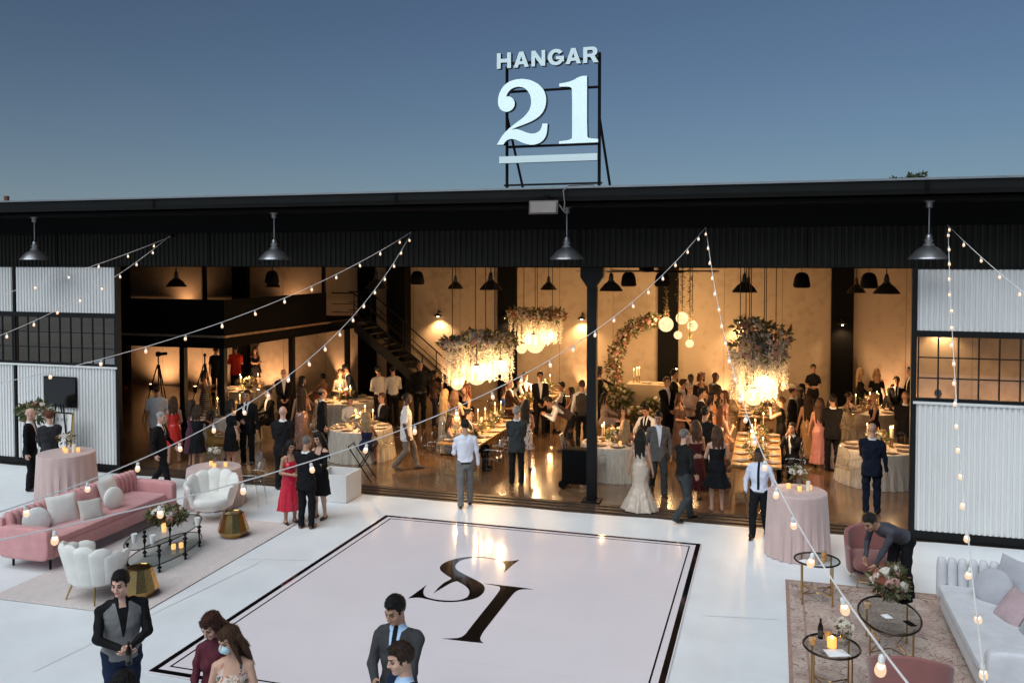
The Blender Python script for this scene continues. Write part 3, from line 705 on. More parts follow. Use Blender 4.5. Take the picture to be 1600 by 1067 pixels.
# ---------------------------------------------------------------- interior floor: slabs with saw-cut joints, tracks at the threshold
YF, YB = 16.65, 29.0
fl = MB(); fl.box(-34,10,16.5,34,-.30,-.03); fl = struct(fl.build('interior_floor', mat('joint_filler', (.03,.025,.02), .8)))
xs = [-33.4,-26.9,-21.4,-15.9,-10.4,-4.9,.6,3.4,6.1,9.9]; ys = [17.26,20.1,24.0,29.0,33.9]
for i in range(len(xs)-1):
    for j in range(len(ys)-1):
        m = MB(); m.box(xs[i]+.006, xs[i+1]-.006, ys[j]+.006, ys[j+1]-.006, -.05, 0); m.build('slab', M_FLOOR, fl)
TR = thing('door_track', 'rusty steel sliding door tracks along the hangar threshold', 'door track', (0,0,0))
for k, (ya, yb, zz) in enumerate(((16.50,16.66,-.012),(16.66,16.72,.012),(16.74,16.87,-.006),(16.87,16.92,.012),(16.94,17.07,-.006),(17.07,17.12,.014),(17.12,17.25,.0))):
    m = MB(); m.box(-33,9.5,ya+.002,yb-.002,-.04,zz); m.build('rail', M_TRACK, TR)
# ---------------------------------------------------------------- hangar shell
HG = thing('hangar_building', 'long hangar with black eave, corrugated panels and open lit front', 'building', (0,0,0))
def part(mb, name, m, parent=HG, **k): return mb.build(name, m, parent, **k)
def corr(x0, x1, z0, z1, Y, pitch, depth, name, m, parent):
    """corrugated sheet: ribs towards -Y"""
    prof = [(0,0),(.30,0),(.42,-1),(.88,-1),(1.0,0)]; pts = []; x = x0
    while x < x1 - 1e-6:
        for u, d in prof[:-1]:
            xx = x + u*pitch
            if xx <= x1: pts.append((xx, Y + d*depth))
        x += pitch
    pts.append((x1, Y)); b = MB(); n = len(pts)
    vs = [(a, c, z0) for a, c in pts] + [(a, c, z1) for a, c in pts]
    b.add(vs, [(i, i+1, n+i+1, n+i) for i in range(n-1)]); return b.build(name, m, parent)
# header above the opening, eave beam, soffit, gutter, roof
for xa in np.arange(-33, 9, 4.2): corr(xa, min(xa+4.19, 9.2), 4.79, 5.52, YF, .115, .028, 'header_sheet', M_DARKCORR, HG)
m = MB(); m.box(-33,9.4,YF+.02,YF+.30,4.77,6.0); part(m, 'header_beam', M_BLACK)
m = MB(); m.box(-33,9.4,YF-.16,YF+.015,5.53,5.95); part(m, 'ledger_beam', M_BLACK)
m = MB(); m.box(-33,9.4,15.50,YF-.17,5.90,5.95); part(m, 'soffit', M_BLACK)
m = MB(); m.add([(-33,15.36,5.985),(9.4,15.36,5.985),(9.4,15.30,6.06),(9.4,15.30,6.19),(9.4,15.49,6.19),(9.4,15.49,5.985),(-33,15.30,6.06),(-33,15.30,6.19),(-33,15.49,6.19),(-33,15.49,5.985)],
      [(0,1,2,6),(6,2,3,7),(7,3,4,8),(8,4,5,9),(9,5,1,0),(1,5,4,3,2),(0,6,7,8,9)]); part(m, 'gutter', mat('gutter_paint', (.007,.0078,.0078), .6, spec=.15, var=.25, vscale=1.5))
for xg in (-12.4,-6.9,2.35):
    m = MB(); m.box(xg-.03, xg+.03, 15.285, 15.299, 5.99, 6.19); part(m, 'gutter_joint', M_BLACK)
m = MB(); m.add([(-33,15.27,6.20),(9.4,15.27,6.20),(9.4,15.60,6.225),(-33,15.60,6.225),(-33,15.27,6.235),(9.4,15.27,6.235),(9.4,15.60,6.255),(-33,15.60,6.255)],
      [(0,1,5,4),(4,5,6,7),(0,3,2,1)]); part(m, 'drip_edge', M_FLASH)
m = MB(); m.add([(-33.2,15.60,6.20),(9.6,15.60,6.20),(9.6,30,6.56),(-33.2,30,6.56),(-33.2,15.60,6.26),(9.6,15.60,6.26),(9.6,30,6.62),(-33.2,30,6.62)],
      [(0,3,2,1),(4,5,6,7),(0,1,5,4),(1,2,6,5),(2,3,7,6),(3,0,4,7)]); part(m, 'roof', mat('roof_sheet', (.28,.29,.30), .5, metal=.3, var=.15))
m = MB(); m.box(-33,9.4,YF+.31,YB+.1,6.0,6.1); part(m, 'ceiling', mat('dark_ceiling', (.05,.045,.04), .9))
# back and side walls; dark steel columns on a 5.5 m grid
COLX = [-30.5,-25.0,-19.5,-14.2,-8.84,-3.3,2.08,7.6]
for a, b in zip(COLX[:-1], COLX[1:]):
    m = MB(); m.box(a+.33, b-.33, YB, YB+.2, 0, 6.0); part(m, 'back_wall', M_WALL)
    for fx in (.333,.667):
        m2 = MB(); xx = a+(b-a)*fx; m2.box(xx-.006, xx+.006, YB-.003, YB+.01, 0, 6.0); part(m2, 'wall_joint', mat('joint_line', (.12,.09,.06), .9))  # narrow darker strip marking each wall panel joint
for x in COLX:
    m = MB(); m.box(x-.32, x+.32, YB-.22, YB+.2, 0, 6.0); part(m, 'wall_column', M_BLACK)
m = MB(); m.box(9.0,9.3,YF+.3,YB,0,6.0); part(m, 'side_wall', M_WALL)
m = MB(); m.box(-30.3,-30.0,YF+.3,YB,0,6.0); part(m, 'side_wall', M_WALL)
# column in the opening, with flared bracket head
m = MB(); m.box(-3.605,-3.415,17.28,17.48,0,4.45)
m.prism([(-3.70,17.2),(-3.32,17.2),(-3.32,17.56),(-3.70,17.56)], 0, .035)
m.add([(-3.61,17.275,4.38),(-3.41,17.275,4.38),(-3.28,17.275,4.58),(-3.28,17.275,4.80),(-3.74,17.275,4.80),(-3.74,17.275,4.58),(-3.61,17.485,4.38),(-3.41,17.485,4.38),(-3.28,17.485,4.58),(-3.28,17.485,4.80),(-3.74,17.485,4.80),(-3.74,17.485,4.58)],
      [(0,1,2,3,4,5),(11,10,9,8,7,6),(0,6,7,1),(1,7,8,2),(2,8,9,3),(4,10,11,5),(5,11,6,0)]); part(m, 'front_column', M_STEEL, bevel=.006)
# sliding door leaves: galvanised sheets in a black frame with a band of panes
M_PANE = clear('window_glass', (.80,.82,.82), refl=.05, rough=.01, edge=.35)
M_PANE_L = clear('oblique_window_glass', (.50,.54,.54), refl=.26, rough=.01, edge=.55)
M_CURTAIN = mat('dark_room', (.02,.022,.02), .9)
def leaf(x0, x1, side):
    L = thing('corrugated_wall', 'galvanised corrugated wall with window band at the %s' % side, 'wall', (0,0,0)); L['kind'] = 'thing'
    Y = YF
    for (za, zb) in ((0,.16),(2.445,2.50),(3.575,3.685),(4.755,4.785)):
        m = MB(); m.box(x0, x1, Y-.035, Y+.06, za, zb); m.build('frame_rail', M_STEEL, L)
    m = MB(); m.box(x0-.006, x1+.006, Y-.055, Y-.036, 2.40, 2.444); m.build('sill_flashing', M_GALV, L)
    jx = sorted({x0, x1} | {v for v in (-23.4,-20.46,-17.52,5.4,) if x0+.2 < v < x1-.2})
    for q in jx:
        w = .045 if q in (x0, x1) else .03
        m = MB(); m.box(q-w, q+w, Y-.04, Y+.065, .0, 4.78); m.build('frame_post', M_STEEL, L)
    for a, b in zip(jx[:-1], jx[1:]):
        corr(a+.05, b-.05, .162, 2.398, Y-.004, .088, .026, 'wall_sheet', M_GALV, L)
        corr(a+.05, b-.05, 3.687, 4.753, Y-.004, .088, .026, 'wall_sheet', M_GALV, L)
        m = MB(); m.box(a+.05, b-.05, Y+.03, Y+.05, .16, 2.44); m.build('backing_sheet', M_BLACK, L)
        m = MB(); m.box(a+.05, b-.05, Y+.03, Y+.05, 3.69, 4.75); m.build('backing_sheet', M_BLACK, L)
        win = bpy.data.objects.new('window', None); link(win, L)
        n = max(2, round((b-a-.2)/.31)); xa, xb = a+.075, b-.075
        for i in range(n+1):
            xx = xa+(xb-xa)*i/n; m = MB(); m.box(xx-.011, xx+.011, Y-.02, Y+.02, 2.505, 3.57); m.build('mullion', M_STEEL, win)
        for zz in (2.855, 3.215):
            m = MB(); m.box(xa, xb, Y-.0165, Y+.0165, zz-.010, zz+.010); m.build('glazing_bar', M_STEEL, win)
        for i in range(n):
            for z0, z1 in ((2.505,2.844),(2.866,3.204),(3.226,3.57)):
                m = MB(); u0 = xa+(xb-xa)*i/n+.0112; u1 = xa+(xb-xa)*(i+1)/n-.0112
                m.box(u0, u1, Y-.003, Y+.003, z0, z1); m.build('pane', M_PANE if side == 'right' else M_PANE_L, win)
    return L
leaf(-26.0, -14.53, 'left'); leaf(2.38, 8.4, 'right')
# ---------------------------------------------------------------- HANGAR 21 sign
SG = thing('roof_sign', 'rooftop sign reading HANGAR 21 in pale letters on black frame', 'sign', (0,0,0))
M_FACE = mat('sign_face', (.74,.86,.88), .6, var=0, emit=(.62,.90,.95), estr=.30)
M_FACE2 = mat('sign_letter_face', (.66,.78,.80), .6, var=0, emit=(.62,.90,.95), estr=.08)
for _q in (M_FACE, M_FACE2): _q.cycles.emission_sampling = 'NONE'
M_RET = mat('sign_return', (.012,.013,.014), .5)
TWO = [(-5.05,8.123),(-5.018,8.197),(-4.938,8.275),(-4.81,8.307),(-4.683,8.279),(-4.588,8.189),(-4.54,8.065),(-4.54,7.929),(-4.588,7.81),(-4.699,7.693),(-4.858,7.594),(-5.018,7.479),(-5.147,7.347),(-5.238,7.19),(-5.108,7.186),(-5.05,7.266),(-4.954,7.299),(-4.842,7.273),(-4.714,7.207),(-4.556,7.155),(-4.398,7.174),(-4.288,7.242),(-4.225,7.354),(-4.21,7.559),(-4.313,7.564),(-4.335,7.465),(-4.398,7.398),(-4.508,7.372),(-4.619,7.395),(-4.746,7.452),(-4.858,7.487),(-4.97,7.459),(-4.858,7.509),(-4.683,7.562),(-4.508,7.624),(-4.367,7.708),(-4.273,7.824),(-4.235,7.973),(-4.248,8.125),(-4.32,8.264),(-4.462,8.378),(-4.636,8.44),(-4.81,8.453),(-4.986,8.418),(-5.114,8.325),(-5.195,8.192),(-5.221,8.04),(-5.205,7.932),(-5.14,7.852),(-5.044,7.817),(-4.938,7.848),(-4.874,7.93),(-4.874,8.022),(-4.922,8.091),(-4.989,8.125)]
ONE = [(-3.978,8.314),(-3.838,8.327),(-3.715,8.355),(-3.563,8.433),(-3.435,8.430),(-3.432,7.286),(-3.401,7.243),(-3.219,7.224),(-3.219,7.160),(-3.982,7.160),(-3.982,7.206),(-3.79,7.225),(-3.732,7.25),(-3.722,7.289),(-3.724,8.186),(-3.746,8.229),(-3.801,8.247),(-3.977,8.254)]
SY = 16.5
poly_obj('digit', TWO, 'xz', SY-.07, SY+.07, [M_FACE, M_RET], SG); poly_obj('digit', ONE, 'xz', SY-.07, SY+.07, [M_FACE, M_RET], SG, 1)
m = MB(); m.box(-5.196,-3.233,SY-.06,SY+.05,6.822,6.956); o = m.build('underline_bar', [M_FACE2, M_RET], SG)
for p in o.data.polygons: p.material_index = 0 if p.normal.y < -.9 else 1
def arc(cx, cy, rx, ry, a0, a1, n=14): return [(cx+rx*math.cos(R(a0+(a1-a0)*i/n)), cy+ry*math.sin(R(a0+(a1-a0)*i/n))) for i in range(n+1)]
GLY = {
 'H': [[(0,0),(.27,0),(.27,.38),(.73,.38),(.73,0),(1,0),(1,1),(.73,1),(.73,.62),(.27,.62),(.27,1),(0,1)]],
 'A': [[(0,0),(.27,0),(.34,.19),(.66,.19),(.73,0),(1,0),(.64,1),(.36,1)], [(.41,.39),(.59,.39),(.50,.70)]],
 'N': [[(0,0),(.26,0),(.26,.58),(.72,0),(1,0),(1,1),(.74,1),(.74,.42),(.28,1),(0,1)]],
 'G': [arc(.5,.5,.5,.52,38,322,22) + [(1.0,.22),(1.0,.56),(.52,.56),(.52,.36),(.74,.36),(.74,.29)] + arc(.5,.5,.24,.29,-50,-310,16)[0:] ],
 'R': [[(0,0),(.27,0),(.27,.37),(.40,.37),(.48,.34),(.68,0),(1,0),(.80,.34),(.74,.42)] + arc(.60,.70,.33,.30,-62,90,10) + [(0,1)], [(.27,.56),(.55,.56),(.62,.60),(.64,.68),(.62,.76),(.55,.80),(.27,.80)]]}
GLY['G'] = [arc(.5,.5,.5,.52,35,325,24) + [(1.0,.20),(1.0,.55),(.50,.55),(.50,.35),(.73,.35),(.73,.30)] + arc(.5,.5,.24,.30,-45,-325,18)]
for ch, xa, xb in (('H',-5.227,-4.938),('A',-4.885,-4.575),('N',-4.525,-4.249),('G',-4.196,-3.876),('A',-3.845,-3.545),('R',-3.502,-3.205)):
    cu = bpy.data.curves.new('letter', 'CURVE'); cu.dimensions = '2D'; cu.fill_mode = 'BOTH'; cu.extrude = .06
    for pl in GLY[ch]:
        sp = cu.splines.new('POLY'); sp.points.add(len(pl)-1); sp.use_cyclic_u = True
        for i, (u, v) in enumerate(pl): sp.points[i].co = (xa+(xb-xa)*u, 8.665+.30*v, 0, 1)
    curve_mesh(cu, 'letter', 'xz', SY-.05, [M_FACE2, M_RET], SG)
for nm, a, b, r_ in (('post',(-5.09,SY+.12,6.2),(-5.09,SY+.12,8.75),.032),('post',(-3.23,SY+.12,6.2),(-3.23,SY+.12,8.90),.032),
    ('crossbar',(-5.09,SY+.12,8.80),(-3.23,SY+.12,8.80),.03),('crossbar',(-5.09,SY+.12,8.245),(-3.23,SY+.12,8.245),.026),('crossbar',(-5.09,SY+.12,7.16),(-3.23,SY+.12,7.16),.026),
    ('crossbar',(-5.09,SY+.12,6.89),(-3.23,SY+.12,6.89),.02),('crossbar',(-5.15,SY+.12,6.405),(-3.17,SY+.12,6.405),.02),('brace',(-5.09,SY+.14,7.75),(-4.86,SY+.6,6.22),.026),('brace',(-3.23,SY+.14,7.66),(-3.08,SY+.6,6.22),.026)):
    m = MB(); m.tube([a, b], r_, 4); m.build(nm, M_STEEL, SG)
# tree top just visible over the roof, chimney pipe far left
# ================================================================ MEZZANINE, STAIR
MZ = thing('mezzanine', 'black mezzanine platform with solid parapet at the left of the hall', 'mezzanine', (0,0,0))
M_TRIM = mat('worn_edge_trim', (.30,.20,.13), .5, metal=.4, var=.3)
m = MB(); m.box(-29.9,-13.92,19.84,YB-.24,2.58,2.90); m.build('deck', M_BLACK, MZ)
m = MB(); m.box(-29.9,-13.92,19.80,19.835,2.62,3.88); m.build('parapet', M_BLACK, MZ)
m = MB(); m.box(-13.915,-13.88,19.80,25.3,2.62,3.88); m.build('parapet', M_BLACK, MZ)
m = MB(); m.box(-29.9,-13.87,19.76,19.796,2.87,2.93); m.build('edge_trim', M_TRIM, MZ)
m = MB(); m.box(-13.876,-13.84,19.797,27.2,2.87,2.93); m.build('edge_trim', M_TRIM, MZ)
for (px, py) in ((-18.6,19.95),(-15.27,19.95),(-14.02,19.95),(-14.02,23.4),(-14.02,27.0)):
    m = MB(); m.box(px-.075, px+.075, py-.075, py+.075, 0, 2.58); m.build('post', M_STEEL, MZ)
for (px, py) in ((-16.0,21.9),(-18.9,21.9),(-14.0,25.35)):
    m = MB(); m.box(px-.05, px+.05, py-.05, py+.05, 2.9, 6.0); m.build('upper_post', M_STEEL, MZ)
m = MB(); m.box(-29.9,-20.9,22.6,22.7,0,2.57); m.build('partition', M_BLACK, MZ)
m = MB(); m.box(-13.1,-12.4,28.2,28.75,0,6.0); m.build('duct_chase', M_BLACK, MZ)
ST = thing('staircase', 'black steel staircase descending from mezzanine with pipe handrails', 'staircase', (0,0,0))
N = 16; xa, xb = -13.0, -9.4
m = MB(); m.box(-13.84,-13.0,25.5,26.75,2.80,2.89); m.build('landing', M_STEEL, ST)
for i in range(N):
    x = xa + (xb-xa)*i/N; zt = 2.9*(1-(i+1)/N) + .0
    m = MB(); m.box(x, x+.29, 25.56, 26.69, zt-.035+.0, zt+.0); m.build('tread', mat('tread_plate', (.055,.045,.035), .5, metal=.4, var=.3), ST)
for yy in (25.50, 26.70):
    m = MB(); sl_ = (0-2.9)/(xb-xa)
    m.add([(xa,yy,2.62),(xa,yy,2.95),(xb+.1,yy,.12),(xb+.1,yy,0),(xb-.25,yy,0)] + [(xa,yy+.05,2.62),(xa,yy+.05,2.95),(xb+.1,yy+.05,.12),(xb+.1,yy+.05,0),(xb-.25,yy+.05,0)],
          [(0,1,2,3,4),(9,8,7,6,5),(0,5,6,1),(1,6,7,2),(2,7,8,3),(3,8,9,4),(4,9,5,0)]); m.build('stringer', M_STEEL, ST)
    m = MB(); m.tube([(-13.8,yy+.02,3.86),(xa,yy+.02,3.86),(xb-.2,yy+.02,1.10),(xb-.2,yy+.02,.20)], .022, 8); m.build('handrail', M_STEEL, ST)
    for dz in (.35,.62):
        m = MB(); m.tube([(-13.8,yy+.02,3.86-dz),(xa,yy+.02,3.86-dz),(xb-.2,yy+.02,1.10-dz)], .014, 6); m.build('rail', M_STEEL, ST)
    for q in (0,.33,.66):
        x = xa+(xb-xa)*q; m = MB(); m.tube([(x,yy+.02,2.9*(1-q)-.02),(x,yy+.02,2.9*(1-q)+.95)], .018, 6); m.build('baluster', M_STEEL, ST)
# ================================================================ LIGHT FITTINGS
WARM = (1.0,.56,.23); WARM2 = (1.0,.60,.29)
M_ALU = mat('brushed_shade', (.33,.33,.34), .34, metal=.85, var=.12, vscale=6)
M_SHADE_IN = mat('shade_inner', (.7,.66,.6), .5)
def pendant(x, y, zr, ztop, r, label, group, dark=False):
    P = thing('barn_pendant_lamp', label, 'lamp', (x, y, zr), 0, group); mm = mat('dark_shade', (.045,.04,.035), .4, metal=.6, var=.2) if dark else M_ALU
    m = MB(); m.lathe([(r,0),(r*1.0,.012),(r*.94,.035),(r*.80,.085),(r*.62,.15),(r*.44,.19),(r*.30,.215),(r*.28,.225)], n=32); m.lathe([(r*.985,.002),(r*.60,.13),(r*.1,.19)], n=32, mi=1)
    m.build('shade', [mm, M_SHADE_IN], P, smooth=True)
    m = MB(); m.lathe([(r*.30,.226),(r*.30,.25),(r*.20,.255),(r*.20,.30),(r*.235,.305),(r*.235,.325),(r*.17,.33),(r*.17,.38),(r*.10,.42),(.014,.44)], n=16); m.build('neck', mm, P, smooth=True)
    m = MB(); m.tube([(0,0,.43),(0,0,ztop-zr-.09)], .0125, 8); m.build('stem', mm, P, smooth=True)
    m = MB(); m.lathe([(.03,-.115),(.055,-.11),(.055,-.03),(.085,-.02),(.085,0)], (0,0,ztop-zr), 16); m.build('canopy', mm, P, smooth=True)
    return P
for i, (x, nm) in enumerate(((-16.13,'above the left galvanised wall'),(-9.92,'left of the middle of the eave'),(-3.70,'below the floodlight'),(2.48,'beside the right galvanised wall'))):
    pendant(x, 15.9, 4.93, 5.90, .318, 'galvanised barn pendant lamp under eave %s' % nm, 'barn lamps under the eave')
for x in (-15.9,-9.8,-6.7,-3.69,-.62,2.37): pendant(x, 20.5, 4.19, 6.0, .28, 'dark barn pendant lamp hanging in front row inside hall', 'front row of indoor barn lamps', True)
for x in (-16.6,-12.7,-9.86,-6.75,-.7,2.27): pendant(x, 26.5, 4.0, 6.0, .26, 'dark barn pendant lamp hanging in rear row inside hall', 'rear row of indoor barn lamps', True)
for x in (-13.81,-9.30,-3.51,-2.66,.66,2.16):
    S_ = thing('hanging_speaker', 'black bell-shaped pendant loudspeaker hanging inside hall', 'loudspeaker', (x, 22.0, 4.26), 0, 'pendant loudspeakers')
    m = MB(); m.lathe([(.16,0),(.185,.01),(.20,.06),(.17,.24),(.13,.33),(.06,.37)], n=20); m.build('cabinet', M_BLACK, S_, smooth=True)
    m = MB(); m.tube([(0,0,.36),(0,0,1.74)], .006, 5); m.build('cable', M_BLACK, S_)
WIDE = lambda nm: 'mezz' in nm or 'tripod' in nm or 'window' in nm
M_HOT = emis('lamp_glow', (1.0,.75,.42), 22)
for x, nm in ((-11.38,'on tan wall beside stair'),(-8.80,'on dark column behind left chandelier'),(2.06,'on dark column at the right'),(-6.18,'on tan wall behind front column'),(-1.0,'on tan wall behind right chandelier'),(4.9,'on tan wall behind right window, added as fill')):  # the lamp behind the right window is added to brighten that wall
    zz = 2.45 if x < -14 else 2.98
    yw = YB - (.22 if min(abs(x-c) for c in COLX) < .33 else 0.0)
    L = thing('wall_lamp', 'small lit barn wall lamp %s' % nm, 'lamp', (x, yw, zz), 0)
    m = MB(); m.tube([(0,-.002,.10),(0,-.10,.16),(0,-.2,.16),(0,-.22,.08)], .014, 6); m.lathe([(.06,-.012),(.06,.012)], (0,0,.10), 12); m.build('arm', M_STEEL, L, smooth=True)
    m = MB(); m.lathe([(.15,0),(.148,.01),(.09,.06),(.035,.085),(.03,.11)], (0,-.22,-.03), 20); m.build('shade', mat('lamp_shade_bronze', (.06,.05,.04), .4, metal=.6), L, smooth=True)
    m = MB(); m.ball((0,-.22,-.02), .045, 10, 6); m.build('bulb', M_HOT, L, smooth=True)
    lo = lamp('lamp_light', 'SPOT', (0,-.22,-.075), 190 if 'tan' in nm else 70, WARM2, L, .06); lo.data.spot_size = R(130); lo.data.spot_blend = .7
for x, nm in ((-23.0,'left of the tripods, added as fill'),(-21.0,'behind the tripods'),(-18.2,'under mezzanine, added as fill'),(-15.27,'left of the stair'),(-11.0,'at foot of stair'),(-6.15,'behind front column'),(-1.5,'behind sweetheart table'),(3.42,'at right end of wall'),(4.7,'seen through right window'),(6.6,'behind right window')):  # leftmost, under-mezzanine and both right-window uplights are added to brighten the walls
    U = thing('uplight', 'floor uplight washing the tan wall %s' % nm, 'uplight', (x, YB-(.9 if WIDE(nm) else .28), 0), 0)
    m = MB(); m.lathe([(.06,0),(.07,.02),(.07,.14),(.055,.15)], n=12); m.build('housing', M_BLACK, U, smooth=True)
    m = MB(); m.lathe([(.05,.151),(.05,.155)], n=12); m.build('lens', emis('uplight_lens', (1.0,.55,.25), 14), U)
    lo = lamp('uplight_beam', 'SPOT', (0,.02,.17), (200 if 'window' not in nm else 150) if WIDE(nm) else 330, (1.0,.54,.27), U, .04); lo.data.spot_size = R(140 if WIDE(nm) else 58); lo.data.spot_blend = .8; lo.rotation_euler = (R(180-(35 if WIDE(nm) else 5)),0,0)
for x in (-22.0,-17.2):  # assumed deck lamps hidden by the parapet, added to light the upper wall
    U = thing('uplight', 'assumed unseen uplight on the mezzanine deck washing the wall, %s' % ('left one' if x < -20 else 'right one'), 'uplight', (x, YB-.45, 2.9), 0)
    m = MB(); m.lathe([(.06,.001),(.07,.02),(.07,.14),(.055,.15)], n=12); m.build('housing', M_BLACK, U, smooth=True)
    m = MB(); m.lathe([(.05,.151),(.05,.155)], n=12); m.build('lens', MATS['uplight_lens'], U)
    lo = lamp('uplight_beam', 'SPOT', (0,.02,.17), 60, (1.0,.53,.26), U, .04); lo.data.spot_size = R(140); lo.data.spot_blend = .8; lo.rotation_euler = (R(180-8),0,0)
# ceiling fan
CF = thing('ceiling_fan', 'large black ceiling fan with long thin blades above centre tables', 'ceiling fan', (-2.71,19.5,4.70))
m = MB(); m.lathe([(.05,-.05),(.16,-.04),(.17,.05),(.09,.09),(.03,.12)], n=20); m.tube([(0,0,.1),(0,0,1.3)], .02, 8); m.build('motor', M_BLACK, CF, smooth=True)
for k in range(6):
    a = R(8+60*k); m = MB(); m.box(.15,1.58,-.07,.07,-.03,-.018); o = m.build('blade', M_BLACK if k % 3 else M_TRIM, CF); o.rotation_euler = (R(10),0,a)
# floodlight on the eave, with conduit
FL = thing('floodlight', 'grey box floodlight fixed to the eave below the sign', 'floodlight', (-3.93,15.12,5.73))
m = MB(); m.add([(-.27,-.10,0),(.27,-.10,0),(.27,-.06,.25),(-.27,-.06,.25),(-.22,.14,.05),(.22,.14,.05),(.22,.14,.22),(-.22,.14,.22)], [(0,1,2,3),(0,4,5,1),(1,5,6,2),(2,6,7,3),(3,7,4,0),(4,7,6,5)]); m.build('housing', mat('flood_housing', (.06,.05,.045), .5), FL, bevel=.012)
m = MB(); m.add([(-.235,-.1085,.03),(.235,-.1085,.03),(.235,-.076,.225),(-.235,-.076,.225)], [(0,1,2,3)]); m.build('lens', mat('flood_lens', (.20,.165,.15), .25, var=.1), FL)
m = MB(); m.tube([(.25,.1,.18),(.34,.06,.05),(.36,.05,.2),(.33,.06,.42),(.40,.2,.52),(.8,.5,.56)], .011, 6); m.build('conduit', mat('grey_conduit', (.18,.17,.16), .5), FL, smooth=True)
m = MB(); m.box(-.05,.05,.10,.16,.1,.35); m.build('bracket', M_BLACK, FL)
# ---------------------------------------------------------------- string lights
M_BULB = emis('string_bulb', (1.0,.66,.42), 1.25); M_BULB.cycles.emission_sampling = 'NONE'
_nt = M_BULB.node_tree; _tr = _n(_nt, 'ShaderNodeBsdfTransparent'); _mx = _n(_nt, 'ShaderNodeMixShader'); _mx.inputs[0].default_value = .62
_nt.links.new(_tr.outputs[0], _mx.inputs[1]); _nt.links.new(_nt.nodes['Emission'].outputs[0], _mx.inputs[2]); _nt.links.new(_mx.outputs[0], _nt.nodes['Material Output'].inputs[0])
M_FIL = emis('string_filament', (1.0,.86,.68), 6); M_FIL.cycles.emission_sampling = 'NONE'
M_SOCK = mat('white_socket', (.78,.76,.72), .5, var=.05); M_CORD = mat('white_cord', (.82,.80,.77), .6, var=.1)
STR = [(-12.94,5.47,-10,.0148,-.3537,5.4436,7.5,.44,.735,'nearly level from upper left anchor to left edge'),(-12.94,5.47,11,.0231,-.4443,5.4762,9.0,.79,.70,'steeper from upper left anchor across left window'),
       (-7.11,5.53,-10,.0173,-.3814,5.4882,11.5,.40,.716,'from middle left anchor in front of mezzanine'),(-7.11,5.53,11,.0195,-.4161,5.4536,14.6,.18,.72,'from middle left anchor past the staircase'),
       (-1.20,5.55,-12,.0176,-.3923,5.5285,15.2,.44,.705,'longest, crossing the whole hall front leftwards'),(-1.20,5.55,7,.0200,-.42,5.52,15.6,.15,.74,'from middle right anchor down to right lounge'),
       (2.87,5.54,-9,.0170,-.42,5.52,15.6,.30,.665,'hanging straight down in front of right wall'),(2.87,5.54,10,.0165,-.4184,5.5119,8.0,.04,.72,'short, from far right anchor to right edge')]
def bulb_mesh():
    m = MB(); m.lathe([(.012,-.048),(.017,-.060),(.026,-.078),(.031,-.098),(.030,-.115),(.022,-.130),(.010,-.138),(.002,-.140)], n=14); return m
bp_o = bulb_mesh().build('bulb', M_BULB, None, smooth=True); bp_me = bp_o.data; bpy.data.objects.remove(bp_o)
_m = MB(); _m.lathe([(.006,.008),(.017,.0),(.019,-.012),(.019,-.046),(.015,-.05)], n=12); sk_o = _m.build('socket', M_SOCK, None, smooth=True); sk_me = sk_o.data; bpy.data.objects.remove(sk_o)
_m = MB(); _m.ball((0,0,-.10), .034, 10, 6); fi_o = _m.build('filament', M_FIL, None, smooth=True); fi_me = fi_o.data; bpy.data.objects.remove(fi_o)
for (ax, az, deg, c2, c1, c0, Smax, s0, ds, nm) in STR:
    d = Vector((math.sin(R(deg)), -math.cos(R(deg)), 0)); A = Vector((ax, 16.5, 0))
    f_ = lambda s: c2*s*s + c1*s + c0
    T_ = thing('string_light', 'white festoon light string %s' % nm, 'string light', (ax, 16.5, az))
    org = Vector((ax, 16.5, az)); pts = [A + d*s + Vector((0,0,f_(s))) - org for s in np.linspace(0, Smax, 70)]
    m = MB(); m.tube(pts, .0046, 6); m.build('cable', M_CORD, T_, smooth=True)
    m = MB(); m.lathe([(.03,-.01),(.03,.01)], (0,.0,0), 8); m.box(-.02,.02,0,.14,-.02,.02); m.build('anchor', M_STEEL, T_)
    s = s0
    k = 0
    while s < Smax:
        p = A + d*s + Vector((0,0,f_(s))) - org
        b = link(bpy.data.objects.new('bulb', bp_me), T_, p); q = link(bpy.data.objects.new('socket', sk_me), b)
        link(bpy.data.objects.new('filament', fi_me), b).scale = (.58,.58,.75)
        b.scale = (.68,.68,.68); b.rotation_euler = (random.uniform(-.22,.22), random.uniform(-.22,.22), 0)
        fi = b.children[1]; fi.location = (0,0,-.024)
        slope = 2*c2*s + c1; s += ds/math.sqrt(1+slope*slope); k += 1
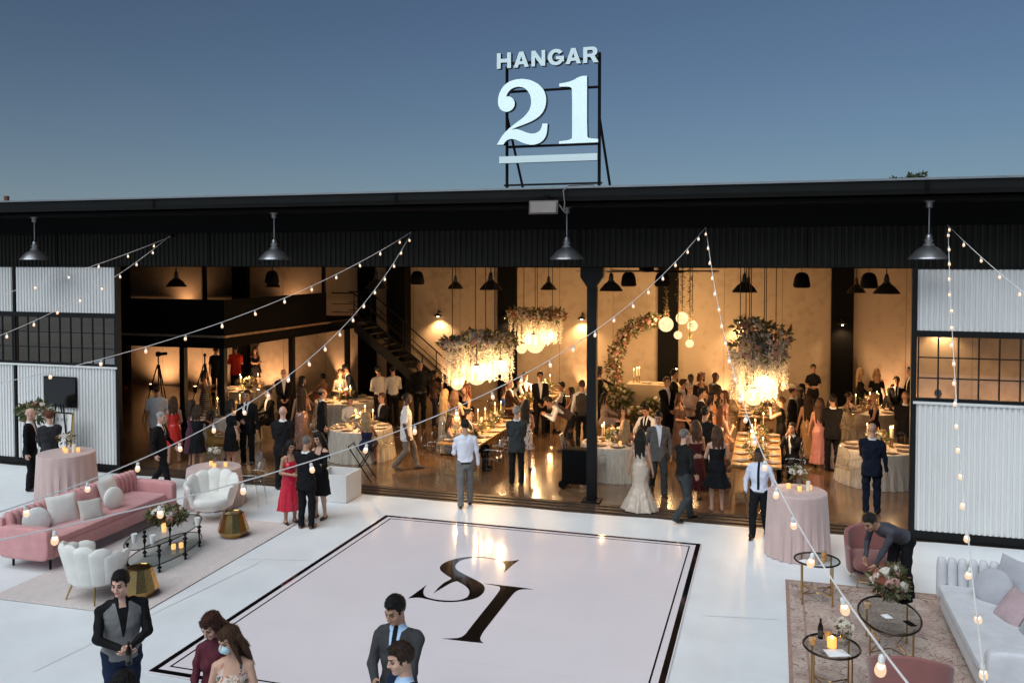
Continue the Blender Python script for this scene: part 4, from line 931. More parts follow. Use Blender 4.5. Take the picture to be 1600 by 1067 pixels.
# ================================================================ FLOWERS
def leafmat(nm, col): return mat(nm, col, .55, var=.35, vscale=12, spec=.35)
M_LEAF = leafmat('leaf_green', (.065,.080,.035)); M_LEAF2 = leafmat('leaf_olive', (.20,.19,.11)); M_LEAFD = leafmat('leaf_rust', (.16,.075,.035))
M_PETW = mat('petal_white', (.80,.74,.64), .6, var=.12, vscale=20); M_PETP = mat('petal_blush', (.62,.36,.30), .6, var=.2, vscale=20); M_PETR = mat('petal_rust', (.34,.11,.06), .6, var=.2)
def rand_in(c, r, rg, shell=.45):
    while True:
        v = rg.uniform(-1, 1, 3); l = np.linalg.norm(v)
        if shell < l < 1: return np.array(c) + v*np.array(r), v/l
def leaves(b, c, r, n, size, rg, mis=(0,1,2), pw=(.5,.35,.15), shell=.35, droop=0):
    for _ in range(n):
        p, o = rand_in(c, r, rg, shell); d = o + rg.uniform(-.8,.8,3) - np.array((0,0,droop)); d /= np.linalg.norm(d); s = size*rg.uniform(.6,1.5)
        q = np.cross(d, rg.uniform(-1,1,3)); q /= np.linalg.norm(q)+1e-9; k = np.cross(d, q)*.25*s
        b.add([p, p+d*s*.45+q*s*.24+k*.4, p+d*s, p+d*s*.45-q*s*.24+k*.4, p+d*s*.5], [(0,1,4),(1,2,4),(2,3,4),(3,0,4)], int(rg.choice(mis, p=pw)))
def blooms(b, c, r, n, size, rg, mis=(0,1,2), pw=(.6,.3,.1), shell=.55, hemi=False):
    for _ in range(n):
        p, o = rand_in(c, r, rg, shell)
        if hemi and o[2] < -.2: continue
        s = size*rg.uniform(.6,1.25); o = o + rg.uniform(-.25,.25,3); o /= np.linalg.norm(o); a = np.cross(o, (.3,.5,.8)); a /= np.linalg.norm(a)+1e-9; e = np.cross(o, a); mi = int(rg.choice(mis, p=pw)); n_ = 7
        vs = [p+o*s*.15]; 
        for ring, (rr, hh) in enumerate(((.30,.34),(.55,.22),(.5,-.15))):
            for k in range(n_):
                t = 6.283*k/n_ + ring*.45; w = 1+.18*math.sin(t*3+ring); vs.append(p + (a*math.cos(t)+e*math.sin(t))*s*rr*w + o*s*hh)
        fs = [(0,1+k,1+(k+1)%n_) for k in range(n_)] + [(1+r_*n_+k,1+(r_+1)*n_+k,1+(r_+1)*n_+(k+1)%n_,1+r_*n_+(k+1)%n_) for r_ in range(2) for k in range(n_)]
        b.add(vs, fs, mi)
ARR = 0
def arrangement(label, x, y, z, r=(.22,.18,.16), nl=160, nb=26, ls=.09, bs=.085, vase='bowl', cat='flowers', group=None, seed=None, bp=(.6,.3,.1), lp=(.5,.35,.15), name='flower_arrangement'):
    global ARR; ARR += 1; rg = np.random.default_rng(seed or 100+ARR)
    A = thing(name, label, cat, (x, y, z), 0, group); hz = {'bowl': .12, 'tall': .22, 'low': .05, 'none': 0}[vase]
    if vase != 'none':
        m = MB()
        if vase == 'tall': m.lathe([(.035,0),(.04,.02),(.025,.08),(.035,.18),(.045,.22)], n=12)
        elif vase == 'bowl': m.lathe([(.04,0),(.07,.02),(.085,.07),(.07,.12)], n=14)
        else: m.lathe([(.08,0),(.10,.02),(.09,.05)], n=12)
        m.build('vase', clear('clear_vase', (.85,.87,.85), .12) if vase != 'low' else mat('gold_vase', (.55,.36,.13), .25, metal=1, var=.1), A, smooth=True)
    b = MB(); leaves(b, (0,0,hz+r[2]*.75), r, nl, ls, rg, pw=lp); stuff(b.build('foliage', [M_LEAF, M_LEAF2, M_LEAFD], A))
    b = MB(); blooms(b, (0,0,hz+r[2]*.85), (r[0]*.92,r[1]*.92,r[2]*.95), nb, bs, rg, pw=bp, hemi=True); stuff(b.build('blossoms', [M_PETW, M_PETP, M_PETR], A, smooth=True))
    return A
M_GLOBE = {}
def globemat(L):
    k = round(L)
    if k not in M_GLOBE: 
        M_GLOBE[k] = emis('globe_glow_%d' % k, (1.0,.70,.36), 2.3); _t = M_GLOBE[k].node_tree
        tr_ = _n(_t, 'ShaderNodeBsdfTransparent'); mx_ = _n(_t, 'ShaderNodeMixShader'); mx_.inputs[0].default_value = .58; tx_ = _n(_t, 'ShaderNodeTexCoord'); nz_ = _n(_t, 'ShaderNodeTexNoise', Scale=9.0, Detail=3.0)
        cr_ = _n(_t, 'ShaderNodeMapRange'); cr_.inputs['To Min'].default_value = .9; cr_.inputs['To Max'].default_value = 2.6; _t.links.new(tx_.outputs['Object'], nz_.inputs['Vector']); _t.links.new(nz_.outputs['Fac'], cr_.inputs[0]); _t.links.new(cr_.outputs[0], _t.nodes['Emission'].inputs[1])
        _t.links.new(tr_.outputs[0], mx_.inputs[1]); _t.links.new(_t.nodes['Emission'].outputs[0], mx_.inputs[2]); _t.links.new(mx_.outputs[0], _t.nodes['Material Output'].inputs[0])
    return M_GLOBE[k]
GL = 14.0; GP = 270.0
def wisteria(rg, L):
    b = MB(); n = int(L*46)
    for i in range(n):
        z = -L*i/n; w = .050*(1-.6*i/n)
        for _ in range(2):
            p = np.array((rg.uniform(-w,w), rg.uniform(-w,w), z)); d = rg.uniform(-1,1,3); d[2] -= .6; d /= np.linalg.norm(d); q = np.cross(d, rg.uniform(-1,1,3)); q /= np.linalg.norm(q)+1e-9; s = .034
            b.add([p, p+d*s*.6+q*s*.5, p+d*s*1.2, p+d*s*.6-q*s*.5], [(0,1,2,3)])
    return b
M_WIST = mat('wisteria_petal', (.80,.75,.66), .7, var=.15, vscale=30)
for _m_, _f, _c in ((M_WIST,.45,(.85,.80,.70)),(M_PETW,.40,(.85,.78,.66)),(M_PETP,.40,(.75,.45,.38)),(M_PETR,.35,(.5,.18,.10)),(M_LEAF,.35,(.14,.18,.05)),(M_LEAF2,.35,(.32,.32,.14)),(M_LEAFD,.35,(.30,.16,.06))): translucent(_m_, _f, _c)
M_ROPE = mat('brown_rope', (.035,.022,.014), .8, var=.3)
def chandelier(label, x, y, zc, rx, ry, rz, globes, strandz, nst, ropes, seed, nl=700, nb=110, lobes=(), lp=(.25,.55,.20), bp=(.75,.22,.03)):
    rg = np.random.default_rng(seed); C = thing('floral_chandelier', label, 'chandelier', (x, y, zc))
    b = MB()
    for (ox, oy, oz, q) in lobes or ((0,0,0,1),): leaves(b, (ox,oy,oz), (rx*q,ry*q,rz*q), int(nl/max(1,len(lobes))), .13, rg, pw=lp)
    stuff(b.build('foliage', [M_LEAF, M_LEAF2, M_LEAFD], C)); b = MB()
    for (ox, oy, oz, q) in lobes or ((0,0,0,1),): blooms(b, (ox,oy,oz), (rx*q*.95,ry*q*.95,rz*q*.95), int(nb/max(1,len(lobes))), .105, rg, pw=bp)
    stuff(b.build('blossoms', [M_PETW, M_PETP, M_PETR], C, smooth=True))
    var = [wisteria(rg, L) for L in strandz]; me = []
    for v in var: o = v.build('wisteria_strand', M_WIST, C); me.append(o.data); bpy.data.objects.remove(o)
    for i in range(nst):
        ox, oy, oz, q = (lobes or ((0,0,0,1),))[int(rg.integers(len(lobes) or 1))]
        a = rg.uniform(0, 6.28); rr = math.sqrt(rg.uniform(.05,1)); o = link(bpy.data.objects.new('wisteria_strand', me[int(rg.integers(len(me)))]), C, (ox+rx*q*.9*rr*math.cos(a), oy+ry*q*.9*rr*math.sin(a), oz-rz*q*.3)); o.rotation_euler = (0,0,rg.uniform(0,6)); stuff(o)
    for (gx, gy, gz, r) in globes:
        m = MB(); m.ball((0,0,0), r, 24, 14); gl_ = m.build('globe', globemat(GL), C, smooth=True, loc=(gx,gy,gz)); lamp('globe_light', 'POINT', (0,0,0), GP*(r/.25)**2, (1.0,.60,.26), gl_, r*.4)
        m = MB(); m.tube([(gx,gy,gz+r*.95),(gx,gy,max(0, gz+r))], .012, 6); m.lathe([(r*.3,r*.93),(r*.3,r*1.03),(.02,r*1.06)], (gx,gy,gz), 12); m.build('globe_cap', M_ROPE, C)
    for (rx_, ry_) in ropes:
        m = MB(); m.tube([(rx_,ry_,0),(rx_,ry_,6.0-zc)], .011, 6); m.build('rope', M_ROPE, C)
    return C
chandelier('large floral cloud with white wisteria and globes over near left table', -6.98, 20.2, 2.98, .55,.5,.22,
    [(.10,-.25,-.84,.25),(-.46,-.1,-1.10,.155),(.62,.0,-.66,.185),(.28,.15,-.82,.20)], (.55,.75,.95), 120, [(-.62,0),(-.05,.1),(.28,-.1),(.45,.1)], 5, 480, 260, ((-.55,0,-.12,.75),(.0,0,.02,.95),(.52,.05,.0,.85)))
chandelier('rust toned floral cloud with globes over far left table', -6.95, 25.6, 3.22, .60,.5,.24,
    [(.06,-.2,-.82,.29),(-.42,0,-1.0,.16),(.50,0,-.60,.165)], (.45,.6,.8), 80, [(-.35,0),(-.02,.1),(.1,-.1),(.55,0)], 6, 520, 170, ((-.42,0,.05,.8),(.1,0,.0,.9),(.52,0,.04,.8)), (.15,.40,.45), (.55,.28,.17))
chandelier('tall leafy floral cloud with white wisteria and glowing globes at right', -.28, 20.2, 3.12, .52,.48,.34,
    [(-.12,-.25,-1.22,.20),(.16,-.1,-.98,.25),(.02,.15,-1.02,.17)], (.6,.8,1.0), 150, [(-.42,0),(-.3,.1),(-.22,0),(-.18,-.1),(.1,0),(.14,.1),(.35,0)], 7, 640, 210, ((-.15,0,.22,.85),(.25,0,.05,.95),(-.2,0,-.22,.95),(.2,0,-.25,.8)), (.5,.4,.1), (.55,.42,.03))
# hanging globes on leafy garland cords beside the sweetheart table
for i, (x, z, r, y) in enumerate(((-3.10,2.98,.225,26.6),(-2.62,3.18,.19,26.6),(-2.39,2.42,.125,26.6),(-2.72,2.68,.125,26.4),(-2.34,2.93,.16,26.9))):
    G_ = thing('hanging_globe_lamp', '%s glowing globe lamp on garland cord beside sweetheart table' % ('largest','upper middle','lowest','small left','right hand')[i], 'lamp', (x, y, z))
    m = MB(); m.ball((0,0,0), r, 24, 14); gl_ = m.build('globe', globemat(GL), G_, smooth=True); lamp('globe_light', 'POINT', (0,0,0), GP*(r/.25)**2, (1.0,.60,.26), gl_, r*.4)
    m = MB(); m.tube([(0,0,r),(0,0,6.0-z)], .014, 6); m.build('cord', M_ROPE, G_)
    rg = np.random.default_rng(40+i); b = MB()
    for zz in np.arange(r+.02, 3.2, .05 if i in (0,1,2) else .22): leaves(b, (0,0,zz), (.045,.045,.05), 3 if zz > r+.35 or i else 10, .07, rg, pw=(.3,.2,.5), shell=.2)
    stuff(b.build('garland', [M_LEAF, M_LEAF2, M_LEAFD], G_))
# floral half arch behind the sweetheart table
FA = thing('floral_arch', 'tall curved floral half arch behind the sweetheart table', 'floral arch', (-4.75,27.4,0)); rg = np.random.default_rng(8)
pth = [(-.05,0,1.0),(-.10,0,1.4),(-.05,0,1.9),(.12,0,2.35),(.42,0,2.75),(.85,0,2.98),(1.2,0,3.05)]
m = MB(); m.tube([(0,0,0)] + pth, .025, 6); m.build('frame', M_STEEL, FA, smooth=True); b = MB(); b2 = MB()
for i in range(len(pth)-1):
    for t in (.2,.5,.8):
        c = np.array(pth[i])*(1-t) + np.array(pth[i+1])*t; leaves(b, c, (.24,.2,.22), 55, .12, rg, pw=(.35,.3,.35)); blooms(b2, c, (.22,.18,.2), 9, .11, rg, pw=(.45,.4,.15))
stuff(b.build('foliage', [M_LEAF, M_LEAF2, M_LEAFD], FA)); stuff(b2.build('blossoms', [M_PETW, M_PETP, M_PETR], FA, smooth=True))
# ================================================================ TABLES AND CHAIRS
M_CREAM = mat('cream_crushed_cloth', (.55,.49,.40), .5, var=.22, vscale=26, bump=.8, bscale=34, stretch=(1,1,.18), sheen=.3)
M_BLUSH = mat('blush_cloth', (.56,.40,.37), .62, var=.08, vscale=9, bump=.25, bscale=12, sheen=.4, stretch=(1,1,.3))
def drape(r, h, folds, amp, seed, puddle=.0, n=120):
    ph = random.Random(seed).uniform(0, 6); b = MB(); rr = random.Random(seed+1); off = [rr.uniform(.6,1.3) for _ in range(folds)]
    def wob(t, z, i):
        dn = max(0, (h-.04-z)/h); k = off[int((t/(2*math.pi))*folds) % folds]
        return 1 + amp*dn*(math.sin(t*folds+ph)*k + .45*math.sin(t*folds*2.3+ph*2)) + .06*dn
    prof = [(r*.02,h+.004),(r*.5,h+.004),(r*.97,h+.003),(r*1.0,h-.006),(r*1.012,h-.03)] + [(r*(1.012+.03*k/10), h-.03-(h-.035)*k/10) for k in range(1,11)]
    vs = []; fs = []
    for i, (q, z) in enumerate(prof):
        for k in range(n):
            t = 2*math.pi*k/n; w = wob(t, z, i) if i > 3 else 1; vs.append((q*w*math.cos(t), q*w*math.sin(t), z))
    for i in range(len(prof)-1):
        for k in range(n): fs.append((i*n+k, (i+1)*n+k, (i+1)*n+(k+1)%n, i*n+(k+1)%n))
    fs.append(tuple(range(n))); b.add(vs, fs); return b
def round_table(label, x, y, r, h, m_, folds=26, amp=.035, seed=1, group=None):
    T = thing('round_table', label, 'table', (x, y, 0), 0, group)
    drape(r, h, folds, amp, seed).build('tablecloth', m_, T, smooth=True)
    m = MB(); m.lathe([(r*.985,h-.03),(r*.985,h-.004)], n=40); m.build('tabletop', mat('plywood', (.35,.24,.14), .7), T)
    m = MB(); m.tube([(0,0,0),(0,0,h-.03)], .05, 10); m.build('leg', M_STEEL, T)
    return T
M_WOOD = mat('farm_table_wood', (.34,.185,.075), .45, var=.3, vscale=2.2, bump=.15, bscale=8, stretch=(8,.6,1))
def long_table(label, x, y0, y1, w=1.0):
    T = thing('farm_table', label, 'table', (x, y0, 0)); L = y1-y0; n = 5
    for i in range(n):
        m = MB(); m.box(-w/2+w*i/n+.003, -w/2+w*(i+1)/n-.003, 0, L, .715, .76); m.build('plank', M_WOOD, T, bevel=.004)
    for yy in (.35, L-.35):
        m = MB(); m.box(-w*.42, w*.42, yy-.05, yy+.05, .0, .08); m.box(-w*.42, w*.42, yy-.045, yy+.045, .62, .712); m.box(-.20,-.12,yy-.04,yy+.04,.082,.618); m.box(.12,.20,yy-.04,yy+.04,.082,.618); m.build('trestle', M_WOOD, T)
    m = MB(); m.box(-.04,.04,.42,L-.42,.30,.40); m.build('stretcher', M_WOOD, T)
    return T
M_ACR = clear('clear_acrylic', (.93,.93,.92), refl=.07, rough=.04, edge=.45)
def ghost_chair():
    C = thing('acrylic_chair', 'clear acrylic chair', 'chair')
    m = MB(); m.box(-.21,.21,-.21,.20,.435,.46); m.build('seat', M_ACR, C, bevel=.008)
    b = MB(); n = 24; vs = []; fs = []
    for yy in (.20,.222):
        for k in range(n): t = 2*math.pi*k/n; vs.append((.19*math.cos(t), yy + .05*(.73+.24*math.sin(t)-.5), .73+.215*math.sin(t)))
    fs = [tuple(range(n)), tuple(range(n,2*n))[::-1]] + [(k,n+k,n+(k+1)%n,(k+1)%n) for k in range(n)]
    b.add(vs, fs); b.build('backrest', M_ACR, C)
    b = MB(); b.tube([(.195*math.cos(t), .211 + .05*(.23+.24*math.sin(t)), .73+.22*math.sin(t)) for t in np.linspace(0, 2*math.pi, 25)], .013, 6); b.tube([(-.16,.19,.45),(-.13,.21,.56)], .014, 6); b.tube([(.16,.19,.45),(.13,.21,.56)], .014, 6); b.build('back_frame', M_ACR, C, smooth=True)
    for sx in (-1,1):
        for yy, ly in ((-.19,-.21),(.18,.24)):
            b = MB(); b.tube([(sx*.19,yy,.436),(sx*.20,ly,0)], [.018,.013], 6); b.build('leg', M_ACR, C, smooth=True)
        b = MB(); b.tube([(sx*.20,.20,.66),(sx*.235,.05,.67),(sx*.235,-.12,.66),(sx*.205,-.16,.46)], .012, 6); b.build('armrest', M_ACR, C, smooth=True)
    return C
GC0 = ghost_chair(); GCN = [0]
def chair(x, y, deg, label, group):
    """deg: direction the sitter faces; 0 faces the camera"""
    if GCN[0] == 0: o = GC0; o.location = (x, y, .001); o.rotation_euler = (0,0,R(deg))
    else: o = copy_tree(GC0, None, (x, y, .001), R(deg))
    GCN[0] += 1; o['label'] = label; o['group'] = group; return o
def ring_chairs(x, y, r, angs, nm):
    for a in angs: chair(x+r*math.cos(R(a)), y+r*math.sin(R(a)), a-90, 'clear acrylic chair at the %s' % nm, 'chairs at the %s' % nm)
M_PLATE = mat('charger_plate', (.30,.17,.09), .35, metal=.3, var=.2); M_NAP = mat('napkin', (.50,.40,.32), .8, bump=.3, bscale=30)
M_PORC = mat('porcelain', (.68,.62,.54), .25, var=.03); M_WAX = mat('ivory_wax', (.78,.66,.46), .5, emit=(1,.5,.15), estr=.25); M_FLAME = emis('candle_flame', (1.0,.66,.26), 26); M_GOLD = mat('polished_gold', (.62,.40,.15), .22, metal=1.0, var=.08)
_m = MB(); _m.lathe([(.155,0),(.165,.012),(.12,.008),(.11,.006)], n=20); _pl = _m.build('charger', M_PLATE, None, smooth=True); me_ch = _pl.data; bpy.data.objects.remove(_pl)
_m = MB(); _m.lathe([(.07,.013),(.125,.024),(.118,.022),(.07,.018)], n=20); _pl = _m.build('dinner_plate', M_PORC, None, smooth=True); me_dp = _pl.data; bpy.data.objects.remove(_pl)
_m = MB(); _m.add([(-.035,-.17,.028),(.04,-.165,.036),(.045,.15,.030),(-.03,.155,.04),(0,0,.052)], [(0,1,4),(1,2,4),(2,3,4),(3,0,4)]); _m.box(-.03,.035,-.15,.13,.0255,.029); _pl = _m.build('napkin', M_NAP, None); me_np = _pl.data; bpy.data.objects.remove(_pl)
_m = MB(); _m.lathe([(.03,0),(.032,.004),(.005,.01),(.004,.09),(.025,.11),(.036,.15),(.034,.19),(.030,.20)], n=12); _pl = _m.build('wine_glass', clear('stemware', (.93,.93,.92), .10, .03, .5), None, smooth=True); me_wg = _pl.data; bpy.data.objects.remove(_pl)
_m = MB(); _m.lathe([(.040,0),(.042,.006),(.012,.014),(.010,.07),(.016,.085),(.016,.10)], n=12); _pl = _m.build('candlestick', M_GOLD, None, smooth=True); me_cs = _pl.data; bpy.data.objects.remove(_pl)
_m = MB(); _m.lathe([(.0105,.0),(.0095,.20),(.006,.235)], n=8); _pl = _m.build('taper', M_WAX, None, smooth=True); me_tp = _pl.data; bpy.data.objects.remove(_pl)
_m = MB(); _m.lathe([(.002,.235),(.009,.250),(.008,.265),(.001,.295)], n=8); _pl = _m.build('flame', M_FLAME, None, smooth=True); me_fl = _pl.data; bpy.data.objects.remove(_pl)
_m = MB(); _m.lathe([(.033,0),(.036,.01),(.036,.075),(.034,.08)], n=14); _pl = _m.build('votive_glass', mat('amber_votive', (.75,.42,.18), .2, var=.1, emit=(1,.48,.14), estr=1.1), None, smooth=True); me_vo = _pl.data; bpy.data.objects.remove(_pl)
def setting(x, y, z, deg, nm):
    T = thing('place_setting', 'plate with napkin on the %s' % nm, 'plate', (x, y, z), R(deg), 'place settings on the %s' % nm)
    for me, k in ((me_ch,'charger'),(me_dp,'dinner_plate'),(me_np,'napkin')): link(bpy.data.objects.new(k, me), T)
def glass(x, y, z, nm):
    o = link(bpy.data.objects.new('wine_glass', me_wg), None, (x, y, z)); tag(o, 'stemmed wine glass on the %s' % nm, 'glass', 'glasses on the %s' % nm)
def candle(x, y, z, nm, tall=1.0, light=0):
    T = thing('taper_candle', 'lit taper candle on the %s' % nm, 'candle', (x, y, z), 0, 'taper candles on the %s' % nm)
    cs = link(bpy.data.objects.new('candlestick', me_cs), T); cs.scale = (1,1,tall*1.3)
    tp = link(bpy.data.objects.new('taper', me_tp), T, (0,0,.099*tall*1.3)); fl_ = link(bpy.data.objects.new('flame', me_fl), T, (0,0,.099*tall*1.3))
    if light: lamp('candle_light', 'POINT', (0,0,.45+.1*tall), light, (1,.56,.24), T, .03)
def votive(x, y, z, nm):
    o = link(bpy.data.objects.new('votive_candle', me_vo), None, (x, y, z)); tag(o, 'amber votive on the %s' % nm, 'candle', 'votive candles on the %s' % nm)
CL = 30.0
def dress_round(nm, x, y, r, h, n=8, seed=0, skip=(), cand=4, arr=(.24,.22,.17), nl=150, nb=26):
    rg = random.Random(seed); a0 = rg.uniform(0, 45)
    for k in range(n):
        if k in skip: continue
        a = a0+360*k/n; setting(x+(r-.22)*math.cos(R(a)), y+(r-.22)*math.sin(R(a)), h+.006, a-90, nm); b = a+14
        glass(x+(r-.42)*math.cos(R(b)), y+(r-.42)*math.sin(R(b)), h+.006, nm)
    arrangement('white and blush centrepiece on the %s' % nm, x, y, h+.005, arr, nl, nb, vase='low')
    for k in range(cand):
        a = rg.uniform(0, 360); q = rg.uniform(.26,.38); candle(x+q*math.cos(R(a)), y+q*math.sin(R(a)), h+.006, nm, rg.uniform(.8,1.7), CL if k < 2 else 0)
    for k in range(3):
        a = rg.uniform(0, 360); votive(x+.33*math.cos(R(a)), y+.33*math.sin(R(a)), h+.006, nm)
ROUND = [('round table under the mezzanine', -16.3, 24.6, .85), ('round table left of the doorway', -14.2, 20.4, .80), ('large round table in front of the stair', -12.2, 23.4, .92), ('round table behind the white bin', -9.85, 19.65, .78),
         ('round table right of the front column', -3.42, 19.65, .76), ('small round table by the right wall', 2.55, 25.9, .80), ('round table beside right galvanised wall', 2.25, 20.75, .80)]
for i, (nm, x, y, r) in enumerate(ROUND):
    round_table(nm[0].upper()+nm[1:] + ' under a cream crushed cloth', x, y, r, .76, M_CREAM, 30, .03, 10+i)
    dress_round(nm, x, y, r, .765, 8, i+3)
    ring_chairs(x, y, r+.22, [[20,80,140,200,320],[150,210,330],[200,250,300,340,60],[190,330,30],[215,250,100,160],[200,240,330],[230,60,120,0]][i], nm)
LONG = [('near farm table in left row', -6.8, 18.35, 21.7), ('far farm table in left row', -6.85, 23.4, 27.3), ('near farm table in right row', -.30, 18.2, 21.75), ('far farm table in right row', -.38, 23.9, 26.4)]
for i, (nm, x, y0, y1) in enumerate(LONG):
    long_table(nm[0].upper()+nm[1:] + ' of honey wood planks', x, y0, y1); L = y1-y0; n = int(L/.62)
    rg = random.Random(50+i)
    for k in range(n):
        yy = y0+.36+(L-.7)*k/(n-1)
        for s in (-1,1):
            setting(x+s*.31, yy, .762, 90*s, nm); glass(x+s*.20, yy+.2, .761, nm)
            if not (i == 0 and s == -1 and k > 2) and not (i == 2 and k > 3): chair(x+s*.72, yy, s*90-180+180 if False else (-90 if s > 0 else 90), 'clear acrylic chair at the %s' % nm, 'chairs at the %s' % nm)
    for k in range(max(2, n-1)):
        yy = y0+.45+(L-.9)*k/(max(1,n-2)); arrangement('leafy centrepiece on the %s' % nm, x+rg.uniform(-.05,.05), yy, .762, (.20,.20,.12), 120, 18, vase='low', group='centrepieces along the %s' % nm)
    for k in range(7):
        candle(x+rg.uniform(-.15,.15), y0+.3+(L-.6)*k/6+rg.uniform(-.1,.1), .762, nm, rg.uniform(.8,2.0), CL if k % 2 == 0 else 0)
    for k in range(5): votive(x+rg.choice((-1,1))*rg.uniform(.1,.17), y0+.5+(L-1)*k/4+.12, .762, nm)
# sweetheart table on a low riser, flowers heaped in front
rs = MB(); rs.box(-5.2,-1.9,26.6,28.6,.001,.30); struct(rs.build('riser', mat('riser_paint', (.16,.11,.07), .6)))
SWT = thing('sweetheart_table', 'small draped sweetheart table on riser before the tan wall', 'table', (-3.5,27.35,.30))
m = MB(); m.box(-.88,.88,-.38,.38,.0,.775); m.build('tablecloth', mat('ivory_linen', (.42,.33,.23), .7, var=.08, bump=.3, bscale=14, stretch=(1,1,.3)), SWT, bevel=.02)
for k, (dx, dy) in enumerate(((-.68,-.05),(-.60,.08),(-.5,-.1),(.5,.0),(.62,.08),(.66,-.1))): candle(-3.5+dx, 27.35+dy, 1.077, 'sweetheart table', 1.2+.25*(k % 3), CL if k in (0,3) else 0)
for dx in (-.25,.25): setting(-3.5+dx, 27.3, 1.077, 0, 'sweetheart table')
arrangement('dark leafy flower bank spilling left of the sweetheart table', -4.75, 26.95, .30, (.62,.32,.40), 620, 60, .14, .12, 'none', bp=(.75,.2,.05), lp=(.8,.15,.05))
arrangement('dark leafy flower bank below the sweetheart table', -3.1, 26.85, .30, (.72,.25,.24), 520, 60, .13, .12, 'none', bp=(.75,.2,.05), lp=(.8,.15,.05))
arrangement('white flower bank at foot of the riser', -3.9, 26.3, .0, (.75,.25,.26), 420, 70, .12, .12, 'none', bp=(.7,.25,.05), lp=(.6,.3,.1))
# cocktail tables outside, low lounge table at the threshold
for (nm, x, y, r, h, sd) in (('tall cocktail table beside the welcome sign', -13.55, 14.05, .53, 1.07, 31), ('tall cocktail table at the right of the doorway', .42, 15.2, .47, 1.07, 33), ('low table behind the pink sofa', -10.75, 14.95, .52, .76, 35)):
    round_table(nm[0].upper()+nm[1:] + ' with blush cloth to the floor', x, y, r, h, M_BLUSH, 22, .05, sd)
    arrangement('small white flower bunch on the %s' % nm, x+.02, y-.02, h+.005, (.15,.13,.10), 60, 14, .07, .08, 'tall', bp=(.9,.1,0))
    for k in range(3): votive(x-.14+.17*k, y+.10-.13*(k % 2), h+.006, nm)
    if h > 1: 
        m = MB(); m.lathe([(.035,0),(.035,.16),(.03,.165)], n=12); tag(m.build('pillar_candle', mat('pillar_wax', (.75,.70,.60), .5, emit=(1,.7,.4), estr=.15), None, smooth=True, loc=(x+.17,y+.02,h+.006)), 'white pillar candle on the %s' % nm, 'candle')
ring_chairs(-10.75, 14.95, .78, (10,60), 'low table behind the pink sofa')
# ================================================================ LOUNGE FURNITURE
def velvet(nm, col, r=.75): return mat(nm, col, r, var=.10, vscale=5, bump=.10, bscale=20, sheen=.3, spec=.25)
M_PINK = velvet('pink_velvet', (.60,.29,.29)); M_ROSE = velvet('dusty_rose_velvet', (.235,.09,.082)); M_IVORY = velvet('ivory_boucle', (.76,.735,.68)); M_PGREY = velvet('pale_grey_velvet', (.56,.56,.58)); M_CREAMV = velvet('cream_velvet', (.82,.79,.74))
def sup(b, c, s, e=.35, n=28, m_=14, mi=0, e2=None, rz=0.0, tilt=0.0):
    """superellipsoid cushion"""
    e2 = e2 or e; sg = lambda v, p: math.copysign(abs(v)**p, v); vs = []; fs = []
    for i in range(m_+1):
        ph = -math.pi/2 + math.pi*i/m_
        for k in range(n):
            t = 2*math.pi*k/n; x = s[0]*sg(math.cos(ph), e2)*sg(math.cos(t), e); y = s[1]*sg(math.cos(ph), e2)*sg(math.sin(t), e); z = s[2]*sg(math.sin(ph), e2)
            v = Matrix.Rotation(rz, 3, 'Z') @ (Matrix.Rotation(tilt, 3, 'X') @ Vector((x, y, z))); vs.append((c[0]+v.x, c[1]+v.y, c[2]+v.z))
    for i in range(m_):
        for k in range(n): fs.append((i*n+k, i*n+(k+1)%n, (i+1)*n+(k+1)%n, (i+1)*n+k))
    b.add(vs, fs, mi); return b
def legs(T, pts, h, r0, r1, m_, splay=.03):
    for (x, y) in pts:
        m = MB(); m.tube([(x, y, h), (x*(1+splay), y*(1+splay), 0)], [r0, r1], 8); m.build('leg', m_, T, smooth=True)
M_BRASS = mat('brushed_brass', (.50,.31,.11), .32, metal=1.0, var=.1)
# pink sofa, local frame: faces +X after rotation (built facing -Y, length along X)
SF = thing('pink_sofa', 'long pink velvet sofa with channel tufted back in left lounge', 'sofa', (-11.38,12.42,0), R(90+1.5))
HL = 1.60
m = MB(); sup(m, (0,-.02,.30), (HL-.02,.46,.13), .12, 40, 12, e2=.25); m.build('base', M_PINK, SF, smooth=True)
m = MB(); sup(m, (0,-.06,.455), (HL-.20,.42,.075), .14, 40, 10, e2=.45); m.build('seat_cushion', M_PINK, SF, smooth=True)
n = 26
for k in range(n):
    x = -HL+.16+(2*HL-.32)*k/(n-1); m = MB(); sup(m, (x,.38,.62), ((2*HL-.32)/n*.56,.10,.26), .8, 12, 10, e2=.6, tilt=-.10); m.build('back_channel', M_PINK, SF, smooth=True)
m = MB(); m.box(-HL+.03,HL-.03,.40,.50,.22,.80); m.build('back_panel', M_PINK, SF, bevel=.03)
for s in (-1,1):
    m = MB(); sup(m, (s*(HL-.07),-.02,.44), (.085,.48,.26), .22, 24, 12, e2=.3); m.build('arm', M_PINK, SF, smooth=True)
legs(SF, [(sx*1.4, sy*.36) for sx in (-1,1) for sy in (-1,1)], .18, .022, .018, M_STEEL, 0)
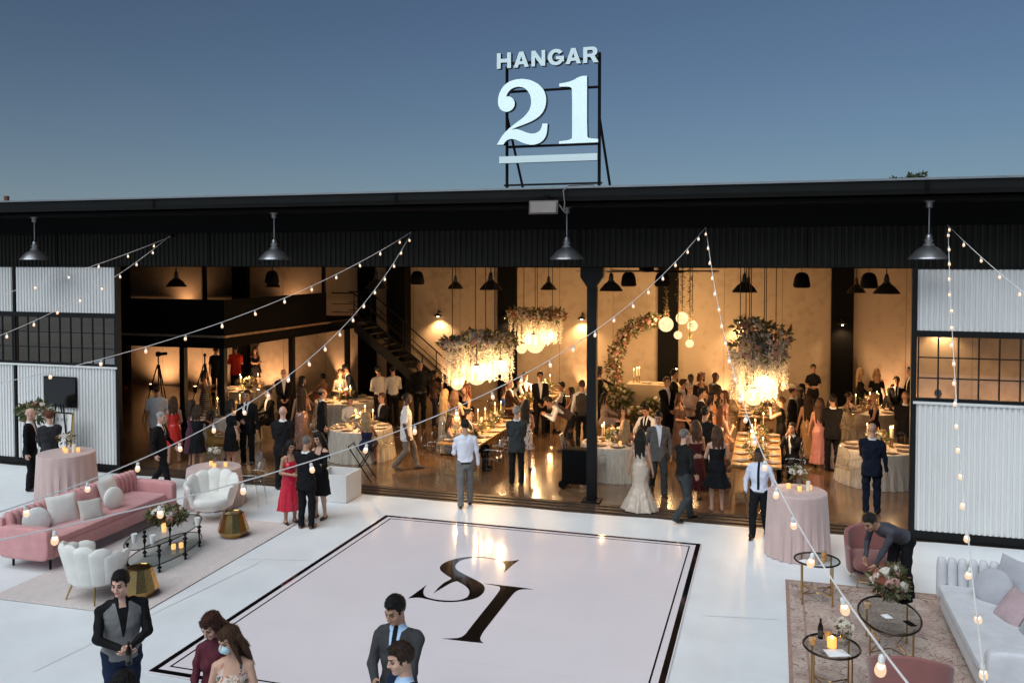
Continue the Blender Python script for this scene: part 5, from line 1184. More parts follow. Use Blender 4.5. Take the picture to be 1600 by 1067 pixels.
def pillow(label, x, y, z, s, m_, rz, tilt, rnd=False, e=.5):
    o = MB(); 
    if rnd: sup(o, (0,0,0), (s,s*.34,s), 1.0, 28, 14, e2=1.0)
    else:
        n = 14; vs = []; fs = []
        for side in (1,-1):
            for j in range(n+1):
                for i in range(n+1):
                    u = -1+2*i/n; v = -1+2*j/n; t = (max(0, (1-u*u)*(1-v*v)))**.42*.30*s; k = 1-.06*(1-abs(u*v))
                    vs.append((u*s*k*(1-.07*(1-u*u)*0 - .07*(1-v*v)*0), side*t, v*s*k))
        for sd in (0,1):
            o_ = sd*(n+1)**2
            for j in range(n):
                for i in range(n): q = (o_+j*(n+1)+i, o_+j*(n+1)+i+1, o_+(j+1)*(n+1)+i+1, o_+(j+1)*(n+1)+i); fs.append(q[::-1] if sd == 0 else q)
        o.add(vs, fs)
    p = o.build('pillow', m_, None, smooth=True, loc=(x, y, z)); p.rotation_euler = (tilt, 0, rz); return tag(p, label, 'pillow')
M_FUR = mat('white_faux_fur', (.82,.81,.79), .95, var=.1, bump=1.0, bscale=60)
pillow('square white cushion near the front arm of the pink sofa', -11.42, 11.75, .72, .26, M_CREAMV, R(72), R(-18))
pillow('white faux fur round cushion at front end of pink sofa', -11.5, 11.28, .66, .22, M_FUR, R(60), R(-14), True)
pillow('small grey beige cushion lying on pink sofa seat', -11.12, 12.05, .66, .19, velvet('taupe_velvet', (.50,.46,.42)), R(60), R(-30))
pillow('square white cushion leaning at middle of pink sofa', -11.45, 12.85, .75, .26, M_CREAMV, R(100), R(-18))
pillow('round cream ball cushion at middle of pink sofa', -11.15, 12.62, .71, .20, M_CREAMV, R(80), R(-8), True)
pillow('plain pink cushion behind round cushion on sofa', -11.47, 12.35, .70, .22, M_PINK, R(85), R(-18))
# scallop shell chairs
def shell_chair(label, x, y, deg):
    C = thing('shell_chair', label, 'chair', (x, y, 0), R(deg)); n = 9
    for k in range(n):
        a = R(-22 + 224*k/(n-1)); hgt = .25 + .10*max(0, math.sin(a))**.8; cx, cy_ = .33*math.cos(a), .30*math.sin(a)
        m = MB(); prof = []
        b = MB(); nn = 14; mm = 10; vs = []; fs = []
        for i in range(mm+1):
            v = i/mm; z = .30 + hgt*2*v*.86; w = .150*(.74+.42*v)*(1 if v < .82 else math.sqrt(max(.02, 1-((v-.82)/.19)**2))); th = .055*(1 if v < .85 else math.sqrt(max(.05, 1-((v-.85)/.16)**2))); lean_ = 1+.42*v
            for q in range(nn):
                t = 2*math.pi*q/nn; rad = th*math.sin(t); tan = w*math.cos(t); px = cx*lean_+math.cos(a)*rad - math.sin(a)*tan; py = cy_*lean_+math.sin(a)*rad + math.cos(a)*tan; vs.append((px, py, z))
        for i in range(mm):
            for q in range(nn): fs.append((i*nn+q, i*nn+(q+1)%nn, (i+1)*nn+(q+1)%nn, (i+1)*nn+q))
        fs.append(tuple(range(nn))[::-1]); fs.append(tuple(mm*nn+q for q in range(nn))); b.add(vs, fs); b.build('shell_rib', M_IVORY, C, smooth=True)
    m = MB(); sup(m, (0,-.03,.40), (.34,.34,.10), .75, 30, 12, e2=.5); m.build('seat', M_IVORY, C, smooth=True)
    m = MB(); m.lathe([(.20,.22),(.32,.26),(.36,.36)], n=28); m.build('base', M_IVORY, C, smooth=True)
    legs(C, [(.22,-.2),(-.22,-.2),(.22,.2),(-.22,.2)], .26, .016, .010, M_BRASS, .35)
    return C
shell_chair('white scallop shell chair seen from behind in left lounge', -9.42, 10.28, 180-8)
shell_chair('white scallop shell chair facing camera behind left coffee table', -10.12, 14.0, 28)
# gold drum tables
def drum(label, x, y):
    D = thing('gold_drum_table', label, 'side table', (x, y, 0)); m = MB(); n = 12
    m.lathe([(.17,0),(.19,.01),(.275,.13),(.185,.43),(.165,.44),(.155,.43)], n=n); m.build('body', mat('hammered_gold', (.52,.33,.12), .22, metal=1.0, var=.10, bump=.10, bscale=14), D)
    m = MB(); m.lathe([(.02,.425),(.154,.425),(.154,.43),(.02,.431)], n=n); m.build('tabletop', M_GOLD, D); return D
drum('faceted gold drum table beside the far shell chair', -9.16, 13.28); drum('faceted gold drum table beside the near shell chair', -8.84, 10.5)
# rugs
def rugmat(nm, a, b, c, sc):
    m = mat(nm, a, .95, var=0, bump=.4, bscale=220); nt = m.node_tree; bs = nt.nodes['Principled BSDF']; tc = _n(nt, 'ShaderNodeTexCoord')
    def lines(scale, mul, off, wid):
        mp = _n(nt, 'ShaderNodeMapping'); mp.inputs[1].default_value = (off, off*1.7, 0); nt.links.new(tc.outputs['Object'], mp.inputs[0])
        v = _n(nt, 'ShaderNodeTexNoise', Scale=scale, Detail=1.5, Distortion=1.6); nt.links.new(mp.outputs[0], v.inputs['Vector'])
        m1 = _n(nt, 'ShaderNodeMath', operation='MULTIPLY'); m1.inputs[1].default_value = mul; nt.links.new(v.outputs['Fac'], m1.inputs[0])
        fr = _n(nt, 'ShaderNodeMath', operation='FRACT'); nt.links.new(m1.outputs[0], fr.inputs[0])
        lt = _n(nt, 'ShaderNodeMath', operation='LESS_THAN'); lt.inputs[1].default_value = wid; nt.links.new(fr.outputs[0], lt.inputs[0]); return lt
    l1 = lines(sc, 8, 0, .14); l2 = lines(sc*2.6, 5, 4.3, .16); n2 = _n(nt, 'ShaderNodeTexNoise', Scale=sc*1.2, Detail=5.0); nt.links.new(tc.outputs['Object'], n2.inputs['Vector'])
    r2 = _n(nt, 'ShaderNodeValToRGB'); e = r2.color_ramp.elements; e[0].position = .42; e[1].position = .62; e[0].color = (*a,1); e[1].color = (*c,1); nt.links.new(n2.outputs['Fac'], r2.inputs[0])
    x1 = _n(nt, 'ShaderNodeMixRGB'); x1.inputs[2].default_value = (*b,1); s1 = _n(nt, 'ShaderNodeMath', operation='MULTIPLY'); s1.inputs[1].default_value = .75; nt.links.new(l1.outputs[0], s1.inputs[0]); nt.links.new(s1.outputs[0], x1.inputs[0]); nt.links.new(r2.outputs[0], x1.inputs[1])
    x2 = _n(nt, 'ShaderNodeMixRGB'); x2.inputs[2].default_value = (*b,1); s2 = _n(nt, 'ShaderNodeMath', operation='MULTIPLY'); s2.inputs[1].default_value = .5; nt.links.new(l2.outputs[0], s2.inputs[0]); nt.links.new(s2.outputs[0], x2.inputs[0]); nt.links.new(x1.outputs[0], x2.inputs[1])
    nt.links.new(x2.outputs[0], bs.inputs['Base Color']); return m
def rug(label, x0, x1, y0, y1, field, border, rz=0):
    c = ((x0+x1)/2, (y0+y1)/2, 0); w, h = (x1-x0)/2, (y1-y0)/2; G = thing('rug', label, 'rug', c, R(rz)); o = 0
    m = MB(); m.box(-w,w,-h,h,.006,.014); m.build('border', border, G)
    m = MB(); m.box(-w+.05,w-.05,-h+.05,h-.05,.0145,.0155); m.build('edge_band', field, G)
    m = MB(); m.box(-w+.22,w-.22,-h+.22,h-.22,.016,.0165); m.build('guard_stripe', border, G)
    m = MB(); m.box(-w+.25,w-.25,-h+.25,h-.25,.017,.0178); m.build('field', field, G); return G
rug('faded blush grey rug under the left lounge', -10.95, -8.42, 9.85, 14.2, rugmat('faded_rug', (.64,.56,.53), (.55,.47,.46), (.67,.60,.57), 4), mat('faded_rug_border', (.62,.54,.51), .95, var=.15, vscale=20), 1.5)
rug('brown patterned oriental rug under the right lounge', .22, 2.75, 9.2, 13.9, rugmat('oriental_rug', (.56,.44,.37), (.17,.09,.08), (.44,.31,.26), 2.4), mat('oriental_rug_border', (.34,.21,.17), .95, var=.3, vscale=30), 0)
# oval glass coffee table with turned black legs
M_TGL = clear('smoked_table_glass', (.80,.83,.83), refl=.04, rough=.02, edge=.12)
def oval(b, rx, ry, z0, z1, n=44): return b.prism([(rx*math.cos(2*math.pi*k/n), ry*math.sin(2*math.pi*k/n)) for k in range(n)], z0, z1)
CT = thing('oval_coffee_table', 'oval glass two tier coffee table on turned black legs', 'coffee table', (-9.55,11.95,.018), R(8))
for nm, z in (('tabletop',.44),('lower_shelf',.13)):
    m = MB(); oval(m, .40, .95, z, z+.014); m.build(nm, M_TGL, CT)
    m = MB(); m.tube([(.402*math.cos(t), .952*math.sin(t), z+.007) for t in np.linspace(0, 2*math.pi, 49)], .008, 6); m.build('rim', M_STEEL, CT, smooth=True)
for (lx, ly) in ((.27,-.62),(-.27,-.62),(.36,0),(-.36,0),(.27,.62),(-.27,.62)):
    m = MB(); m.lathe([(.02,0),(.025,.02),(.012,.04),(.04,.075),(.012,.11),(.010,.145),(.014,.22),(.030,.28),(.012,.31),(.045,.34),(.012,.375),(.028,.42),(.02,.438)], (lx,ly,0), 12); m.build('leg', M_STEEL, CT, smooth=True)
arrangement('leafy white rose arrangement on the left coffee table', -9.82, 12.35, .468, (.34,.26,.11), 300, 26, .11, .10, 'low', bp=(.9,.08,.02))
M_CUP = mat('white_cup', (.80,.80,.79), .4, var=.02)
for x, y, nm in ((-9.62,11.32,'front left'),(-9.30,11.35,'front right'),(-9.22,12.35,'far right')):
    m = MB(); m.lathe([(.034,0),(.048,.13),(.045,.128)], n=14); tag(m.build('paper_cup', M_CUP, None, smooth=True, loc=(x,y,.473)), 'white cup at the %s of the oval coffee table' % nm, 'cup')
for x, y in ((-9.52,11.9),(-9.65,12.05)): votive(x, y, .473, 'left coffee table')
for x, y in ((-9.35,12.1),(-9.42,12.0)): votive(x, y, .163, 'lower shelf of the left coffee table')
# right lounge: glass side tables, oval coffee table
def side_table(label, x, y, r, h, n=4, ry=None, a0=45, z=.018):
    T = thing('glass_side_table', label, 'side table', (x, y, z)); ry = ry or r
    m = MB(); oval(m, r, ry, h-.012, h, 36); m.build('tabletop', M_TGL, T)
    m = MB(); m.tube([(r*math.cos(t), ry*math.sin(t), h-.012) for t in np.linspace(0, 2*math.pi, 41)], .013, 8); m.build('rim', mat('dark_bronze', (.05,.035,.025), .35, metal=.8), T, smooth=True)
    for k in range(n):
        a = R(a0+360*k/n); x1, y1 = r*.93*math.cos(a), ry*.93*math.sin(a)
        m = MB(); m.tube([(x1,y1,h-.02),(x1,y1,.0)], .011, 8); m.build('leg', M_BRASS, T, smooth=True)
        b_ = R(a0+360*(k+1)/n); x2, y2 = r*.93*math.cos(b_), ry*.93*math.sin(b_)
        m = MB(); m.tube([((x1*(1-t)+x2*t)*(1-1.15*t*(1-t)*2), (y1*(1-t)+y2*t)*(1-1.15*t*(1-t)*2), .14) for t in np.linspace(0,1,9)], .007, 6); m.build('stretcher', M_BRASS, T, smooth=True)
    return T
side_table('round glass side table with brass legs by tall cocktail table', .64, 13.15, .31, .60)
side_table('oval glass side table with drinks in the right lounge foreground', .66, 10.22, .30, .60, ry=.33)
side_table('low oval glass coffee table with flowers on patterned rug', 1.42, 11.6, .36, .50, 4, .62, 40)
arrangement('tall white and rust bouquet on the low oval coffee table', 1.48, 12.0, .52, (.24,.24,.19), 300, 56, .085, .10, 'bowl', bp=(.72,.13,.15))
M_BOT = mat('brown_bottle_glass', (.010,.005,.003), .15, var=0, spec=.25)
def bottle(label, x, y, z, rot_=None):
    B = thing('beer_bottle', label, 'bottle', (x, y, z)); m = MB(); m.lathe([(.028,0),(.031,.008),(.031,.125),(.026,.15),(.013,.185),(.012,.225),(.0135,.23)], n=16); m.build('glass_body', M_BOT, B, smooth=True)
    m = MB(); m.lathe([(.0314,.04),(.0314,.105)], n=16); m.build('paper_label', mat('bottle_label', (.06,.05,.045), .6), B, smooth=True); return B
bottle('dark beer bottle standing on the foreground glass side table', .55, 10.36, .618)
M_AMB = mat('amber_drink', (.62,.30,.08), .15, var=.1, emit=(1,.42,.08), estr=.12)
def tumbler(label, x, y, z, m_=None, r=.04, h=.10):
    T = thing('tumbler', label, 'glass', (x, y, z)); m = MB(); m.lathe([(r*.85,.004),(r*.97,h*.7)], n=16); m.build('drink', m_ or M_AMB, T, smooth=True)
    m = MB(); m.lathe([(r*.9,0),(r,h),(r*.97,h)], n=16); m.build('glass_wall', clear('tumbler_glass', (.92,.92,.9), .1), T, smooth=True); return T
tumbler('amber cocktail at left on the foreground glass side table', .46, 10.18, .618); tumbler('amber cocktail behind candle on foreground glass side table', .63, 10.34, .618, None, .045, .12); tumbler('amber drink on the round glass side table', .74, 13.22, .618); tumbler('second amber drink at front of round glass side table', .72, 13.02, .618, None, .035, .08); tumbler('peach drink at left end of the low oval coffee table', 1.18, 11.72, .518, mat('peach_drink', (.60,.38,.22), .3), .05, .09)
FC = thing('glowing_candle', 'glowing orange candle on the foreground glass side table', 'candle', (.66,10.16,.618)); m = MB(); m.lathe([(.045,0),(.05,.01),(.05,.105),(.046,.11)], n=18); m.build('candle_glass', mat('lit_amber_glass', (.7,.30,.10), .3, emit=(1,.36,.06), estr=1.6), FC, smooth=True); m = MB(); m.ball((0,0,.10), .018, 8, 6, sz=1.6); m.build('flame', M_FLAME, FC, smooth=True)
arrangement('small white flower posy on the foreground glass side table', .79, 10.28, .618, (.10,.10,.08), 30, 12, .06, .075, 'bowl', bp=(1,0,0))
def napkin(label, x, y, z, s=.12, rz=.4):
    m = MB(); m.add([(-s,-s*.7,.002),(s,-s*.8,.006),(s*.9,s*.7,.002),(-s*.95,s*.75,.008),(0,0,.03),(.3*s,-.4*s,.02)], [(0,1,5),(0,5,4),(1,2,4,5),(2,3,4),(3,0,4)]); o = m.build('crumpled_napkin', M_CUP, None, loc=(x,y,z), rz=rz); return tag(o, label, 'napkin')
napkin('crumpled white napkin on the foreground glass side table', .70, 10.02, .618); napkin('white napkin on the round glass side table by cocktail table', .47, 13.0, .618, .08, 1.0)
m = MB(); m.box(-.04,.04,-.08,.08,0,.01); tag(m.build('phone', M_BLACK, None, loc=(1.62,11.35,.518), rz=.5, bevel=.004), 'black phone lying on the low oval coffee table', 'phone')
m = MB(); m.box(-.09,.09,-.05,.05,0,.05); tag(m.build('clutch_bag', M_BLACK, None, loc=(1.66,12.05,.518), rz=.7, bevel=.015), 'black clutch bag beside bouquet on low oval coffee table', 'bag')
napkin('white napkin on the low oval coffee table', 1.38, 11.5, .518, .07, 2.0)
# dusty rose tub chairs
def tub_chair(label, x, y, deg, w=.36, hb=.82):
    C = thing('tub_chair', label, 'chair', (x, y, 0), R(deg)); n = 26; vs = []; fs = []
    for k in range(n):                       # U-shaped shell, open towards -Y
        t = k/(n-1); a = R(-35 + 250*t); hh = .56 + (hb-.56)*max(0, math.sin(a))**.7; cs, sn = math.cos(a), math.sin(a); q = (abs(cs)**3.2+abs(sn)**3.2)**(-1/3.2)
        for rr, z, fl in ((w,.20,1.0),(w*1.10,hh,1.0),(w*1.05,hh+.02,1),(w*.94,hh,1.0),(w*.84,.24,1.0)): vs.append((q*rr*cs, q*rr*sn*.95+.02, z))
    for k in range(n-1):
        for j in range(5): fs.append((k*5+j, k*5+(j+1)%5, (k+1)*5+(j+1)%5, (k+1)*5+j))
    fs += [(0,1,2,3,4)[::-1], tuple((n-1)*5+j for j in range(5))]; m = MB(); m.add(vs, fs); m.build('shell', M_ROSE, C, smooth=True, fix=True)
    m = MB(); sup(m, (0,-.03,.36), (w*.84,w*.92,.10), .4, 28, 12, e2=.4); m.build('seat', M_ROSE, C, smooth=True)
    m = MB(); m.lathe([(w*.9,.19),(w*.95,.22)], n=24); m.build('base', M_ROSE, C, smooth=True)
    for sx in (-1,1):
        for sy in (-1,1): m = MB(); m.tube([(sx*.2,sy*.2,.2),(sx*.27,sy*.26,0)], .008, 6); m.build('leg', M_BRASS, C, smooth=True)
    m = MB(); m.tube([(-.235,-.23,.1),(0,-.25,.09),(.235,-.23,.1)], .006, 6); m.build('brace', M_BRASS, C, smooth=True)
    return C
tub_chair('dusty rose tub chair facing camera behind the bending man', 1.48, 14.12, 4, .36, .80)
tub_chair('dusty rose chair seen from behind in right foreground', 1.42, 9.95, 178, .38, .86)
# pale channel sofa at the right edge
S2 = thing('channel_sofa', 'long pale grey sofa with channelled end at right edge', 'sofa', (2.78,11.75,0)); a_, b_ = -1.38, 1.42
m = MB(); sup(m, (0,.02,.25), (.55,1.36,.15), .12, 36, 12, e2=.25); m.build('base', M_PGREY, S2, smooth=True)
m = MB(); sup(m, (-.05,.02,.42), (.53,1.28,.07), .12, 36, 10, e2=.4); m.build('seat_cushion', M_PGREY, S2, smooth=True)
for k in range(9):
    x = -.52+1.04*k/8; m = MB(); sup(m, (x,1.33,.54), (.068,.075,.29), .8, 12, 10, e2=.5); m.build('back_channel', M_PGREY, S2, smooth=True)
for k in range(20):
    y = 1.22-2.4*k/19; m = MB(); sup(m, (.52,y,.54), (.075,.066,.29), .8, 12, 10, e2=.5); m.build('back_channel', M_PGREY, S2, smooth=True)
m = MB(); sup(m, (.0,-1.30,.40), (.53,.10,.30), .2, 26, 12, e2=.3); m.build('arm', M_PGREY, S2, smooth=True)
legs(S2, [(-.42,-1.2),(-.42,1.2),(.42,-1.2),(.42,1.2)], .12, .02, .018, M_STEEL, 0)
M_GV = velvet('grey_velvet', (.40,.40,.43)); M_MAUVE = mat('mauve_fur', (.46,.34,.36), .95, var=.15, bump=1.0, bscale=50)
pillow('round grey button cushion on the pale sofa', 2.78, 12.52, .66, .25, M_GV, R(-35), R(-22), True)
pillow('square grey velvet cushion at far end of pale sofa', 3.05, 12.75, .72, .27, M_GV, R(-60), R(-20))
pillow('fluffy mauve cushion on the pale sofa', 2.88, 11.95, .62, .24, M_MAUVE, R(-70), R(-38))
pillow('grey velvet cushion at front on the pale sofa', 3.0, 11.45, .62, .24, velvet('steel_velvet', (.33,.34,.37)), R(-80), R(-30))
pillow('large pale cushion standing near front arm of pale sofa', 3.12, 11.15, .76, .28, M_PGREY, R(-75), R(-12))
# ================================================================ WELCOME CORNER, BIN, TRAY STAND, TRIPODS
m = MB(); m.box(-.475,.475,-.03,.0,-.36,.36); T_ = thing('wall_screen', 'blank black screen mounted on the left galvanised wall', 'screen', (-16.14,16.60,1.81)); m.build('bezel', M_BLACK, T_, bevel=.006); m = MB(); m.box(-.455,.455,-.034,-.0305,-.34,.34); m.build('display', mat('screen_glass', (.004,.004,.005), .12), T_)
WS = thing('welcome_sign', 'white welcome board in gold frame on easel by left wall', 'sign', (-15.72,16.05,0), R(-4))
M_BOARD = mat('white_board', (.78,.76,.74), .6, var=.02)
m = MB(); m.box(-.34,.34,-.012,.012,.30,1.40); o = m.build('board', M_BOARD, WS); o.rotation_euler = (R(-7),0,0); o.location = (0,-.05,0)
m = MB(); [m.box(*q) for q in ((-.375,-.341,-.02,.02,.27,1.43),(.341,.375,-.02,.02,.27,1.43),(-.34,.34,-.02,.02,.27,.299),(-.34,.34,-.02,.02,1.401,1.43))]; o = m.build('frame', M_GOLD, WS); o.rotation_euler = (R(-7),0,0); o.location = (0,-.05,0)
for nm, a, b in (('easel_leg',(-.30,.0,0),(-.1,.06,1.62)),('easel_leg',(.36,.0,0),(.12,.06,1.62)),('easel_leg',(0,.45,0),(0,.08,1.62)),('easel_ledge',(-.36,-.07,.27),(.40,-.07,.27))):
    m = MB(); m.tube([a,b], .018, 6); m.build(nm, M_STEEL, WS)
def strokes(label_pts, w, name, m_, parent, y, tilt):
    b = MB()
    for (x0, z0, x1, z1) in label_pts: d = Vector((x1-x0, 0, z1-z0)).normalized(); n_ = Vector((-d.z,0,d.x))*w; b.add([(x0-n_.x,y,z0-n_.z),(x1-n_.x,y,z1-n_.z),(x1+n_.x,y,z1+n_.z),(x0+n_.x,y,z0+n_.z)], [(0,1,2,3)])
    o = b.build(name, m_, parent); o.rotation_euler = (tilt,0,0); o.location = (0,-.05,0); return o
def word(txt, x, z, h, parent):
    cu = bpy.data.curves.new('lettering', 'FONT'); cu.body = txt; cu.size = h; cu.align_x = 'CENTER'; cu.extrude = .001
    ob = bpy.data.objects.new('tmp', cu); COL.objects.link(ob); dg = bpy.context.evaluated_depsgraph_get(); me = bpy.data.meshes.new_from_object(ob.evaluated_get(dg)); bpy.data.objects.remove(ob)
    for v in me.vertices: v.co = (x+v.co.x, -.0145-v.co.z, z+v.co.y)
    me.materials.clear(); me.materials.append(mat('grey_lettering', (.22,.20,.19), .6, var=0)); o = link(bpy.data.objects.new('lettering', me), parent); o.rotation_euler = (R(-7),0,0); o.location = (0,-.05,0)
word('R  MAY', .06, 1.22, .105, WS)
arrangement('large white and greenery bouquet on the welcome sign corner', -16.15, 15.85, 1.30, (.42,.22,.22), 260, 30, .13, .12, 'none', bp=(.75,.2,.05), lp=(.55,.35,.10))
BN = thing('white_bin', 'square open topped white bin at the hall threshold', 'bin', (-8.6,16.12,.0)); t = .03
for nm, q in (('panel',(-.36,.36,-.34,-.31,.003,.56)),('panel',(-.36,.36,.31,.34,.003,.56)),('panel',(-.36,-.33,-.309,.309,.003,.56)),('panel',(.33,.36,-.309,.309,.003,.56)),('bottom',(-.329,.329,-.309,.309,.003,.03))):
    m = MB(); m.box(*q); m.build(nm, mat('white_laminate', (.74,.73,.71), .45, var=.03), BN)
TS = thing('tray_stand', 'black folding tray stand behind the white bin', 'tray stand', (-8.75,17.55,.0), R(10))
for s in (-1,1):
    for y in (-.2,.2): m = MB(); m.tube([(-.26*s,y,0),(.26*s,y+.02*s,.80)], .014, 6); m.build('leg', M_STEEL, TS, smooth=True)
    m = MB(); m.tube([(.26*s,-.22,.80),(.26*s,.24,.80)], .014, 6); m.build('rail', M_STEEL, TS, smooth=True)
def tripod(label, x, y, h, camdeg=None):
    T = thing('camera_tripod', label, 'tripod', (x, y, 0))
    for k in range(3): a = R(90+120*k); m = MB(); m.tube([(.05*math.cos(a),.05*math.sin(a),h*.82),(.48*math.cos(a),.48*math.sin(a),0)], [.022,.012], 6); m.build('leg', M_BLACK, T, smooth=True)
    m = MB(); m.tube([(0,0,h*.45),(0,0,h)], .02, 6); m.lathe([(.05,h*.80),(.06,h*.83),(.05,h*.86)], n=10); m.build('column', M_BLACK, T, smooth=True)
    if camdeg is not None:
        m = MB(); m.box(-.09,.09,-.06,.06,h,h+.13); m.tube([(.0,-.05,h+.06),(.0,-.26,h+.08)], .045, 10); o = m.build('camera_body', M_BLACK, T); o.rotation_euler = (0,0,R(camdeg))
    else: m = MB(); m.lathe([(.04,h),(.05,h+.05),(.02,h+.1)], n=10); m.build('head', M_BLACK, T, smooth=True)
tripod('black tripod with camera at left under the mezzanine', -18.3, 22.7, 1.95, 120); tripod('black tripod without camera behind mezzanine post', -18.0, 24.6, 1.75); tripod('tall black tripod with small camera under the mezzanine', -17.4, 24.7, 2.25, -20)
# black case chair beside the front column, far equipment
EQ = thing('equipment_case', 'black rolling equipment case standing beside the front column', 'case', (-4.02,18.3,0)); m = MB(); m.box(-.30,.26,-.2,.2,.12,.86); m.build('body', M_BLACK, EQ, bevel=.03); m = MB(); m.tube([(-.28,-.12,.8),(-.36,-.12,1.15),(-.36,.12,1.15),(-.28,.12,.8)], .015, 6); m.build('handle', M_ALU, EQ, smooth=True)
for sy in (-.16,.16): m = MB(); m.tube([(-.28,sy-.03,.10),(-.28,sy+.03,.10)], .095, 14); m.build('wheel', M_BLACK, EQ)
# ================================================================ BEYOND THE ROOF
TT = thing('distant_tree', 'dark tree top just showing above the roof at right', 'tree', (8.15,60,0)); rg = np.random.default_rng(77)
m = MB(); m.tube([(0,0,-.1),(.1,0,5),(-.1,0,9.2)], [.3,.22,.08], 8); m.build('trunk', mat('bark', (.07,.05,.04), .9), TT, smooth=True); b = MB()
for (ox, oz, r_) in ((.30,9.80,.62),(-.45,9.55,.5),(.80,9.75,.45),(-.80,9.95,.26),(.75,10.25,.22),(.2,9.0,1.3),(.05,10.05,.35)): leaves(b, (ox,0,oz), (r_,r_,r_*.75), int(260*r_)+40, .22, rg, pw=(.8,.15,.05), shell=.1)
stuff(b.build('crown', [M_LEAF, M_LEAF2, M_LEAFD], TT))
m = MB(); m.tube([(0,0,-.6),(0,0,.20)], .09, 10); tag(m.build('vent_pipe', mat('rusty_pipe', (.16,.07,.045), .8, var=.3), None, smooth=True, loc=(-26.6,25.0,7.05)), 'rusty vent pipe standing on the roof at far left', 'pipe')
# ================================================================ PEOPLE
person('dark haired woman whose head top shows at bottom edge', -4.92, 5.62, 191, 1.62, 'f','dress',top=(.02,.02,.03),hair='mid',hc='k',fine=True,skin='l',hp=10)
person('man in navy jacket with open blue shirt at bottom edge', -2.88, 6.53, -38, 1.72, 'm','suit',top=(.012,.022,.050),shirt=(.45,.62,.82),rh='low',lh='low',hy=-10,hp=12,hair='short',hc='b',fine=True,skin='l')
person('woman in floral dress wearing pale blue face mask', -4.60, 6.64, 23, 1.64, 'f','dress',top=(.62,.50,.42),kind='print',rh='down',lh='down',hy=-38,hp=18,hair='mid',hc='n',fine=True,skin='l',mask=True)
person('woman in burgundy lace blouse looking down with long auburn hair', -4.93, 6.86, 11, 1.66, 'f','shirt',top=(.085,.012,.022),bot=(.045,.008,.014),kind='shirt',rh='low',lh='low',hy=-15,hp=30,hair='long',hc='a',fine=True,skin='p')
person('man in grey waistcoat and black shirt holding a beer bottle', -6.40, 7.33, 49, 1.68, 'm','vest',top=(.010,.010,.011),bot=(.012,.02,.045),xtra=(.17,.17,.17),rh=(.05,-.27,1.06),lh=(.055,-.26,1.06),hy=-32,hp=10,hair='short',hc='k',fine=True,skin='p',build=1.14,elb=2.4)
person('man in charcoal suit with pale blue shirt holding a glass', -3.32, 7.39, -4, 1.76, 'm','suit',top=(.050,.050,.052),shirt=(.42,.58,.80),tie=(.008,.009,.014),rh=(.10,-.27,1.08),lh='low',hy=-12,hp=22,hair='short',hc='k',fine=True,skin='m')
person('man bending over beside the pink tub chair', 1.78, 13.62, -49, 1.72, 'm','shirt',top=(.055,.055,.068),bot=(.010,.010,.011),lean=68,pose='step',rh=(.22,-.42,.62),lh=(.02,-.50,.55),hair='short',hc='k',skin='m')
person('man in black suit and brown shoes seen from behind', -8.18, 14.11, 180, 1.66, 'm','suit',top=(.010,.010,.011),shoe=(.16,.055,.025),rh='chest',lh='low',hair='buzz',hc='s',skin='m',hp=14)
person('woman in crimson high low dress with long black hair', -8.61, 14.27, 56, 1.56, 'f','dress',top=(.55,.008,.035),hem=.30,flare=1.15,kind='satin',rh='belly',lh='low',hair='long',hc='k',skin='m',hp=18)
person('woman in black knee length dress with dark hair and heels', -8.23, 14.72, -11, 1.64, 'f','dress',top=(.010,.010,.011),hem=.50,sleeve=.62,rh='belly',lh='phone',hair='long',hc='k',skin='l',hp=16)
person('man in charcoal suit with red hair seen from behind', -14.62, 14.72, 235, 1.70, 'm','suit',top=(.035,.035,.040),rh='low',lh='low',hair='short',hc='r',skin='p',hp=10)
person('bald man in black suit beside the tall cocktail table', -15.19, 14.76, 116, 1.72, 'm','suit',top=(.010,.010,.011),rh='down',lh='low',hy=20,hair='none',skin='p',hp=5)
person('grey haired man in black tuxedo walking at the threshold', -12.60, 15.66, 101, 1.66, 'm','suit',top=(.010,.010,.011),tie=(.010,.010,.011),pose='walk',rh='down',lh='swingf',hair='buzz',hc='g',skin='p',hp=8)
person('boy in white shirt with black tie walking towards camera', -0.20, 16.02, -11, 1.58, 'm','shirt',top=(.62,.66,.78),bot=(.010,.010,.011),tie=(.010,.010,.011),pose='walk',rh='down',lh='down',hair='buzz',hc='k',skin='d',hy=-25,hp=12)
person('man in white dress shirt and grey trousers seen from behind', -5.85, 16.26, 205, 1.70, 'm','shirt',top=(.72,.73,.80),bot=(.16,.15,.145),pose='step',rh='down',lh='belly',hair='short',hc='k',skin='m',hp=14)
person('bald man in black suit seen from behind left of red dress', -10.07, 16.42, 207, 1.74, 'm','suit',top=(.014,.013,.014),rh='low',lh='low',hair='none',skin='p',build=1.08)
person('man in black shirt and charcoal trousers at the threshold', -1.58, 16.53, 135, 1.74, 'm','shirt',top=(.012,.012,.012),bot=(.045,.050,.050),pose='walk2',rh='pocket',lh='phone',sleeve=.8,hair='buzz',hc='s',skin='l',build=1.05)
person('woman in champagne mermaid gown with dark hair seen from behind', -2.47, 17.04, 173, 1.58, 'f','dress',top=(.52,.42,.33),hem=.02,flare=1.7,kind='satin',rh='down',lh='down',hair='long',hc='k',skin='m',strap=True)
person('woman in black dress with brown hair left of the lantern table', -12.71, 17.07, 187, 1.56, 'f','dress',top=(.010,.010,.011),hem=.55,sleeve=.5,rh='reach',lh='table',hair='bob',hc='b',skin='m')
person('woman in plum dress reaching over the left lantern table', -13.15, 17.45, 147, 1.60, 'f','dress',top=(.07,.015,.03),hem=.4,rh='reach',lh='low',hair='mid',hc='b',skin='m')
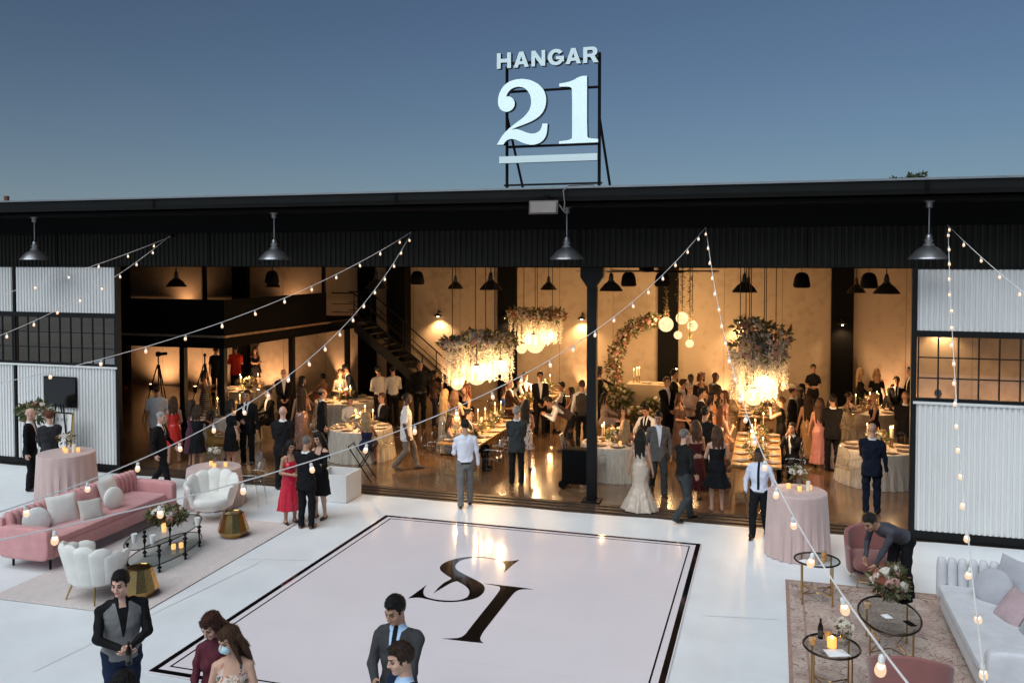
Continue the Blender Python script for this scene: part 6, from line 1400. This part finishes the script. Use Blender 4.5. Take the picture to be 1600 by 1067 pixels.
person('woman in sleeveless black dress with brown hair seen from behind', -1.02, 17.37, 193, 1.66, 'f','dress',top=(.010,.010,.011),hem=.52,flare=1.3,sleeve=.0,shoe=(.35,.20,.15),rh='chest',lh='chest',hair='mid',hc='n',skin='l',build=1.1)
person('woman in bright red dress seen from behind', -13.88, 17.74, 208, 1.60, 'f','dress',top=(.62,.018,.010),hem=.50,kind='satin',pose='step',rh='low',lh='low',shoe=(.4,.25,.2),hair='mid',hc='n',skin='l')
person('woman in short sleeved black fringed dress beside left table', -12.32, 17.80, 155, 1.60, 'f','dress',top=(.010,.010,.011),hem=.45,sleeve=.42,rh='down',lh='low',hair='bob',hc='k',skin='l')
person('woman in dark burgundy dress with bare shoulders', -1.49, 18.07, 205, 1.62, 'f','dress',top=(.06,.012,.014),hem=.25,strap=False,rh='chest',lh='chest',hair='mid',hc='n',skin='m')
person('man in dark suit talking behind the left lantern table', -12.14, 18.21, 14, 1.74, 'm','suit',top=(.010,.010,.011),tie=(.010,.010,.011),rh='belly',lh='down',hair='short',hc='b',skin='m')
person('seated woman in mustard top at the left round table', -13.03, 18.01, 131, 1.60, 'f','dress',top=(.36,.20,.05),sleeve=.5,rh='table',lh='table',hair='mid',hc='b',skin='m', pose='sit')
person('man in dark navy suit with shaved head seen from behind', 1.87, 18.11, 174, 1.72, 'm','suit',top=(.010,.014,.028),rh='down',lh='low',hair='none',skin='l')
person('white haired man in dark grey jacket seen from behind', -5.36, 18.22, 198, 1.68, 'm','suit',top=(.050,.046,.044),bot=(.012,.012,.012),rh='low',lh='low',hair='short',hc='g',skin='l')
person('man in white short sleeved shirt seen from behind by left doorway', -14.84, 18.34, 209, 1.74, 'm','polo',top=(.72,.71,.70),bot=(.16,.12,.10),sleeve=.36,pose='step',hair='short',hc='b',skin='m')
person('man in grey suit jacket with open white shirt facing camera', -2.29, 18.38, 19, 1.72, 'm','suit',top=(.115,.105,.10),bot=(.05,.047,.045),shirt=(.75,.76,.80),pose='walk2',rh='down',lh='down',hair='short',hc='k',skin='m',hp=14,hy=-20)
person('man in dark shirt behind the woman in burgundy dress', -1.37, 18.93, 154, 1.74, 'm','shirt',top=(.02,.016,.014),bot=(.010,.010,.011),rh='low',lh='low',hair='short',hc='k',skin='m')
person('man in white polo and khaki trousers walking right', -8.22, 18.76, 112, 1.80, 'm','polo',top=(.76,.74,.72),bot=(.20,.16,.12),sleeve=.42,pose='walk2',shoe=(.10,.08,.07),rh='down',lh='down',hair='buzz',hc='k',skin='d')
person('seated woman in navy strapless dress with hand at her hair', -9.22, 18.71, 191, 1.62, 'f','dress',top=(.02,.022,.055),strap=False,rh='table',lh='head',hair='mid',hc='y',skin='m', pose='sit')
person('seated woman in silver dress on left of near left table', -7.24, 19.07, 101, 1.60, 'f','dress',top=(.35,.34,.33),kind='sequin',rh='table',lh='table',hair='mid',hc='b',skin='m', pose='sit')
person('bald man in black suit in profile beside sequin gown', -10.65, 19.16, 129, 1.72, 'm','suit',top=(.010,.010,.011),rh='down',lh='down',hair='fringe',hc='b',skin='m')
person('woman in amber dress with dark hair holding a white cup', -1.31, 19.30, 104, 1.62, 'f','dress',top=(.30,.13,.05),strap=False,hem=.1,rh='chest',lh='chest',hair='bob',hc='b',skin='m')
person('seated man in charcoal suit on left of near left table', -6.87, 19.30, 95, 1.72, 'm','suit',top=(.03,.03,.032),rh='table',lh='lap',hair='short',hc='k',skin='m', pose='sit')
person('blonde woman in rust dress seated at the round table', -3.18, 19.53, 174, 1.62, 'f','dress',top=(.30,.07,.03),hem=.4,rh='table',lh='table',hair='long',hc='y',skin='m', pose='sit')
person('woman in black and white print dress with long dark hair', -5.53, 19.53, 181, 1.64, 'f','dress',top=(.62,.60,.56),kind='print',hem=.55,rh='low',lh='low',hair='long',hc='k',skin='m')
person('woman in rose gold sequin gown with long brown hair', -11.65, 19.90, 208, 1.66, 'f','dress',top=(.50,.30,.24),kind='sequin',hem=.05,flare=.85,rh='chest',lh='down',hair='verylong',hc='b',skin='m')
person('woman in bronze dress with auburn hair near right farm table', -1.07, 19.95, 123, 1.64, 'f','dress',top=(.22,.09,.04),hem=.2,kind='satin',rh='chest',lh='low',hair='long',hc='r',skin='m')
person('seated boy in black suit with hand to his face', 0.44, 20.22, -26, 1.60, 'm','suit',top=(.010,.010,.011),rh='face',lh='face',hair='short',hc='k',skin='m', pose='sit')
person('blonde woman in black striped skirt with white top', -7.95, 20.56, 171, 1.64, 'f','dress',top=(.5,.45,.4),kind='stripe',hem=.05,sleeve=.5,rh='chest',lh='reach',hair='verylong',hc='y',skin='l')
person('woman in ivory patterned dress below the left chandelier', -7.68, 20.54, 191, 1.64, 'f','dress',top=(.55,.48,.38),hem=.08,kind='sequin',rh='chest',lh='low',hair='long',hc='n',skin='l')
person('seated man in black jacket with pink shirt at near table', -9.93, 21.09, -30, 1.70, 'm','suit',top=(.010,.010,.011),shirt=(.70,.60,.58),rh='table',lh='table',hair='short',hc='n',skin='m', pose='sit')
person('seated woman in black facing camera behind round table', -3.52, 21.26, 19, 1.62, 'f','dress',top=(.010,.010,.011),sleeve=.8,rh='table',lh='table',hair='mid',hc='b',skin='m', pose='sit')
person('seated boy in white shirt behind the near left round table', -10.83, 20.99, 32, 1.55, 'm','shirt',top=(.6,.58,.54),bot=(.02,.02,.02),rh='table',lh='table',hair='short',hc='k',skin='m', pose='sit')
person('man in black suit beside the pink lace gown', 1.36, 21.55, 196, 1.74, 'm','suit',top=(.010,.010,.011),rh='low',lh='low',hair='short',hc='k',skin='m')
person('seated man in dark suit at the table under mezzanine', -13.31, 21.00, -28, 1.70, 'm','suit',top=(.010,.010,.011),rh='table',lh='table',hair='short',hc='b',skin='m', pose='sit')
person('seated man in waistcoat and bow tie looking down', -2.92, 21.21, -22, 1.72, 'm','vest',top=(.72,.72,.72),xtra=(.010,.010,.011),bot=(.010,.010,.011),tie=(.010,.010,.011),rh='table',lh='table',hair='short',hc='k',skin='m',hp=28, pose='sit')
person('seated woman in green dress at the table under mezzanine', -14.87, 21.24, 95, 1.60, 'f','dress',top=(.03,.06,.035),rh='table',lh='table',hair='mid',hc='k',skin='m', pose='sit')
person('auburn haired woman in black dress below left chandelier', -7.64, 21.34, -40, 1.66, 'f','dress',top=(.010,.010,.011),hem=.45,rh='down',lh='chest',hair='long',hc='r',skin='m')
person('woman in emerald dress talking near the large round table', -12.71, 21.74, 100, 1.64, 'f','dress',top=(.01,.07,.04),hem=.3,kind='satin',rh='chest',lh='low',hair='bob',hc='k',skin='m')
person('woman in brown dress hidden in the middle of the crowd', -2.18, 21.61, 66, 1.64, 'f','dress',top=(.09,.045,.03),hem=.2,sleeve=.4,rh='belly',lh='low',hair='mid',hc='n',skin='m')
person('photographer in sleeveless black top aiming a camera left', 0.22, 21.83, -93, 1.62, 'f','shirt',top=(.010,.010,.011),bot=(.010,.010,.011),sleeve=.0,rh='cam',lh='cam',hair='bun',hc='n',skin='l')
person('man in black suit in profile in the crowd', -1.67, 21.85, 89, 1.72, 'm','suit',top=(.010,.010,.011),tie=(.010,.010,.011),rh='low',lh='down',hair='short',hc='k',skin='m')
person('woman in pink dress with long brown hair beside gold dress', 1.09, 21.74, 172, 1.64, 'f','dress',top=(.52,.22,.19),hem=.12,hair='long',hc='n',skin='m',kind='satin',rh='low',lh='down')
person('dark haired woman in orange dress in the crowd', -1.42, 22.06, 74, 1.64, 'f','dress',top=(.42,.16,.05),hem=.1,kind='satin',rh='chest',lh='belly',hair='mid',hc='k',skin='m')
person('grey haired man in dark suit standing behind left tables', -13.54, 22.13, 36, 1.74, 'm','suit',top=(.010,.010,.011),rh='low',lh='low',hair='fringe',hc='g',skin='l')
person('woman in black and white banded off shoulder dress', -16.26, 22.19, 116, 1.62, 'f','dress',top=(.5,.5,.5),kind='bands',strap=False,hem=.4,rh='chest',lh='belly',hair='bob',hc='k',skin='m')
person('woman in pale pink lace gown with long black hair', 1.36, 21.72, 166, 1.70, 'f','dress',top=(.55,.40,.36),hem=.03,flare=.95,sleeve=.4,kind='sequin',hair='verylong',hc='k',skin='m',rh='low',lh='low')
person('man in grey waistcoat seen from behind beside front column', -4.79, 22.37, 190, 1.72, 'm','vest',top=(.72,.72,.72),xtra=(.06,.052,.045),bot=(.010,.010,.011),rh='down',lh='down',hair='short',hc='n',skin='l')
person('woman in blush dress at the edge of the central crowd', -1.14, 22.37, -57, 1.64, 'f','dress',top=(.45,.25,.21),hem=.15,kind='satin',rh='chest',lh='low',hair='long',hc='n',skin='l')
person('woman with long dark hair in gold dress seen from behind', 0.85, 22.41, 183, 1.64, 'f','dress',top=(.42,.24,.09),hem=.1,hair='verylong',hc='b',skin='m',kind='satin')
person('bald man in black suit seen from behind beside right wall', 3.06, 22.58, 177, 1.74, 'm','suit',top=(.010,.010,.011),rh='low',lh='low',hair='none',skin='m')
person('man in black suit wearing a pale cowboy hat', 0.50, 22.70, 79, 1.74, 'm','suit',top=(.010,.010,.011),rh='down',lh='low',hair='short',hc='b',skin='m')
person('man with folded arms in pale shirt in the crowd', -2.04, 22.74, 25, 1.70, 'm','shirt',top=(.46,.35,.29),bot=(.010,.010,.011),rh='fold',lh='fold',hair='short',hc='g',skin='l')
person('man in brown waistcoat bending over the far farm table', -4.98, 21.66, -72, 1.74, 'm','vest',top=(.72,.72,.72),xtra=(.07,.045,.03),bot=(.010,.010,.011),lean=58,rh=(.12,-.62,.98),lh=(.1,-.60,.98),hair='short',hc='k',skin='m',pose='step')
person('man in dark suit standing behind the far farm table', -6.23, 23.50, 25, 1.76, 'm','suit',top=(.010,.010,.011),rh='low',lh='low',hair='short',hc='k',skin='m')
person('blonde woman in sleeveless black dress between right tables', 2.43, 23.11, -81, 1.64, 'f','dress',top=(.010,.010,.011),hem=.4,rh='reach',lh='low',hair='bun',hc='y',skin='m')
person('woman in grey lace dress standing behind large round table', -12.43, 23.47, 38, 1.64, 'f','dress',top=(.16,.15,.15),hem=.2,sleeve=.5,rh='belly',lh='belly',hair='bob',hc='n',skin='l')
person('man in dark suit at the back beside the sweetheart flowers', -2.71, 23.40, 47, 1.76, 'm','suit',top=(.010,.010,.011),rh='low',lh='low',hair='short',hc='n',skin='m')
person('seated woman in ivory dress reaching across the round table', -4.39, 23.39, 86, 1.62, 'f','dress',top=(.52,.40,.34),sleeve=.7,rh='reach',lh='table',hair='mid',hc='k',skin='l', pose='sit')
person('server in white shirt standing beside the man with braces', -10.84, 23.77, 215, 1.74, 'm','shirt',top=(.68,.64,.56),bot=(.010,.010,.011),rh='belly',lh='down',hair='short',hc='k',skin='l')
person('man in white shirt with braces seen from behind near stair', -11.14, 23.49, 230, 1.74, 'm','shirt',top=(.70,.66,.58),bot=(.010,.010,.011),rh='belly',lh='belly',hair='short',hc='k',skin='m',lean=8)
person('man in black waistcoat with white sleeve in the crowd', -2.29, 23.54, 101, 1.70, 'm','vest',top=(.72,.72,.72),xtra=(.010,.010,.011),bot=(.010,.010,.011),rh='down',lh='belly',hair='short',hc='n',skin='m')
person('older man in dark jacket leaning beside blue cardigan', -7.17, 23.64, 97, 1.68, 'm','suit',top=(.05,.025,.02),rh='table',lh='table',hair='none',skin='l', pose='perch')
person('woman in black velvet dress behind the cowboy hat', 0.75, 24.15, 118, 1.64, 'f','dress',top=(.010,.010,.011),hem=.3,sleeve=.6,rh='low',lh='low',hair='mid',hc='k',skin='m')
person('dark skinned man at the back of the crowd', -2.16, 24.39, 15, 1.74, 'm','suit',top=(.03,.02,.018),rh='low',lh='low',hair='buzz',hc='k',skin='d')
person('man in navy suit leaning over the large round table', -12.22, 23.83, -48, 1.76, 'm','suit',top=(.010,.014,.028),tie=None,lean=14,rh='table',lh='low',hair='short',hc='k',skin='l',hp=10)
person('woman photographer in brown top below the stair', -9.62, 24.01, 107, 1.64, 'f','shirt',top=(.07,.035,.022),bot=(.02,.02,.022),sleeve=.45,rh='cam',lh='cam',hair='mid',hc='k',skin='m')
person('large man in black shirt at the foot of the stair', -10.17, 24.23, 33, 1.84, 'm','shirt',top=(.010,.010,.011),bot=(.010,.010,.011),sleeve=1.0,hair='buzz',hc='s',skin='m',build=1.22,rh='down',lh='down')
person('seated woman in blue cardigan at the far left farm table', -7.50, 24.23, 87, 1.58, 'f','dress',top=(.06,.13,.34),bot=(.20,.21,.24),sleeve=.9,rh='table',lh='table',hair='bob',hc='b',skin='l', pose='sit')
person('seated woman in wine dress at right of far farm table', -5.51, 24.31, -77, 1.60, 'f','dress',top=(.10,.015,.03),rh='table',lh='lap',hair='mid',hc='b',skin='m', pose='sit')
person('seated man in black waistcoat turning at far farm table', -5.83, 24.45, -82, 1.72, 'm','vest',top=(.72,.72,.72),xtra=(.010,.010,.011),bot=(.010,.010,.011),rh='table',lh='lap',hair='short',hc='k',skin='m',hy=20, pose='sit')
person('bald man in brown jacket reaching for glasses in the crowd', -1.51, 24.47, 129, 1.80, 'm','suit',top=(.085,.065,.048),bot=(.010,.010,.011),rh='low',lh='reach',hair='none',skin='d')
person('man in long dark green coat at left of the crowd', -2.64, 24.56, 96, 1.82, 'm','suit',top=(.016,.022,.018),rh='down',lh='down',hair='short',hc='k',skin='m')
person('seated woman in coral top behind the large round table', -13.75, 24.83, 229, 1.62, 'f','dress',top=(.45,.12,.06),strap=False,rh='table',lh='table',hair='bun',hc='k',skin='m', pose='sit')
person('dark haired man smiling behind the far farm table', -7.06, 24.87, 41, 1.74, 'm','vest',top=(.72,.72,.72),xtra=(.05,.02,.02),bot=(.010,.010,.011),rh='table',lh='table',hair='short',hc='k',skin='m', pose='perch')
person('man in waistcoat and white shirt seated at far farm table', -7.25, 24.88, 56, 1.72, 'm','vest',top=(.72,.72,.72),xtra=(.010,.010,.011),bot=(.010,.010,.011),tie=(.010,.010,.011),rh='table',lh='belly',hair='short',hc='b',skin='m', pose='sit')
person('woman with curly auburn hair at the back of the crowd', -1.97, 25.57, 19, 1.66, 'f','dress',top=(.10,.04,.03),sleeve=.6,rh='belly',lh='belly',hair='curly',hc='r',skin='m')
person('seated man in white shirt at far right farm table', -0.63, 25.73, 21, 1.72, 'm','shirt',top=(.6,.56,.5),bot=(.02,.02,.02),rh='table',lh='table',hair='short',hc='k',skin='m', pose='sit')
person('seated woman in teal dress at small right wall table', 2.02, 25.54, 55, 1.60, 'f','dress',top=(.02,.06,.07),rh='table',lh='table',hair='bun',hc='b',skin='m', pose='sit')
person('seated dark haired woman in cream top behind right farm table', -0.96, 25.64, 32, 1.62, 'f','dress',top=(.50,.38,.24),sleeve=.8,rh='table',lh='table',hair='bun',hc='k',skin='m', pose='perch')
person('young man in black suit standing before the right uplight', 3.28, 25.91, -7, 1.68, 'm','suit',top=(.010,.010,.011),tie=(.010,.010,.011),rh='low',lh='low',hair='short',hc='k',skin='m')
person('woman in long black dress standing against the far wall', -5.06, 26.20, 101, 1.66, 'f','dress',top=(.010,.010,.011),hem=.05,flare=.8,sleeve=1.0,rh='low',lh='reach',hair='mid',hc='k',skin='m')
person('seated man in black shirt near the right uplight', 3.28, 26.51, -22, 1.74, 'm','shirt',top=(.010,.010,.011),bot=(.010,.010,.011),rh='table',lh='table',hair='short',hc='k',skin='m', pose='sit')
person('man in black t shirt standing behind mezzanine post', -19.22, 26.91, 186, 1.78, 'm','polo',top=(.010,.010,.011),sleeve=.34,hair='short',hc='b',skin='l',rh='down',lh='down')
person('seated guest in dark suit seen through the right window', 4.31, 25.85, 161, 1.72, 'm','suit',top=(.010,.010,.011),rh='table',lh='table',hair='short',hc='k',skin='m', pose='sit')
person('man in black suit half hidden by the right wall', 3.87, 27.48, -78, 1.78, 'm','suit',top=(.010,.010,.011),rh='low',lh='down',hair='short',hc='k',skin='m')
person('man in red shirt and black trousers under the mezzanine', -18.95, 27.71, 224, 1.76, 'm','polo',top=(.42,.020,.014),bot=(.010,.010,.011),sleeve=.4,rh='belly',lh='belly',hair='short',hc='k',skin='m')
person('blonde woman in long black dress in profile by right wall', 2.53, 27.97, 80, 1.66, 'f','dress',top=(.010,.010,.011),hem=.1,flare=.85,sleeve=.9,rh='low',lh='low',hair='long',hc='y',skin='m')
person('woman in black blouse standing against wall holding a tray', 1.20, 28.00, 3, 1.74, 'f','shirt',top=(.010,.010,.011),bot=(.010,.010,.011),sleeve=.3,rh='belly',lh='belly',hair='bun',hc='k',skin='m')
person('blonde woman in low necked black dress by right wall', 3.01, 28.11, -1, 1.66, 'f','dress',top=(.010,.010,.011),hem=.4,sleeve=.35,rh='down',lh='down',hair='long',hc='y',skin='m')
person('woman in black dress with folded arms under the mezzanine', -18.71, 28.59, 48, 1.64, 'f','dress',top=(.010,.010,.011),hem=.55,rh='fold',lh='fold',sleeve=.3,hair='bob',hc='b',skin='m')
# ---------------------------------------------------------------- things people wear and hold
def hold(label, hand, off=(0,0,0)):
    o = next(p for p in SC.objects if p.get('label') == label); h = HN[label][hand]
    return o.matrix_basis @ (Vector(h) + Vector(off))
bpy.context.view_layer.update()
for p_ in [o for o in SC.objects if '_head' in o]: del p_['_head']
_l = 'man in black suit wearing a pale cowboy hat'; _o = next(p for p in SC.objects if p.get('label') == _l); _h, _M = HX[_l]
m = MB(); m.lathe([(.20,.0),(.205,.006),(.12,.006),(.105,.012),(.098,.07),(.085,.115),(.06,.118),(.02,.105)], n=30, sy=1.12)
for i, v in enumerate(m.v): x, y, z = v; m.v[i] = (x, y, z + .55*max(0, abs(x)-.09)**1.25*(1 if z < .05 else 0) - (.02 if abs(x) < .03 and z > .1 else 0))
hat = m.build('hat', mat('straw_felt', (.66,.55,.42), .8, var=.06), _o, smooth=True); hat.location = _h + np.array((0,.01,.075))
p = hold('man in grey waistcoat and black shirt holding a beer bottle', 0); B = bottle('dark beer bottle held by the man in grey waistcoat', p.x+.03, p.y-.03, p.z-.11)
p = hold('man in charcoal suit with pale blue shirt holding a glass', 0); tumbler('small clear drink held by the man in charcoal suit', p.x+.01, p.y-.02, p.z-.05, mat('pale_drink', (.55,.52,.45), .2), .034, .09)
for _l in ('woman photographer in brown top below the stair', 'photographer in sleeveless black top aiming a camera left'):
    a_, b_ = hold(_l, 0), hold(_l, 1); c_ = (a_+b_)/2; o_ = next(q for q in SC.objects if q.get('label') == _l)
    K = thing('camera', 'black camera held up by the %s' % ('brown topped photographer' if 'brown' in _l else 'sleeveless photographer'), 'camera', c_, o_.rotation_euler.z)
    m = MB(); m.box(-.075,.075,-.04,.04,-.04,.06); m.build('body', M_BLACK, K, bevel=.008); m = MB(); m.tube([(0,-.03,0),(0,-.17,0)], [.036,.042], 14); m.build('lens', M_BLACK, K, smooth=True)
p = hold('woman in black blouse standing against wall holding a tray', 0); TY = thing('serving_tray', 'small tray held by the woman in black blouse', 'tray', (p.x+.06, p.y-.06, p.z+.03)); m = MB(); m.lathe([(.17,0),(.19,.015),(.18,.012)], n=24); m.build('dish', mat('tray_wood', (.30,.16,.09), .5), TY, smooth=True); m = MB(); m.box(-.1,.1,-.07,.05,.012,.03); m.build('folded_napkins', M_NAP, TY)
p = hold('woman in amber dress with dark hair holding a white cup', 1); m = MB(); m.lathe([(.03,0),(.045,.11),(.042,.108)], n=14); tag(m.build('paper_cup', M_CUP, None, smooth=True, loc=(p.x, p.y, p.z-.03)), 'white cup held by the woman in amber dress', 'cup')
p = hold('woman in burgundy lace blouse looking down with long auburn hair', 0); PH = thing('phone', 'dark phone held by the woman in burgundy', 'phone', (p.x+.05, p.y-.03, p.z)); m = MB(); m.box(-.035,.035,-.07,.07,0,.009); m.build('case', M_BLACK, PH, bevel=.003)
_l = 'woman in burgundy lace blouse looking down with long auburn hair'; p = hold(_l, 0); HB = thing('handbag', 'grey handbag hanging from wrist of the woman in burgundy', 'bag', (p.x-.06, p.y-.05, p.z-.42)); m = MB(); sup(m, (0,0,.12), (.11,.05,.12), .4, 20, 10, e2=.4); m.build('body', mat('grey_leather', (.16,.15,.17), .5), HB, smooth=True); m = MB(); m.tube([(-.06,0,.22),(-.03,0,.40),(.03,0,.40),(.06,0,.22)], .006, 6); m.build('strap', M_ALU, HB, smooth=True)

# ---------------------------------------------------------------- every repeat gets its own place in its row
ORD = 'first second third fourth fifth sixth seventh eighth ninth tenth eleventh twelfth thirteenth fourteenth fifteenth sixteenth'.split()
bpy.context.view_layer.update()
_by = {}
for o in SC.objects:
    if o.parent is None and 'label' in o: _by.setdefault(o['label'], []).append(o)
_cm = cam.matrix_world.inverted()
def _sx(o): v = _cm @ o.matrix_world.translation; return v.x / -v.z
for lb, os_ in _by.items():
    if len(os_) < 2: continue
    os_.sort(key=_sx)
    for i, o in enumerate(os_): o['label'] = lb + ', ' + ('leftmost' if i == 0 else 'rightmost' if i == len(os_)-1 else ORD[i] + ' from left')
